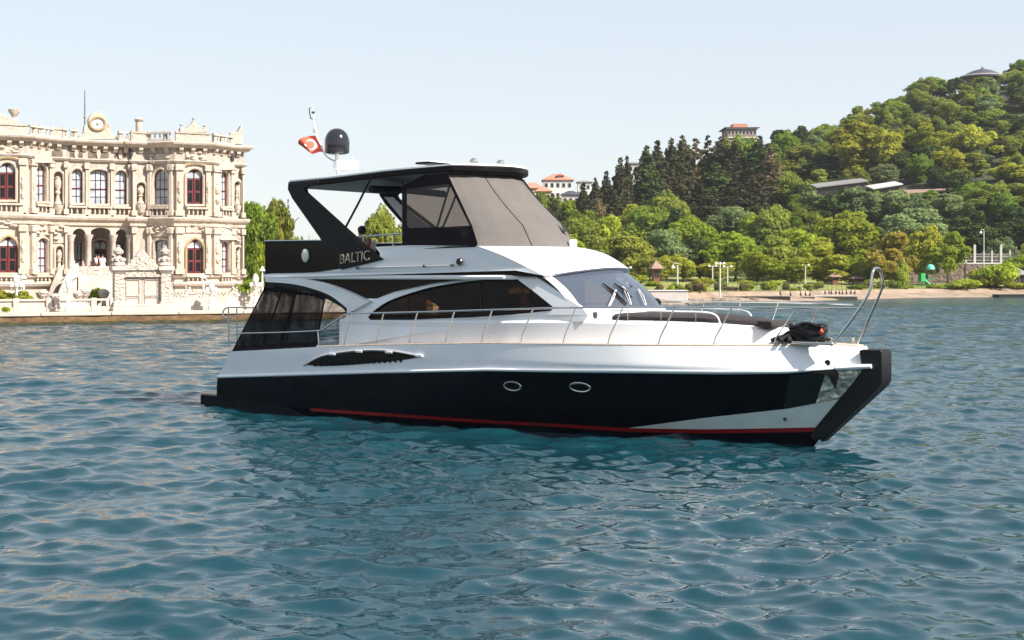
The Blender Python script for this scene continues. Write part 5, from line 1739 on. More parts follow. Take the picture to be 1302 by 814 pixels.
# upper storey --------------------------------------------------------------
zu0, zu1 = Z_STR, Z_ENT
h = []
h.append(opening(S['lbay'], -2, 19.5, 207, 255, 'round', 'door', 'tymp'))
facade(S['lbay'], zu0, zu1, h, M['stone'])
h = [opening(S['lfac'], 45.5, 58, 209, 257, 'point', 'window', 'hood')]
facade(S['lfac'], zu0, zu1, h, M['stone'])
h = [niche(S['lnic'], 67.5, 80, 218, 260)]
facade(S['lnic'], zu0, zu1, h, M['stone_grey'])
h = [opening(S['mid'], 90.5, 105, 215, 259, 'round', 'window'), opening(S['mid'], 114, 137, 216, 260, 'seg', 'window'), opening(S['mid'], 146, 161, 217, 261, 'round', 'window')]
facade(S['mid'], zu0, zu1, h, M['stone_grey'])
h = [niche(S['rnic'], 173, 185, 232, 259)]
facade(S['rnic'], zu0, zu1, h, M['stone_grey'])
h = [opening(S['rfac'], 195.5, 214, 215, 261, 'point', 'window', 'plain')]
facade(S['rfac'], zu0, zu1, h, M['stone_grey'])
h = [opening(S['rbay'], 237, 257.5, 215, 260.5, 'round', 'door', 'tymp')]
facade(S['rbay'], zu0, zu1, h, M['stone'])
h = [opening(S['efac'], 280.5, 289.5, 218, 263, 'point', 'window', 'hood')]
facade(S['efac'], zu0, zu1, h, M['stone'])
h = [niche(S['pier'], 297.5, 306, 231, 260)]
facade(S['pier'], zu0, zu1, h, M['stone'])
for k in ('ret1', 'ret2'):
    facade(S[k], Z_BASE, Z_COR, [], M['stone_grey'])
# ground storey -------------------------------------------------------------
zg0, zg1 = Z_BASE, Z_STR
h = [opening(S['lbay'], -2, 23, 301, 347.5, 'point', 'door', 'ochre')]
facade(S['lbay'], zg0, zg1, h, M['stone'])
h = [opening(S['lfac'], 47.5, 60, 303, 347.5, 'round', 'window')]
facade(S['lfac'], zg0, zg1, h, M['stone'])
h = [niche(S['lnic'], 70.5, 80.5, 313, 343)]
facade(S['lnic'], zg0, zg1, h, M['stone'])
mid_arches = [arch_poly(92.2, 109.3, 290.5, 351, 'round'), arch_poly(115.5, 140.5, 289.5, 351, 'seg'), arch_poly(146.8, 162, 291.5, 352, 'round')]
facade(S['mid'], zg0, zg1, mid_arches, M['stone'], 0.5)
h = []
facade(S['rnic'], zg0, zg1, h, M['stone_grey'])
h = [opening(S['rfac'], 197, 216, 305, 349, 'seg', 'window', 'plain')]
facade(S['rfac'], zg0, zg1, h, M['stone_grey'])
h = [opening(S['rbay'], 237.5, 258.5, 304, 348.5, 'point', 'door', 'ochre')]
facade(S['rbay'], zg0, zg1, h, M['stone'])
h = [opening(S['efac'], 281, 290.5, 307, 347.5, 'round', 'window', 'hood')]
facade(S['efac'], zg0, zg1, h, M['stone'])
h = [niche(S['pier'], 299, 307, 314, 343)]
facade(S['pier'], zg0, zg1, h, M['stone'])
# porch behind the arcade
PB = ((N_[4][0] - 1, -5.0), (N_[5][0] + 1.5, -5.0))
h = [opening(PB, 95, 104, 309, 348.5, 'flat', 'window'), opening(PB, 119.5, 136, 305, 349.5, 'seg', 'door'), opening(PB, 149, 157.5, 309, 349, 'flat', 'window')]
facade(PB, Z_BASE, Z_STR, h, M['stone_grey'])
mb = MB()
mb.plate([Q(N_[4][0], -2.0, Z_G - 0.06), Q(N_[5][0], -2.0, Z_G - 0.06), Q(N_[5][0], -5.0, Z_G - 0.06), Q(N_[4][0], -5.0, Z_G - 0.06)], (0, 0, -0.4))
mb.plate([Q(N_[4][0], -2.6, Z_STR - 0.2), Q(N_[5][0], -2.6, Z_STR - 0.2), Q(N_[5][0], -5.0, Z_STR - 0.2), Q(N_[4][0], -5.0, Z_STR - 0.2)], (0, 0, 0.2))
mb.build('porch_floor', M['marble'], palace)
for px in (90, 112.4, 143.6, 165):
    p = seg_hit(px, 350, S['mid']); p.z = Z_G - 0.05
    _, out, _l = seg_dir(S['mid'])
    p = p + out * 0.12
    ht_ = seg_hit(px, 300, S['mid']).z - p.z
    mb = MB(); mb.lathe([(0, 0), (0.36, 0), (0.36, 0.3), (0.27, 0.4), (0.25, 0.5), (0.215, ht_ - 0.5), (0.26, ht_ - 0.42), (0.25, ht_ - 0.3), (0.38, ht_ - 0.02), (0.40, ht_ + 0.1), (0, ht_ + 0.1)], 14, p)
    mb.build('column', M['marble'], palace)
# back and side walls, roof
A0, D0, A1 = N_[0][0], -15.0, N_[11][0]
mb = MB()
mb.plate([Q(A1, -1.7, Z_BASE), Q(A1, D0, Z_BASE), Q(A1, D0, Z_COR), Q(A1, -1.7, Z_COR)], (-0.4, 0, 0))
mb.plate([Q(A1 - 0.41, D0, Z_BASE), Q(A0, D0, Z_BASE), Q(A0, D0, Z_COR), Q(A1 - 0.41, D0, Z_COR)], (0, -0.4, 0))
mb.plate([Q(A0 + 0.4, D0 + 0.41, Z_BASE), Q(A0 + 0.4, -0.41, Z_BASE), Q(A0 + 0.4, -0.41, Z_COR), Q(A0 + 0.4, D0 + 0.41, Z_COR)], (-0.4, 0, 0))
mb.build('wall', M['stone'], palace)
ring = [Q(*n, 0) for n in N_] + [Q(A1, D0, 0), Q(A0, D0, 0)]
MB().plate([Vector((p.x, p.y, Z_ROOF - 0.12)) for p in ring], (0, 0, -0.3)).build('roof', M['stone_grey'], palace)
# mouldings
NN = N_ + [(A1, D0)]
sweep(NN, [(0.0, Z_PL - 0.25), (0.30, Z_PL - 0.2), (0.42, Z_PL), (0.38, Z_PL + 0.08), (0.0, Z_PL + 0.1)], 'plinth_ledge', M['marble'])
sweep(NN, [(0.0, Z_G - 0.28), (0.22, Z_G - 0.2), (0.30, Z_G - 0.02), (0.0, Z_G + 0.03)], 'sill_course', M['stone'])
sweep(NN, [(0.0, Z_STR - 0.55), (0.16, Z_STR - 0.5), (0.2, Z_STR - 0.2), (0.42, Z_STR - 0.05), (0.5, Z_STR + 0.14), (0.45, Z_STR + 0.25), (0.0, Z_STR + 0.3)], 'string_course', M['stone'])
sweep(NN, [(0.0, Z_ENT - 0.05), (0.18, Z_ENT), (0.3, Z_ENT + 0.16), (0.26, Z_ENT + 0.24), (0.02, Z_ENT + 0.28), (0.02, Z_COR - 0.06), (0.0, Z_COR - 0.04)], 'frieze', M['stone_grey'])
sweep(NN, [(0.0, Z_COR - 0.08), (0.42, Z_COR - 0.02), (0.52, Z_COR + 0.14), (0.70, Z_COR + 0.2), (0.76, Z_ROOF - 0.1), (0.72, Z_ROOF), (0.0, Z_ROOF + 0.02)], 'cornice', M['stone'])
# brackets below the cornice
for key in ('lbay', 'lfac', 'lnic', 'mid', 'rnic', 'rfac', 'rbay', 'efac', 'pier'):
    s = S[key]; al, out, ln = seg_dir(s)
    n = max(1, int(ln / 0.85))
    A = Q(*s[0], 0)
    for i in range(n):
        c = A + al * (ln * (i + 0.5) / n)
        a_, b_ = c - al * 0.17, c + al * 0.17
        z = Z_COR
        mb = MB()
        prof = [(0, -0.52), (0.16, -0.50), (0.26, -0.30), (0.40, -0.24), (0.42, -0.03), (0, -0.03)]
        mb.plate([a_ + out * o_ + Vector((0, 0, z + q_)) for o_, q_ in prof], b_ - a_)
        mb.build('bracket', M['stone'], palace)
        if i < n - 1:
            c2 = A + al * (ln * (i + 1.0) / n)
            a_, b_ = c2 - al * 0.2, c2 + al * 0.2
            z = Z_COR - 0.46
            mb = MB(); mb.plate([Vector((a_.x, a_.y, z)), Vector((b_.x, b_.y, z)), Vector((b_.x, b_.y, z + 0.34)), Vector((a_.x, a_.y, z + 0.34))], out * 0.05)
            mb.build('ochre_panel', M['stone_ochre'], palace)
# small attic grilles in the frieze of the middle part
for l, r in ((66, 79.5), (88.5, 105), (112, 138), (145, 160.5)):
    s = S['mid'] if l > 80 else S['lnic']
    al, out, ln = seg_dir(s)
    MB().plate([seg_hit(x, y, s) + out * 0.03 for x, y in ((l, 201), (r, 201), (r, 192), (l, 192))], out * 0.02).build('attic_grille', M['rubble_wall'], palace)
    if l > 80:
        c = (l + r) / 2
        MB().plate([seg_hit(x, y, s) + out * 0.05 for x, y in ((c - 1.6, 202), (c + 1.6, 202), (c + 2.6, 196), (c + 1.6, 191), (c - 1.6, 191), (c - 2.6, 196))], out * 0.12).build('attic_block', M['stone_carved'], palace)

# pilasters and corner strips
for key, a_, b_ in (('lbay', 24.5, 32), ('lfac', 37.5, 42), ('lfac', 60.5, 63.5), ('lnic', 82, 84.5), ('mid', 108, 111.5), ('mid', 140, 143.5), ('mid', 163.5, 165.8), ('rnic', 168, 171.5), ('rnic', 186.5, 188.8), ('rfac', 190.5, 193.5), ('rfac', 216.5, 220.5), ('rbay', 223.5, 231.5), ('rbay', 261, 266), ('efac', 269, 276.5), ('efac', 291.5, 294.5), ('pier', 307.3, 309.3)):
    pilaster(S[key], a_, b_, Z_U + 0.05, Z_ENT - 0.1)
    if key != 'mid':
        pilaster(S[key], a_, b_, Z_G + 0.05, Z_STR - 0.6, 0.32)
# carved overdoors between the storeys
for key, l, r, yt, yb in (('lbay', -2, 21, 277, 290), ('lfac', 43, 62, 279, 300), ('lnic', 68, 83, 286, 309), ('rfac', 193, 217, 284, 301), ('rbay', 236, 262, 281, 296), ('efac', 276, 293, 283, 300), ('pier', 297, 308, 292, 310), ('lbay', -2, 21, 185.5, 196), ('rbay', 236, 262, 193, 206), ('rfac', 192, 218, 196, 209)):
    s = S[key]; al, out, ln = seg_dir(s)
    mb = MB(); mb.plate([seg_hit(x, y, s) for x, y in ((l, yb), (r, yb), (r, yt), (l, yt))], out * 0.10)
    rr = random.Random(int(l * 7 + yt))
    for k in range(9):                                 # leafy bosses
        p = seg_hit(rr.uniform(l + 1, r - 1), rr.uniform(yt + 1, yb - 1), s)
        mb.lathe([(0, 0), (0.16, 0.05), (0.25, 0.16), (0.13, 0.28), (0, 0.34)], 7, p + out * 0.08 - Vector((0, 0, 0.15)))
    mb.build('carved_panel', M['stone_carved'], palace)

def balustrade(P0, P1, z0, h, name='balustrade', m='marble', parent=None, step=0.36, post=True, base=0.16):
    """rail, base and turned balusters between two palace-local points"""
    d = (P1 - P0); ln = d.length; al = d / ln; out = Vector((al.y, -al.x, 0))
    def bar(mb, za, zb, w, e=0.0):
        a_, b_ = P0 - out * -w - al * e, P1 - out * -w + al * e
        mb.plate([Vector((a_.x, a_.y, za)), Vector((b_.x, b_.y, za)), Vector((b_.x, b_.y, zb)), Vector((a_.x, a_.y, zb))], -out * (2 * w))
    mb = MB(); bar(mb, z0 + h - 0.16, z0 + h, 0.16); bar(mb, z0, z0 + base, 0.14)
    o = mb.build(name, M[m], parent or palace)
    mb = MB()
    n = max(2, int(ln / step))
    hh = h - 0.16 - base
    for i in range(n):
        p = P0 + al * (ln * (i + 0.5) / n); 
        mb.lathe([(0.08, 0), (0.05, hh * 0.12), (0.10, hh * 0.38), (0.05, hh * 0.75), (0.08, hh)], 6, Vector((p.x, p.y, z0 + base)))
    tag(mb.build('balusters', M[m], o), kind='stuff')
    return o
# balconies in front of the upper windows
for key, l, r in (('lbay', -2, 29), ('lfac', 42.5, 62), ('mid', 86.5, 108), ('mid', 111, 140), ('mid', 143, 165), ('rfac', 194, 216), ('rbay', 236, 264), ('efac', 278, 293)):
    s = S[key]; al, out, ln = seg_dir(s)
    A, B = seg_hit(l, 260, s), seg_hit(r, 260, s)
    A.z = B.z = 0
    balustrade(A + out * 0.32, B + out * 0.32, Z_STR + 0.26, 0.86, m='stone')
    if key != 'mid':
        A.z = B.z = 0
        balustrade(A + out * 0.25, B + out * 0.25, Z_PL + 0.09, Z_G - Z_PL - 0.12, m='stone', base=0.1)
# roof balustrade: turned stretches and carved solid panels
RB0, RBH = Z_ROOF + 0.02, 0.80
roof_runs = [('lbay', -70, 34, 'solid'), ('lfac', 34, 64, 'turned'), ('lnic', 66, 79, 'solid'), ('lnic', 79, 85, 'turned'), ('mid', 88, 98, 'turned'), ('mid', 150, 165, 'turned'), ('rnic', 168, 188, 'solid'), ('rfac', 189.5, 221, 'turned'), ('rbay', 222.5, 266, 'solid'), ('efac', 267.5, 294, 'turned')]
for key, l, r, st in roof_runs:
    s = S[key]; al, out, ln = seg_dir(s)
    A, B = seg_hit(max(l, -74), 170, s), seg_hit(r, 170, s)
    A.z = B.z = 0
    A, B = A + out * 0.25, B + out * 0.25
    if st == 'turned':
        balustrade(A, B, RB0, RBH, step=0.42)
    else:
        mb = MB()
        mb.plate([Vector((A.x, A.y, RB0)), Vector((B.x, B.y, RB0)), Vector((B.x, B.y, RB0 + RBH - 0.12)), Vector((A.x, A.y, RB0 + RBH - 0.12))], -out * 0.3)
        o = mb.build('parapet', M['stone_carved'], palace)
        A2, B2 = A + out * 0.08, B + out * 0.08
        MB().plate([Vector((A2.x, A2.y, RB0 + RBH - 0.12)), Vector((B2.x, B2.y, RB0 + RBH - 0.12)), Vector((B2.x, B2.y, RB0 + RBH + 0.02)), Vector((A2.x, A2.y, RB0 + RBH + 0.02))], -out * 0.45).build('coping', M['stone_grey'], o)
# posts with small finials along the parapet
for key, px in (('lfac', 42), ('lfac', 50), ('lnic', 66), ('lnic', 80), ('mid', 95), ('mid', 152), ('rnic', 168), ('rfac', 190), ('rfac', 211), ('efac', 271), ('efac', 281), ('efac', 292)):
    s = S[key]; al, out, ln = seg_dir(s)
    p = seg_hit(px, 165, s) + out * 0.12
    mb = MB(); mb.lathe([(0, 0), (0.2, 0), (0.2, RBH + 0.03), (0.09, RBH + 0.05), (0.1, RBH + 0.12), (0.03, RBH + 0.2), (0, RBH + 0.22)], 8, Vector((p.x, p.y, RB0)))
    mb.build('parapet_post', M['stone'], palace)
# crest with the oval medallion in the middle
s = S['mid']; al, out, ln = seg_dir(s)
cr = spline([(99, 177), (101, 172), (106, 169), (107.5, 160), (110, 157.5), (111.5, 162), (113, 160), (112.5, 152), (117, 145), (121, 142.5), (124, 140.5), (127, 142.5), (131, 145.5), (135.5, 152), (135, 160), (137, 162.5), (139, 159), (141, 161), (142, 169), (147, 173), (150, 177)], 3)
o = MB().plate([seg_hit(x, y, s) for x, y in cr], -out * 0.55).build('crest', M['stone_carved'], palace, bevel=0.05)
oval = lambda k, off: [seg_hit(124 + 8.2 * k * math.cos(2 * math.pi * i / 26), 157.3 + 6.8 * k * math.sin(2 * math.pi * i / 26), s) + out * off for i in range(26)]
MB().tube(oval(1.18, 0.06), 0.13, 6, closed=True).build('medallion_ring', M['stone_ochre'], o)
MB().plate(oval(1.0, 0.05), -out * 0.04).build('medallion', M['palace_glass'], o)
MB().lathe([(0, -0.12), (0.1, -0.05), (0.12, 0.05), (0.05, 0.12), (0, 0.14)], 8, seg_hit(124, 158, s) + out * 0.04).build('medallion_boss', M['stone_ochre'], o)
# gable crest over the right bay and stepped piece at the corner
s = S['rbay']; al, out, ln = seg_dir(s)
gc = [(229, 168), (229, 163), (231, 161.5), (234, 163.5), (236, 164.5), (239, 161.5), (243, 158), (246.5, 153.5), (250, 158), (254, 161), (257, 164.5), (259, 164), (260.5, 162.5), (263, 164), (263, 168.5)]
o = MB().plate([seg_hit(x, y, s) for x, y in gc], -out * 0.5).build('gable_crest', M['stone_carved'], palace, bevel=0.04)
for x, y in ((231, 161.5), (246.5, 153.5), (260.5, 162.8)):
    MB().lathe([(0, -0.05), (0.1, 0), (0.06, 0.1), (0.15, 0.2), (0.05, 0.32), (0, 0.36)], 8, seg_hit(x, y, s) - out * 0.2).build('finial', M['stone_grey'], o)
s = S['pier']; al, out, ln = seg_dir(s)
cp = [(293.5, 183), (293.5, 169), (297, 167.5), (299, 169.5), (303, 167), (305, 163), (306.5, 160), (308.5, 160), (308.5, 184)]
MB().plate([seg_hit(x, y, s) for x, y in cp], -out * 0.6).build('corner_crest', M['stone_carved'], palace, bevel=0.04)
s = S['lbay']; al, out, ln = seg_dir(s)
cp = [(-30, 158), (-22, 152), (-12, 147), (-3, 142), (5, 146), (10, 150.5), (17, 152), (24, 153.5), (24, 158)]
MB().plate([seg_hit(x, y, s) for x, y in cp], -out * 0.5).build('gable_crest', M['stone_carved'], palace, bevel=0.04)
p = seg_hit(18.5, 154, s) - out * 0.3
mb = MB(); mb.lathe([(0, 0), (0.28, 0), (0.28, 0.2), (0.12, 0.3), (0.2, 0.45), (0.42, 0.72), (0.46, 0.95), (0.4, 0.98), (0, 0.98)], 14, p)
mb.build('roof_urn', M['stone_carved'], palace)
# chimney shaft and flagpole
s = S['rnic']; al, out, ln = seg_dir(s)
p = seg_hit(183.5, 166, s) - out * 2.0
mb = MB(); mb.lathe([(0.28, -1.6), (0.28, 0.9), (0.36, 0.98), (0.42, 1.12), (0.3, 1.2), (0.22, 1.3), (0, 1.3)], 12, Vector((p.x, p.y, p.z)))
mb.build('chimney', M['stone'], palace)
p = seg_hit(110.2, 172, S['mid']) - seg_dir(S['mid'])[1] * 0.8
top_ = seg_hit(110.2, 114, S['mid'])
MB().tube([p, Vector((p.x, p.y, p.z + 1.2)), Vector((p.x, p.y, top_.z + 0.05))], [0.07, 0.05, 0.03], 8).build('flagpole', M['iron'], palace)
MB().lathe([(0, -0.12), (0.12, -0.04), (0.12, 0.06), (0, 0.14)], 8, Vector((p.x, p.y, p.z + 1.6))).build('pole_collar', M['stone_ochre'], palace)
# dark lantern boxes at the inner corners below the cornice
for key, px, py in (('ret2', 166.5, 196), ('pier', 294.8, 199)):
    p = seg_hit(px, py, S['mid' if key == 'ret2' else 'pier'])
    _, out, _l = seg_dir(S['mid'])
    mb = MB(); mb.lathe([(0, -0.5), (0.1, -0.45), (0.16, -0.1), (0.18, 0.25), (0.08, 0.4), (0, 0.42)], 8, p + out * 0.3); mb.build('lantern', M['iron'], palace)

# curved white stairs up to the porch
zs = Z_G - 0.05
st = MB()
s = S['mid']; al, out, ln = seg_dir(s)
C0 = seg_hit(92, 350, s); C1 = seg_hit(166, 350, s)
C0.z = C1.z = 0
land = [C0 + out * 0.1, C1 + out * 0.1, C1 + out * 2.6, C0 + out * 2.6]
stairs = MB()
stairs.plate([Vector((p.x, p.y, zs)) for p in land], (0, 0, -0.3))
stairs.plate([Vector((p.x, p.y, zs - 0.302)) for p in land], (0, 0, -(zs - 0.9)))
so = stairs.build('landing', M['marble'], palace)
for sgn, base in ((-1, C0), (1, C1)):
    mb = MB()
    n = 12
    for i in range(n):                                 # curved flight fanning out from the landing
        z = zs - (zs - 0.78) * (i + 1) / (n + 1)
        x = sgn * (0.1 + 0.18 * i)
        q0 = base + out * (2.5 + 0.012 * i * i) + al * x; q1 = base + out * (0.7 + 0.02 * i * i) + al * x
        e = al * sgn * 0.18
        mb.plate([Vector((q.x, q.y, 0.7)) for q in (q0, q0 + e, q1 + e, q1)], (0, 0, z - 0.7))
    mb.build('steps', M['marble'], so)
    # swept parapets, outer and inner
    for d0, dd in ((2.62, 0.014), (0.55, 0.022)):
        rows = []
        for i in range(17):
            t = i / 16
            z = 0.78 + (zs + 0.85 - 0.78) * (math.cos(t * math.pi / 2) ** 1.3) + 0.15
            c = base + out * (d0 + dd * (t * 12) ** 2) + al * sgn * (t * 2.4 + (0.5 if d0 < 1 else 0))
            c2 = c - out * 0.22
            zl_ = max(0.75, z - 1.15)
            rows.append([Vector((c.x, c.y, zl_)), Vector((c.x, c.y, z)), Vector((c2.x, c2.y, z)), Vector((c2.x, c2.y, zl_))])
        mb = MB(); mb.grid(rows); mb.f.append((0, 1, 2, 3)); mb.f.append(tuple(len(mb.v) - 4 + k for k in range(4)))
        mb.build('stair_parapet', M['marble'], so)
a_, b_ = C0 + out * 2.5, C1 + out * 2.5
mb = MB(); mb.plate([Vector((a_.x, a_.y, zs)), Vector((b_.x, b_.y, zs)), Vector((b_.x, b_.y, zs + 0.75)), Vector((a_.x, a_.y, zs + 0.75))], -out * 0.2)
mb.build('landing_parapet', M['marble_carved'], so)

# people on the porch
def porch_pt(px, back):
    p = seg_hit(px, 350, S['mid']) - seg_dir(S['mid'])[1] * back
    w = pl_world(p.x, -p.y); w.z = Z_G - 0.05
    return w
def stair_pt(px, fwd):
    p = seg_hit(px, 350, S['mid']) + seg_dir(S['mid'])[1] * fwd
    w = pl_world(p.x, -p.y); w.z = zs
    return w
person(stair_pt(126.3, 1.3), PANG - R(100), 'bride in a wide white gown on the palace porch steps', 'white_cloth', 'white_cloth', gown=True)
person(stair_pt(123.0, 0.7), PANG - R(60), 'person in black suit standing close beside the bride in white', 'black_cloth', 'black_cloth')
person(stair_pt(119.6, 0.9), PANG - R(30), 'person in white top and rust brown skirt left of the bride', 'white_cloth', 'brown_cloth')
person(stair_pt(139.5, 1.2), PANG + R(170), 'person in navy blue clothes standing right of the bride by the gate pillar', 'navy_cloth', 'navy_cloth', scale=0.95)

# ------------------------------------------------------------------ garden front: gate, walls, lamps
def qbox(mb, a0, a1, b0, b1, z0, z1):
    vs = [qp(a0, b0, z0), qp(a1, b0, z0), qp(a1, b1, z0), qp(a0, b1, z0), qp(a0, b0, z1), qp(a1, b0, z1), qp(a1, b1, z1), qp(a0, b1, z1)]
    return mb.add(vs, [(0, 3, 2, 1), (4, 5, 6, 7), (0, 1, 5, 4), (1, 2, 6, 5), (2, 3, 7, 6), (3, 0, 4, 7)])
def qlathe(mb, prof, a, b, z, n=12):
    return mb.lathe(prof, n, qp(a, b, z))
GB = 3.2                                              # the garden front stands this far behind the quay edge
def qa(px, b=GB): return qhit(px, 380, b)[0]
def qz(px, py, b=GB): return qhit(px, py, b)[1]
G0 = QTOP - 0.01
gate = empty('garden_gate', qp(qa(180), GB, G0), 0, 'tall carved marble gate with triangular pediment and urns on its two pillars', 'gate')
def to_gate(o):
    o.parent = gate
    o.location = -Vector(gate.location)
    return o
for l, r in ((144.5, 157), (203.5, 216)):
    a0, a1 = qa(l), qa(r)
    zt = qz((l + r) / 2, 339)
    mb = MB()
    qbox(mb, a0, a1, GB - 0.35, GB + 0.45, G0, zt - 0.45)
    qbox(mb, a0 - 0.12, a1 + 0.12, GB - 0.5, GB + 0.6, G0 - 0.002, G0 + 0.7)
    pi = to_gate(mb.build('pillar', M['marble_carved'], bevel=0.04))
    mb = MB()
    qbox(mb, a0 - 0.10, a1 + 0.10, GB - 0.45, GB + 0.55, zt - 0.45, zt - 0.3)
    qbox(mb, a0 - 0.22, a1 + 0.22, GB - 0.57, GB + 0.67, zt - 0.3, zt)
    o = mb.build('cap', M['marble'], pi, bevel=0.03)
    mb = MB()
    c = qp((a0 + a1) / 2, GB + 0.05, zt)
    mb.lathe([(0, 0), (0.5, 0), (0.55, 0.12), (0.42, 0.4), (0.5, 0.55), (0.25, 0.7), (0.16, 0.8), (0.34, 0.95), (0.38, 1.15), (0.22, 1.3), (0.12, 1.42), (0.14, 1.5), (0, 1.62)], 14, c)
    for k in range(8):
        an = k * math.pi / 4
        mb.lathe([(0, -0.1), (0.14, 0), (0.12, 0.16), (0, 0.24)], 6, c + Vector((0.42 * math.cos(an), 0.42 * math.sin(an), 0.42)))
    mb.build('urn', M['marble_carved'], pi)
a0, a1 = qa(157), qa(203.5)
zl = qz(180, 344)
mb = MB()
qbox(mb, a0, a1, GB - 0.25, GB + 0.35, zl - 0.5, zl)
qbox(mb, a0 + 0.001, a1 - 0.001, GB - 0.38, GB + 0.48, zl, zl + 0.22)
lin = to_gate(mb.build('lintel', M['marble_carved'], bevel=0.03))
am = (a0 + a1) / 2
zp = qz(180, 318)
ph = zp - zl - 0.22
ped = [(a0 + 0.1, zl + 0.22), (a0 + 0.15, zl + 0.3), (a0 + (am - a0) * 0.35, zl + 0.22 + ph * 0.36), (a0 + (am - a0) * 0.65, zl + 0.22 + ph * 0.64), (am - 0.22, zp - 0.12), (am, zp), (am + 0.22, zp - 0.12), (a1 - (a1 - am) * 0.65, zl + 0.22 + ph * 0.64), (a1 - (a1 - am) * 0.35, zl + 0.22 + ph * 0.36), (a1 - 0.15, zl + 0.3), (a1 - 0.1, zl + 0.22)]
off = QN * 0.5
mb = MB(); mb.plate([qp(a, GB + 0.3, z) for a, z in ped], off); mb.build('pediment', M['marble_carved'], lin, bevel=0.04)
for s_ in (0, 1):
    l, r = (a0 + 0.02, am - 0.02) if s_ == 0 else (am + 0.02, a1 - 0.02)
    mb = MB(); qbox(mb, l, r, GB, GB + 0.12, G0 + 0.05, zl - 0.5)
    dl = to_gate(mb.build('gate_leaf', M['marble'], bevel=0.02))
    mb = MB()
    for za, zb in ((0.12, 0.40), (0.45, 0.92)):
        z0_, z1_ = G0 + (zl - 0.5 - G0) * za, G0 + (zl - 0.5 - G0) * zb
        pth = [qp(l + 0.18, GB - 0.03, z0_), qp(r - 0.18, GB - 0.03, z0_), qp(r - 0.18, GB - 0.03, z1_), qp(l + 0.18, GB - 0.03, z1_)]
        mb.tube(pth, 0.05, 6, closed=True)
    arc = [qp(l + 0.3 + 1.2 * math.sin(t), GB - 0.03, G0 + 1.7 + 1.2 * math.cos(t)) for t in np.linspace(0, 1.5, 10)] if s_ else [qp(r - 0.3 - 1.2 * math.sin(t), GB - 0.03, G0 + 1.7 + 1.2 * math.cos(t)) for t in np.linspace(0, 1.5, 10)]
    mb.tube(arc, 0.05, 6)
    mb.build('moulding', M['marble_carved'], dl)
mb = MB(); qbox(mb, qa(140), qa(222), GB - 1.0, GB + 0.8, G0 - 0.001, G0 + 0.32); qbox(mb, qa(142), qa(220), GB - 0.7, GB + 0.8, G0 + 0.32, G0 + 0.5)
to_gate(mb.build('step', M['marble'], bevel=0.03))

# low bar-filled wall left of the gate
wall_l = empty('garden_wall', qp(qa(100), GB, G0), 0, 'low pale marble wall with upright bars left of the carved gate', 'wall')
def under(root, o):
    o.parent = root
    o.location = -Vector(root.location)
    return o
za, zb = G0, qz(100, 380)
mb = MB()
qbox(mb, qa(-40), qa(144), GB - 0.15, GB + 0.25, za, za + 0.35); qbox(mb, qa(-40), qa(144), GB - 0.12, GB + 0.22, zb - 0.15, zb)
for px in (-20, 20, 62, 72, 119, 143):
    qbox(mb, qa(px) - 0.2, qa(px) + 0.2, GB - 0.2, GB + 0.3, za - 0.002, zb + 0.06)
under(wall_l, mb.build('wall_frame', M['marble'], bevel=0.02))
mb = MB()
qbox(mb, qa(-20) + 0.2, qa(72) - 0.2, GB, GB + 0.1, za + 0.35, zb - 0.15)
under(wall_l, mb.build('wall_panel', M['marble'], bevel=0.01))
mb = MB()
k = 0
for px in np.arange(74.5, 118, 2.3):
    mb.tube([qp(qa(px), GB + 0.05, za + 0.35), qp(qa(px), GB + 0.05, zb - 0.15)], 0.045, 5)
under(wall_l, mb.build('bars', M['white_paint']))
# carved lace parapet wall right of the gate
wall_r = empty('garden_parapet', qp(qa(270), GB, G0), 0, 'white lace-like marble parapet with pointed finials right of the carved gate', 'wall')
zw = qz(250, 379)
mb = MB()
A_, B_ = qa(216), qa(352)
qbox(mb, A_, B_, GB - 0.12, GB + 0.22, za, zw)
qbox(mb, A_, B_, GB - 0.2, GB + 0.3, za - 0.002, za + 0.3)
pw = under(wall_r, mb.build('parapet_base', M['marble'], bevel=0.02))
def skyline(px):
    """upper edge of the carved lace, in photo rows"""
    y = 375.5
    for c, w, t in ((240.5, 7, 366), (269, 7, 366.5), (298, 7, 366), (325, 7, 366.5), (217, 5, 365)):
        if abs(px - c) < w: y = min(y, t + (abs(px - c) / w) ** 1.3 * 9.5)
    y -= 2.2 * max(0, math.sin(px * 1.15)) ** 3
    return y
pts = []
for px in np.arange(216.5, 351, 0.7):
    pts.append(qp(qa(px), GB - 0.1, qz(px, skyline(px))))
loop = [qp(qa(216.5), GB - 0.1, zw - 0.02)] + [qp(qa(350.5), GB - 0.1, zw - 0.02)] + list(reversed(pts))
mb = MB(); mb.plate(loop, -QN * 0.26)
under(wall_r, mb.build('carved_crest', M['marble_carved']))
mb = MB()
for px in np.arange(218, 350, 4.6):
    p = qp(qa(px), GB, qz(px, skyline(px)) - 0.05)
    mb.lathe([(0, 0), (0.12, 0.02), (0.05, 0.12), (0.1, 0.2), (0, 0.42)], 6, p)
under(wall_r, mb.build('finials', M['marble_carved']))

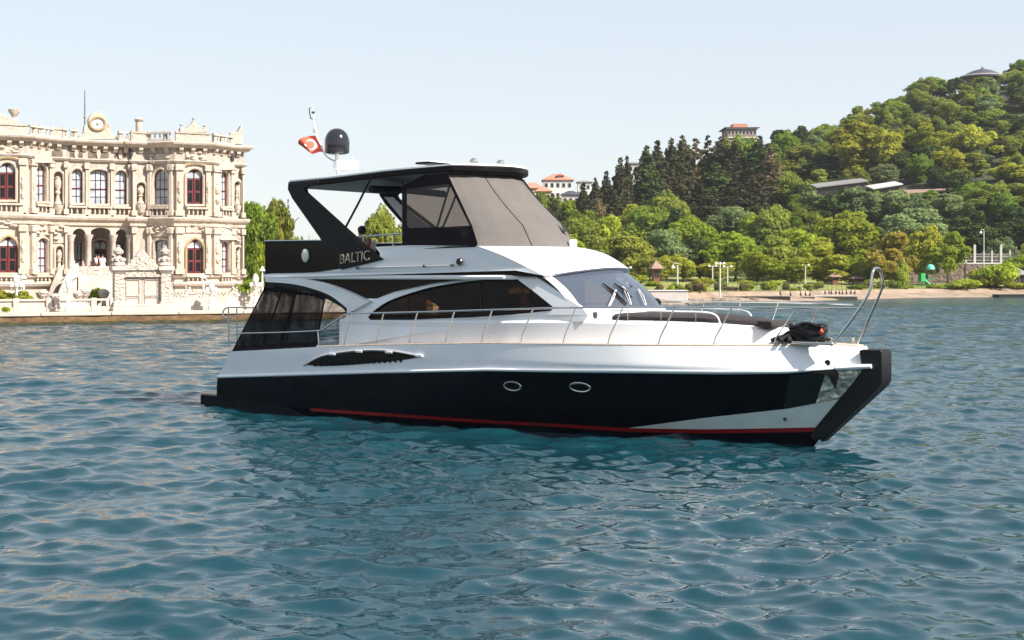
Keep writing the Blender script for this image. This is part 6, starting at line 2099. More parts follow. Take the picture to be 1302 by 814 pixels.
def lamp(px, ytop, b, label, globe=True, ybase=None, arms=False):
    a = qa(px, b)
    z0 = G0
    zt = qz(px, ytop, b)
    hgt = zt - z0
    root = empty('garden_lamp', qp(a, b, z0), 0, label, 'lamp', 'white lamps along the palace quay')
    mb = MB(); mb.lathe([(0, 0), (0.26, 0), (0.26, 0.35), (0.17, 0.45), (0.2, 0.7), (0.09, 0.95), (0.075, hgt * 0.6), (0.10, hgt * 0.62), (0.06, hgt * 0.66), (0.055, hgt - 0.75 if globe else hgt - 0.4), (0, hgt - 0.7 if globe else hgt - 0.38)], 12)
    mb.build('post', M['white_paint'], root)
    if globe:
        mb = MB(); mb.lathe([(0.06, hgt - 0.78), (0.2, hgt - 0.7), (0.24, hgt - 0.5), (0.2, hgt - 0.3), (0.1, hgt - 0.22)], 12); mb.build('globe', M['lamp_glass'], root)
        mb = MB(); mb.lathe([(0.16, hgt - 0.24), (0.13, hgt - 0.16), (0.05, hgt - 0.08), (0, hgt)], 10); mb.build('finial', M['white_paint'], root)
    else:
        mb = MB(); mb.lathe([(0.0, hgt - 0.36), (0.24, hgt - 0.4), (0.12, hgt - 0.2), (0.04, hgt - 0.05), (0, hgt)], 10); mb.build('lamp_hood', M['white_paint'], root)
    if arms:
        for k in range(4):
            an = k * math.pi / 2 + 0.4
            c = Vector((0.34 * math.cos(an), 0.34 * math.sin(an), hgt * 0.62))
            MB().tube([(0, 0, hgt * 0.55), (c.x, c.y, hgt * 0.54), (c.x, c.y, c.z)], 0.03, 6).build('arm', M['white_paint'], root)
            MB().lathe([(0, -0.02), (0.13, 0.05), (0.15, 0.18), (0.08, 0.32), (0, 0.36)], 10, c).build('globe', M['lamp_glass'], root)
    return root
lamp(21, 347, 4.5, 'white lamp post with globe among the yellow-green bushes, nearer the left edge', arms=True)
lamp(30, 347, 5.5, 'slender white lamp post with hooded top just right of the globe lamp among the bushes', globe=False)
lamp(87, 350, 1.6, 'white branched lamp post on the quay before the barred wall', arms=True)
lamp(258.5, 347, 4.6, 'thin white post with hooded top behind the lace parapet, below the right palace door', globe=False)
lamp(269, 357, 1.6, 'white branched lamp before the lace parapet', arms=True)
lamp(325, 347, 2.0, 'white globe lamp at the right end of the lace parapet by the yacht curtain', arms=True)
lamp(333.5, 338, 3.8, 'tall plain white post with arm beyond the right end of the palace', globe=False)

# bushes and garden plants by the quay
def bush(a, b, w, h, leaf, label):
    return tree(qp(a, b, G0), h, w, 'bush', leaf, label, name='bush', cat='bush', group='bushes in the palace garden')
bush(qa(2, 5), 5.0, 2.6, 1.6, 'yellow', 'yellow-green clipped bush at the far left edge above the quay')
bush(qa(15, 5), 5.0, 2.4, 1.5, 'yellow', 'yellow-green bush just left of the globe lamp')
bush(qa(31, 5), 5.0, 2.0, 1.35, 'yellow', 'yellow-green bush round the foot of the slender hooded lamp')
bush(qa(43, 6), 6.0, 1.6, 0.9, 'olive', 'low olive bush between the lamps and the curved stairs')
bush(qa(80, 6), 6.0, 1.2, 1.0, 'bright', 'small green shrub at the foot of the left curved stair')
bush(qa(118, 6), 6.2, 1.5, 1.9, 'bright', 'small green shrub under the landing between stair and gate')
bush(qa(8, 1.2), 1.2, 0.7, 0.5, 'bright', 'tuft of green weed on the quay edge at the far left')
bush(qa(316, 4.5), 5.5, 2.2, 2.6, 'bright', 'green shrub at the right-hand corner of the palace behind the parapet')
for px, hh, sc_ in ((54, 1.6, 1.0), (70, 1.3, 0.8), (100, 1.5, 0.9), (108, 1.7, 0.9), (132, 1.6, 0.9)):
    root = empty('marble_fountain_urn', qp(qa(px, 5.4), 5.4, G0), 0, {54: 'round white marble bowl on a stand, leftmost of the garden marbles', 70: 'small white marble urn in front of the left curved stair', 100: 'white marble vase at the foot of the right curved stair', 108: 'tall white marble vase under the porch landing', 132: 'white marble vase right beside the left gate pillar'}[px], 'urn', 'white marble urns in the palace garden')
    mb = MB(); mb.lathe([(0, 0), (0.4 * sc_, 0), (0.4 * sc_, 0.25), (0.2 * sc_, 0.4), (0.16 * sc_, hh * 0.5), (0.42 * sc_, hh * 0.68), (0.48 * sc_, hh * 0.85), (0.3 * sc_, hh * 0.95), (0.12 * sc_, hh), (0, hh)], 14)
    mb.build('bowl', M['marble_carved'], root)
# ------------------------------------------------------------------ trees behind the palace and the yacht
def left_tree(px, Y, ytop, wpx, kind, leaf, label, z0=1.2, **kw):
    h = CAM_H - (ytop - HY) / FPX * Y - z0
    return tree((((px - CX) / FPX) * Y, Y, z0), h, wpx / FPX * Y, kind, leaf, label, **kw)
GL = 'trees right of the palace'
left_tree(328, 152, 252, 62, 'round', 'green', 'broad green tree touching the right end of the palace', group=GL, clear=0.02)
left_tree(352, 160, 249, 52, 'round', 'olive', 'tallest yellow-green tree between the palace and the hardtop leg', group=GL, clear=0.03)
left_tree(345, 140, 300, 46, 'bush', 'bright', 'leafy green bush below the tallest tree right of the palace', name='bush', cat='bush')
left_tree(320, 136, 318, 26, 'bush', 'green', 'dark green bush tight against the palace corner', name='bush', cat='bush')
left_tree(366.5, 170, 249, 17, 'fir', 'cypress', 'slim pointed conifer right of the broad trees, left of the bare tree', group=GL)
left_tree(372, 165, 292, 40, 'bush', 'olive', 'low olive bush under the slim conifer', name='bush', cat='bush')
left_tree(484, 150, 258, 66, 'round', 'olive', 'round yellow-green tree seen under the hardtop beside the seated person', clear=0.05)
left_tree(520, 156, 272, 60, 'round', 'olive', 'olive tree seen through the clear side curtain of the yacht', clear=0.05)
left_tree(560, 165, 288, 70, 'round', 'olive', 'olive tree hidden partly by the yacht helm, right of the clear pane', clear=0.05)
left_tree(620, 170, 300, 70, 'round', 'green', 'green tree behind the side window of the yacht', clear=0.05)
left_tree(425, 175, 322, 60, 'bush', 'green', 'low green bush behind the raked hardtop leg', name='bush', cat='bush')
left_tree(1, 150, 129, 66, 'round', 'yellow', 'yellow-green tree top showing above the palace roof beside the urn', clear=0.1)
for px, Y, yt, w, lf in ((575, 205, 300, 60, 'green'), (610, 225, 296, 64, 'olive'), (640, 200, 302, 56, 'bright'), (668, 235, 298, 60, 'green'), (540, 240, 300, 60, 'olive'), (505, 215, 304, 56, 'green'), (600, 262, 296, 70, 'olive'), (650, 262, 296, 70, 'green')):
    left_tree(px, Y, yt, w, 'round', lf, 'green tree among those screened by the yacht hull and canvas', group='trees screened by the yacht', clear=0.08)
for px, yt, w in ((664, 246, 22), (676, 247, 22), (690, 246, 22), (704, 247, 20), (726, 252, 22)):
    x = (px - CX) / FPX * 398
    z0 = land_z(x, 398)
    tree((x, 398, z0), CAM_H - (yt - HY) / FPX * 398 - z0, w / FPX * 398 * 1.4, 'round', 'green', 'green tree in front of the red-roofed houses on the low hill', group='trees in front of the hill houses', clear=0.05)
# bare tree
p = Vector(((396 - CX) / FPX * 168, 168, 1.2))
bt = empty('bare_tree', p, 0.4, 'leafless pale tree right of the slim conifer, behind the yacht leg', 'tree')
mb = MB(); rr = random.Random(11)
mb.tube([(0, 0, -0.5), (0.1, 0, 2.5), (0.0, 0.1, 5)], [0.2, 0.15, 0.09], 7)
mb.build('trunk', M['pale_bark'], bt)
mb = MB()
for i in range(16):
    z = rr.uniform(1.5, 5); a = rr.uniform(0, 6.28); l = rr.uniform(1.2, 2.8)
    e = Vector((math.cos(a) * l * 0.45, math.sin(a) * l * 0.45, z + l))
    b = Vector((0.05, 0.03, z))
    m_ = b.lerp(e, 0.5) + Vector((math.cos(a) * 0.25, math.sin(a) * 0.25, -0.1))
    mb.tube([b, m_, e], [0.06, 0.04, 0.012], 5)
    for k in range(4):
        t = rr.uniform(0.4, 0.95); q = m_.lerp(e, t); a2 = a + rr.uniform(-1.2, 1.2); l2 = rr.uniform(0.4, 0.9)
        mb.tube([q, q + Vector((math.cos(a2) * l2 * 0.5, math.sin(a2) * l2 * 0.5, l2))], [0.022, 0.008], 4)
mb.build('branches', M['pale_bark'], bt)

# ------------------------------------------------------------------ the wooded shore and hill
GP = 'park trees along the far shore'
front = [
 # px, ytop, Y, width px, kind, leaf, label
 (742, 272, 262, 62, 'round', 'olive', 'olive-green tree just right of the grey canvas'),
 (790, 290, 250, 78, 'round', 'olive', 'broad feathery olive tree above the windscreen brow'),
 (765, 268, 272, 58, 'round', 'green', 'green tree with rounded top behind the feathery olive tree'),
 (826, 322, 238, 40, 'round', 'olive', 'small dull olive tree left of the single-armed lamp'),
 (848, 318, 240, 34, 'round', 'yellow', 'small yellow tree right above the single-armed lamp'),
 (868, 322, 243, 40, 'round', 'yellow', 'golden yellow tree between the single-armed lamp and the twin lamps'),
 (838, 288, 262, 66, 'spread', 'grey', 'pale grey-green tree behind the small yellow trees'),
 (890, 300, 262, 52, 'round', 'dark', 'dark tree standing behind the golden yellow tree'),
 (912, 328, 240, 44, 'round', 'yellow', 'yellow-green tree behind the twin lamp heads'),
 (935, 290, 258, 76, 'round', 'bright', 'large bright green tree above the twin lamps'),
 (880, 270, 285, 64, 'round', 'green', 'mid green tree at the foot of the dark conifers'),
 (962, 318, 246, 44, 'round', 'green', 'mid green park tree right of the twin lamps'),
 (985, 300, 262, 62, 'round', 'olive', 'olive park tree left of the light green rounded tree'),
 (1005, 326, 240, 56, 'round', 'bright', 'light green rounded tree at mid shore'),
 (1050, 304, 243, 58, 'tall', 'yellow', 'egg-shaped yellow-green tree standing alone on the lawn'),
 (1020, 285, 268, 62, 'round', 'bright', 'bright tree behind the light green rounded tree'),
 (1080, 322, 246, 38, 'round', 'bright', 'small bright tree right of the egg-shaped tree'),
 (1078, 262, 280, 80, 'round', 'bright', 'tall light green tree behind the egg-shaped tree'),
 (1100, 330, 243, 34, 'round', 'green', 'small green tree left of the steel bow arch'),
 (1133, 293, 240, 54, 'tall', 'orange', 'ochre-yellow tree right of the steel bow arch'),
 (1146, 330, 237, 26, 'bush', 'olive', 'olive bushy growth at the foot of the ochre tree'),
 (1178, 286, 256, 60, 'round', 'yellow', 'yellow-green tree above the green playground'),
 (1206, 290, 254, 52, 'spread', 'bright', 'bright spreading tree right of the playground dome'),
 (1160, 262, 285, 80, 'round', 'grey', 'grey-green bushy tree behind the ochre tree'),
 (1228, 352, 233, 36, 'bush', 'bright', 'bright green bush on the bank below the stone fence'),
 (1208, 358, 233, 34, 'bush', 'olive', 'olive bush left of the bright bank bush'),
 (1268, 328, 236, 46, 'bush', 'bright', 'tall light green bush under the white fence posts'),
 (1250, 340, 238, 30, 'bush', 'yellow', 'yellow bush below the retaining wall'),
 (1292, 356, 234, 26, 'bush', 'bright', 'green bush beside the hut with the grey roof'),
 (1298, 322, 258, 40, 'round', 'green', 'green tree at the right frame edge above the hut'),
 (1256, 340, 243, 7, 'cypress', 'dark', 'tiny dark cypress in front of the retaining wall'),
 (1283, 337, 246, 9, 'cypress', 'dark', 'small dark cypress near the grey-roofed hut'),
 (1188, 360, 234, 22, 'bush', 'olive', 'low olive bush beside the green slide'),
 (1125, 364, 234, 24, 'bush', 'olive', 'low bush on the bank below the ochre tree'),
 (950, 362, 226, 30, 'bush', 'olive', 'low olive scrub on the bank right of the twin lamps'),
 (985, 364, 228, 26, 'bush', 'bright', 'low bright scrub below the light green tree'),
 (830, 355, 205, 20, 'bush', 'bright', 'small palm-like green shrub beside the red hut'),
 (800, 345, 210, 40, 'bush', 'green', 'green shrub right beside the windscreen brow'),
 (775, 345, 205, 40, 'bush', 'olive', 'olive shrub behind the upper corner of the windscreen'),
 (893, 352, 215, 26, 'bush', 'yellow', 'yellow-green shrub left of the twin lamps'),
 (1315, 310, 262, 44, 'round', 'olive', 'olive tree at the far right edge of the shore'),
 (720, 290, 258, 60, 'round', 'green', 'green tree half hidden by the grey canvas'),
 (690, 300, 258, 60, 'round', 'olive', 'olive tree hidden behind the grey canvas'),
]
for px, yt, Y, w, kind, leaf, lab in front:
    leaf = {'olive': 'feather', 'green': 'bright'}.get(leaf, leaf)
    hill_tree(px, yt, Y, None, w * (1.1 if kind == 'bush' else 1.25), kind, leaf, lab, None if kind == 'bush' else GP, clear=0.04, name='bush' if kind == 'bush' else 'tree', cat='bush' if kind == 'bush' else 'tree')

GC = 'dark conifers on the hill shoulder'
con = [
 (703, 243, 330, 26, 'fir', 'dark conifer just right of the canvas top, under the white house'),
 (716, 262, 322, 30, 'cypress', 'blunt dark cypress below the white house'),
 (742, 232, 345, 22, 'cypress', 'single tall cypress right of the white house'),
 (757, 224, 348, 22, 'cypress', 'narrow cypress left of the tall pair'),
 (771, 217, 350, 24, 'cypress', 'left cypress of the tall pair'),
 (789, 199, 352, 24, 'cypress', 'left spire of the tall dark cypress pair on the skyline'),
 (797, 197, 354, 18, 'cypress', 'right spire of the tall dark cypress pair on the skyline'),
 (780, 240, 335, 30, 'cypress', 'lower dark cypress in front of the tall pair'),
 (822, 184, 356, 34, 'cypress', 'broad cypress at the left of the big conifer group'),
 (836, 178, 360, 30, 'cypress', 'tall cypress second in the big conifer group'),
 (853, 174, 362, 28, 'cypress', 'thin-topped cypress of the big conifer group'),
 (868, 170, 366, 34, 'cypress', 'ragged dark fir on the skyline of the conifer group'),
 (885, 172, 368, 40, 'fir', 'brownish ragged fir on the skyline'),
 (900, 168, 370, 34, 'fir', 'dark fir left of the brick hotel'),
 (917, 172, 366, 38, 'cypress', 'thick dark conifer below the brick hotel, left one'),
 (934, 178, 362, 34, 'cypress', 'thick dark conifer right under the brick hotel'),
 (910, 205, 345, 44, 'cypress', 'dark conifer mass in front of the hotel slope'),
 (935, 225, 335, 40, 'cypress', 'lower dark conifer of the central mass'),
 (890, 232, 330, 44, 'cypress', 'lower left dark conifer of the central mass'),
 (965, 172, 360, 36, 'cypress', 'dark cypress right of the brick hotel'),
 (980, 186, 352, 32, 'cypress', 'dark cypress with brown side right of the hotel'),
 (955, 215, 338, 36, 'cypress', 'dark cypress in front of the pair right of the hotel'),
 (1046, 196, 372, 50, 'cypress', 'large dark fir standing out on the middle slope'),
 (1060, 190, 376, 36, 'fir', 'second large dark fir on the middle slope'),
 (1160, 168, 380, 26, 'cypress', 'dark cypress between the golden hill trees'),
 (1175, 172, 380, 22, 'cypress', 'slimmer dark cypress between the golden hill trees'),
 (1270, 178, 376, 46, 'fir', 'broad brownish conifer on the right slope'),
]
for px, yt, Y, w, kind, lab in con:
    hill_tree(px, yt, Y, None, w * 1.75, kind, 'brown' if 'brown' in lab else ('cypress' if RNG.random() < 0.75 else 'dark'), lab, GC)
mid = [
 (1085, 155, 372, 66, 'tall', 'yellow', 'tall light yellow-green tree on the middle slope below the ridge'),
 (1115, 158, 370, 66, 'round', 'yellow', 'golden-topped tall tree right of the light yellow-green one'),
 (1185, 158, 372, 50, 'round', 'yellow', 'golden tree with brown middle on the slope'),
 (1235, 152, 368, 60, 'spread', 'yellow', 'golden umbrella-like tree with visible trunk on the right slope'),
 (1205, 185, 356, 40, 'round', 'yellow', 'yellow tree under the umbrella-like golden tree'),
 (1192, 208, 346, 36, 'round', 'dark', 'dark round bushy tree below the golden trees'),
 (1290, 205, 342, 60, 'round', 'yellow', 'light yellow tree at the right edge below the brown conifer'),
 (1285, 232, 320, 90, 'spread', 'olive', 'large olive spreading tree at the right edge'),
 (1240, 238, 318, 64, 'spread', 'olive', 'olive tree left of the large spreading tree at the right edge'),
 (1200, 245, 312, 64, 'round', 'grey', 'grey-green tree below the brown terrace'),
 (1136, 238, 314, 66, 'round', 'grey', 'grey-green bushy tree under the grey-roofed pavilion'),
 (1095, 235, 313, 66, 'round', 'grey', 'grey-green tree below the long low roof'),
 (1062, 237, 315, 66, 'round', 'dark', 'dark round tree under the left end of the long roof'),
 (944, 169, 400, 44, 'round', 'green', 'green tree right under the hotel windows'),
 (922, 173, 400, 40, 'round', 'olive', 'olive tree under the left end of the hotel'),
 (1036, 240, 318, 44, 'round', 'grey', 'grey-green tree hiding the left end of the long low roof'),
 (1116, 240, 318, 34, 'round', 'green', 'green tree between the long roof and the grey pavilion'),
 (995, 172, 392, 50, 'round', 'green', 'light green tree right of the hotel on the skyline'),
 (1015, 185, 380, 60, 'tall', 'olive', 'olive tree between hotel and large dark fir'),
 (1000, 215, 352, 54, 'round', 'olive', 'olive tree below the skyline right of the cypresses'),
 (1030, 232, 345, 50, 'round', 'dark', 'dark leafy tree left of the long low roof'),
 (965, 268, 305, 46, 'round', 'bright', 'vivid green round tree in the middle of the slope'),
 (930, 258, 310, 60, 'round', 'grey', 'grey-green tree below the dark conifer mass'),
 (985, 258, 300, 50, 'round', 'olive', 'olive tree right of the vivid green round tree'),
 (1020, 262, 305, 56, 'round', 'olive', 'olive-gold tree below the leafy dark tree'),
 (850, 240, 322, 60, 'round', 'olive', 'mid olive tree below the broad cypress'),
 (865, 262, 305, 50, 'round', 'dark', 'dark round tree left of the conifer mass'),
 (825, 258, 310, 60, 'round', 'green', 'green tree at the foot of the cypress group'),
 (800, 262, 318, 50, 'round', 'yellow', 'yellowish tree at the foot of the tall pair'),
 (740, 262, 310, 44, 'round', 'green', 'green tree under the single tall cypress'),
 (722, 250, 345, 36, 'round', 'bright', 'light green tree left below the white house'),
 (760, 255, 330, 40, 'round', 'brown', 'brownish tree between the cypresses'),
 (1250, 285, 285, 70, 'round', 'dark', 'dark tree behind the stone fence, left of its middle'),
 (1290, 280, 286, 70, 'round', 'dark', 'dark tree behind the stone fence at the right edge'),
 (1215, 275, 292, 60, 'round', 'dark', 'dark tree behind the bright playground tree'),
 (1275, 296, 274, 34, 'spread', 'grey', 'pale grey-green branch-like tree above the stone fence'),
 (736, 237, 420, 14, 'spread', 'dark', 'small dark umbrella tree beside the white house'),
 (1300, 74, 470, 40, 'round', 'green', 'tall green tree on the summit right of the dark roof'),
 (1183, 98, 462, 50, 'round', 'green', 'rounded green tree on the hill crest'),
]
for px, yt, Y, w, kind, leaf, lab in mid:
    hill_tree(px, yt, Y, None, w * 1.25, kind, leaf, lab, 'larger trees on the wooded slope', clear=0.03)

for i in range(40):
    px = 838 + i * 12 + RNG.uniform(-5, 5)
    if 1160 < px < 1190 or 1040 < px < 1066: continue
    Yb = shore_Y(px) + RNG.uniform(11.2, 16)
    hill_tree(px, None, Yb, RNG.uniform(0.6, 1.7), RNG.uniform(10, 24), 'bush', RNG.choice(['olive', 'yellow', 'bright', 'olive', 'brown', 'green']), 'low scrubby bush in the ragged row along the lawn edge above the beach', 'scrub bushes along the lawn edge', name='bush', cat='bush')

# the rest of the wood: individual trees that nothing tells apart
used = [(t[0], t[2]) for t in front] + [(t[0], t[2]) for t in con] + [(t[0], t[2]) for t in mid]
WL = {'upper': 'rounded olive-green tree among the many covering the upper hill', 'lower': 'rounded green tree among the many filling the lower slope'}
cnt = 0
rr = random.Random(21)
Y = 292.0
pts_ = []
while Y < 478:
    step = 8.6 if Y < 400 else 8.2
    x0, x1 = (690 - CX) / FPX * Y, (1420 - CX) / FPX * Y
    x = x0 + rr.uniform(0, step)
    while x < x1:
        yy = Y + rr.uniform(-3.4, 3.4)
        pts_.append((x + rr.uniform(-2, 2), yy))
        x += step * rr.uniform(1.0, 1.45)
    Y += step * 1.02
for x, yy in pts_:
    px = CX + x / yy * FPX
    z = land_z(x, yy)
    if any(abs(px - u[0]) < 10 and abs(yy - u[1]) < 5 for u in used): continue
    sy = HY - (z - CAM_H) / yy * FPX
    if 905 < px < 980 and yy > 395: continue                    # keep the hotel clear
    if 660 < px < 760 and yy > 350: continue
    if 1215 < px < 1285 and yy > 452: continue
    if 1030 < px < 1215 and 322 < yy < 350: continue
    up = yy > 372
    h = rr.uniform(5.0, 8.0) if up else rr.uniform(5.0, 8.5)
    w = rr.uniform(7.5, 11.0) if up else rr.uniform(7, 10)
    kd = rr.choice(['round', 'round', 'tall', 'spread'])
    if up: leaf = rr.choice(['olive', 'olive', 'olive', 'green', 'grey', 'dark', 'olive', 'green'])
    else: leaf = rr.choice(['olive', 'green', 'dark', 'grey', 'dark', 'olive'])
    tree((x, yy, z - 0.4), h * (1.12 if kd == 'tall' else 1), w * (0.85 if kd == 'tall' else 1), kd, leaf, WL['upper' if up else 'lower'], group='trees covering the upper hill' if up else 'trees filling the lower slope', clear=0.0)
    cnt += 1
print('fill trees', cnt)

# ------------------------------------------------------------------ buildings on the shore and hill
def house(name, label, cat, px0, px1, ytop, Y, depth, wall_m, roof_m, rows, cols, z0=None, roof_h=2.0, eave=0.5, hip=True, rot=0.0, win=(0.9, 1.2), roof_drop=0.0):
    """walls with set-in windows and a hipped roof; its front faces the water"""
    x0, x1 = (px0 - CX) / FPX * Y, (px1 - CX) / FPX * Y
    zt = CAM_H - (ytop - HY) / FPX * Y - roof_h
    zb = z0 if z0 is not None else land_z((x0 + x1) / 2, Y) - 1.0
    root = empty(name, ((x0 + x1) / 2, Y, zb), rot, label, cat)
    w, H = (x1 - x0) / 2, zt - zb
    MB().box(-w, w, 0, depth, 0, H).build('wall', wall_m, root)
    for r in range(rows):
        for c in range(cols):
            cx = -w + 2 * w * (c + 0.5) / cols
            cz_ = H - 1.7 - r * 3.0
            if cz_ < 1: continue
            mb = MB(); mb.plate([Vector((cx - win[0] / 2 - 0.1, -0.02, cz_ - win[1] / 2 - 0.1)), Vector((cx + win[0] / 2 + 0.1, -0.02, cz_ - win[1] / 2 - 0.1)), Vector((cx + win[0] / 2 + 0.1, -0.02, cz_ + win[1] / 2 + 0.1)), Vector((cx - win[0] / 2 - 0.1, -0.02, cz_ + win[1] / 2 + 0.1))], (0, -0.08, 0))
            o = mb.build('window', M['plaster'], root)
            MB().plate([Vector((cx - win[0] / 2, -0.104, cz_ - win[1] / 2)), Vector((cx + win[0] / 2, -0.104, cz_ - win[1] / 2)), Vector((cx + win[0] / 2, -0.104, cz_ + win[1] / 2)), Vector((cx - win[0] / 2, -0.104, cz_ + win[1] / 2))], (0, -0.02, 0)).build('pane', M['dark_window'], o)
    e = eave
    b = [(-w - e, -e, H), (w + e, -e, H), (w + e, depth + e, H), (-w - e, depth + e, H)]
    ins = min(w, depth / 2) * (0.7 if hip else 0.0)
    t = [(-w - (0 if hip else e) + ins, depth / 2, H + roof_h), (w + (0 if hip else e) - ins, depth / 2, H + roof_h)]
    lo = [(x, y, z - 0.18) for x, y, z in b]
    mb = MB(); mb.add(b + t + lo, [(0, 1, 5, 4), (1, 2, 5), (2, 3, 4, 5), (3, 0, 4), (0, 6, 7, 1), (1, 7, 8, 2), (2, 8, 9, 3), (3, 9, 6, 0), (6, 9, 8, 7)])
    rf = mb.build('roof', roof_m, root)
    return root, w, H, rf
hs, w, H, rf = house('hill_house', 'white three-storey house with red hipped roof and dormer beyond the canvas', 'house', 691, 728, 220, 430, 9, M['plaster'], M['tile'], 3, 5, roof_h=2.0)
mb = MB(); mb.box(-0.3, 1.7, 0.6, 3.0, H + 0.2, H + 1.25); d_ = mb.build('dormer', M['brick'], rf)
mb = MB(); mb.plate([Vector((-0.6, 0.3, H + 1.25)), Vector((2.0, 0.3, H + 1.25)), Vector((0.7, 0.3, H + 1.9))], (0, 3.2, 0)); mb.build('dormer_roof', M['tile'], d_)
house('hill_house', 'orange house with terracotta roof left of the white house', 'house', 664, 690, 231, 415, 8, M['orange_plaster'], M['tile'], 2, 3, roof_h=1.8)
house('hill_house', 'small pale house with red roof between the orange and white houses', 'house', 682, 700, 237, 405, 6, M['orange_plaster'], M['tile'], 1, 3, roof_h=1.3)
house('hill_house', 'low white annex with grey roof in front of the white house', 'house', 715, 737, 242, 410, 5, M['plaster'], M['slate'], 1, 3, roof_h=1.2)
house('hill_house', 'plain pale block half hidden by the cypress right of the white house', 'house', 735, 752, 229, 440, 6, M['plaster'], M['grey_roof'], 2, 2, roof_h=0.5)
house('hill_house', 'pale beige block glimpsed between the tall cypresses', 'house', 799, 812, 205, 440, 6, M['concrete'], M['grey_roof'], 3, 2, roof_h=0.6)
ht_, w, H, rf = house('hotel', 'brick-and-white hotel with flat red-edged roof on the wooded skyline', 'hotel', 925, 962, 159, 440, 12, M['brick'], M['brick'], 2, 8, roof_h=0.7, eave=0.9, win=(0.7, 1.1))
for z in (H - 0.45, H - 3.2):
    mb = MB(); mb.box(-w - 0.3, w + 0.3, -0.45, -0.121, z - 0.15, z + 0.15); mb.build('balcony_band', M['plaster'], ht_)
mb = MB(); mb.box(-w * 0.55, w * 0.45, 2, 8, H + 0.3, H + 1.3); mb.build('roof_house', M['tile'], ht_)
# summit kiosk with a low sweeping dark roof
Yk = 466
kx = (1249 - CX) / FPX * Yk
kz = CAM_H - (104 - HY) / FPX * Yk
kio = empty('summit_kiosk', (kx, Yk, kz - 3), 0, 'wide low pavilion with dark sweeping pagoda-like roof on the summit', 'pavilion')
mb = MB(); mb.lathe([(0, 0), (5.4, 0), (5.4, 4.2), (0, 4.2)], 8); mb.build('wall', M['wood'], kio)
mb = MB(); mb.lathe([(7.4, 4.0), (7.5, 4.5), (5.6, 5.2), (5.4, 5.5), (3.2, 6.5), (1.0, 7.1), (0.4, 7.3), (0.2, 7.9), (0, 8)], 16); mb.build('roof', M['slate'], kio)
mb = MB(); mb.lathe([(7.52, 4.42), (7.2, 4.8), (6.4, 5.05), (6.5, 4.9), (7.4, 4.45)], 16); mb.build('roof_band', M['grey_roof'], kio)
# long low restaurant roof on the slope
def slab_house(label, cat, px0, y0, px1, y1, Y, hh, m_roof, depth=6, name='hill_restaurant'):
    A = wpt(px0, y0, Y); B = wpt(px1, y1, Y)
    zb = min(land_z(A.x, Y), land_z(B.x, Y)) - 1
    root = empty(name, (A.x, Y, zb), 0, label, cat)
    dx = B.x - A.x
    mb = MB(); mb.plate([Vector((-0.6, -0.8, A.z - zb - 0.25)), Vector((dx + 0.6, -0.8, B.z - zb - 0.25)), Vector((dx + 0.6, -0.8, B.z - zb)), Vector((-0.6, -0.8, A.z - zb))], (0, depth + 1.5, 1.1)); mb.build('roof', m_roof, root)
    mb = MB(); mb.plate([Vector((0, 0, 0)), Vector((dx, 0, 0)), Vector((dx, 0, B.z - zb - 0.27)), Vector((0, 0, A.z - zb - 0.27))], (0, depth, 0)); wl = mb.build('wall', M['wood'], root)
    n = max(2, int(dx / 2.2))
    for i in range(n):
        x = dx * (i + 0.5) / n
        z = A.z + (B.z - A.z) * (x / dx) - zb - 1.5
        mb = MB(); mb.plate([Vector((x - 0.8, -0.03, z - 0.6)), Vector((x + 0.8, -0.03, z - 0.6)), Vector((x + 0.8, -0.03, z + 0.6)), Vector((x - 0.8, -0.03, z + 0.6))], (0, -0.05, 0)); mb.build('window', M['dark_window'], root)
    return root
slab_house('long low building with pale sloping roof half hidden in the mid slope trees', 'building', 1040, 238, 1100, 230, 336, 3, M['grey_roof'])
slab_house('grey-walled terrace pavilion with dark window right of the long roof', 'building', 1112, 240, 1144, 234, 334, 3, M['concrete'])
slab_house('brown timber shelter on the slope right of the grey pavilion', 'building', 1148, 246, 1208, 243, 338, 3, M['brick'])

# retaining wall and white fence on the right
Yw = 264.0
def rw(px, y): return wpt(px, y, Yw)
root = empty('retaining_wall', wz(1235, Yw, 0), 0, 'dark rubble retaining wall behind the playground, below the white fence', 'wall')
mb = MB(); a_, b_ = rw(1150, 336), rw(1420, 334)
mb.box(a_.x - root.location.x, b_.x - root.location.x, 0, 1.0, 1.2, rw(1200, 336).z); mb.build('wall_body', M['rubble_wall'], root)
mb = MB(); mb.box(a_.x - root.location.x, b_.x - root.location.x, -0.08, 1.1, rw(1200, 336).z, rw(1200, 334).z); mb.build('coping', M['concrete'], root)
fence = empty('white_fence', wz(1250, Yw + 0.4, 0), 0, 'pale fence with swagged rails and taller posts on the retaining wall', 'fence')
zc = rw(1200, 334).z
fx0 = fence.location.x
for i, px in enumerate((1184, 1195, 1206, 1217, 1229, 1240, 1251.5, 1262, 1273.5, 1285, 1296, 1307, 1318)):
    tall = px in (1206, 1240, 1273.5, 1307)
    x = rw(px, 330).x - fx0
    hh = 3.0 if tall else 2.0
    mb = MB(); r = 0.2 if tall else 0.13
    mb.box(x - r, x + r, -r, r, zc - 0.02, zc + hh); mb.lathe([(0, 0), (r * 1.4, 0), (r * 1.3, 0.15), (0, 0.4)], 6, (x, 0, zc + hh)); mb.build('post', M['concrete'], fence)
mb = MB()
pxs = (1178, 1184, 1195, 1206, 1217, 1229, 1240, 1251.5, 1262, 1273.5, 1285, 1296, 1307, 1318)
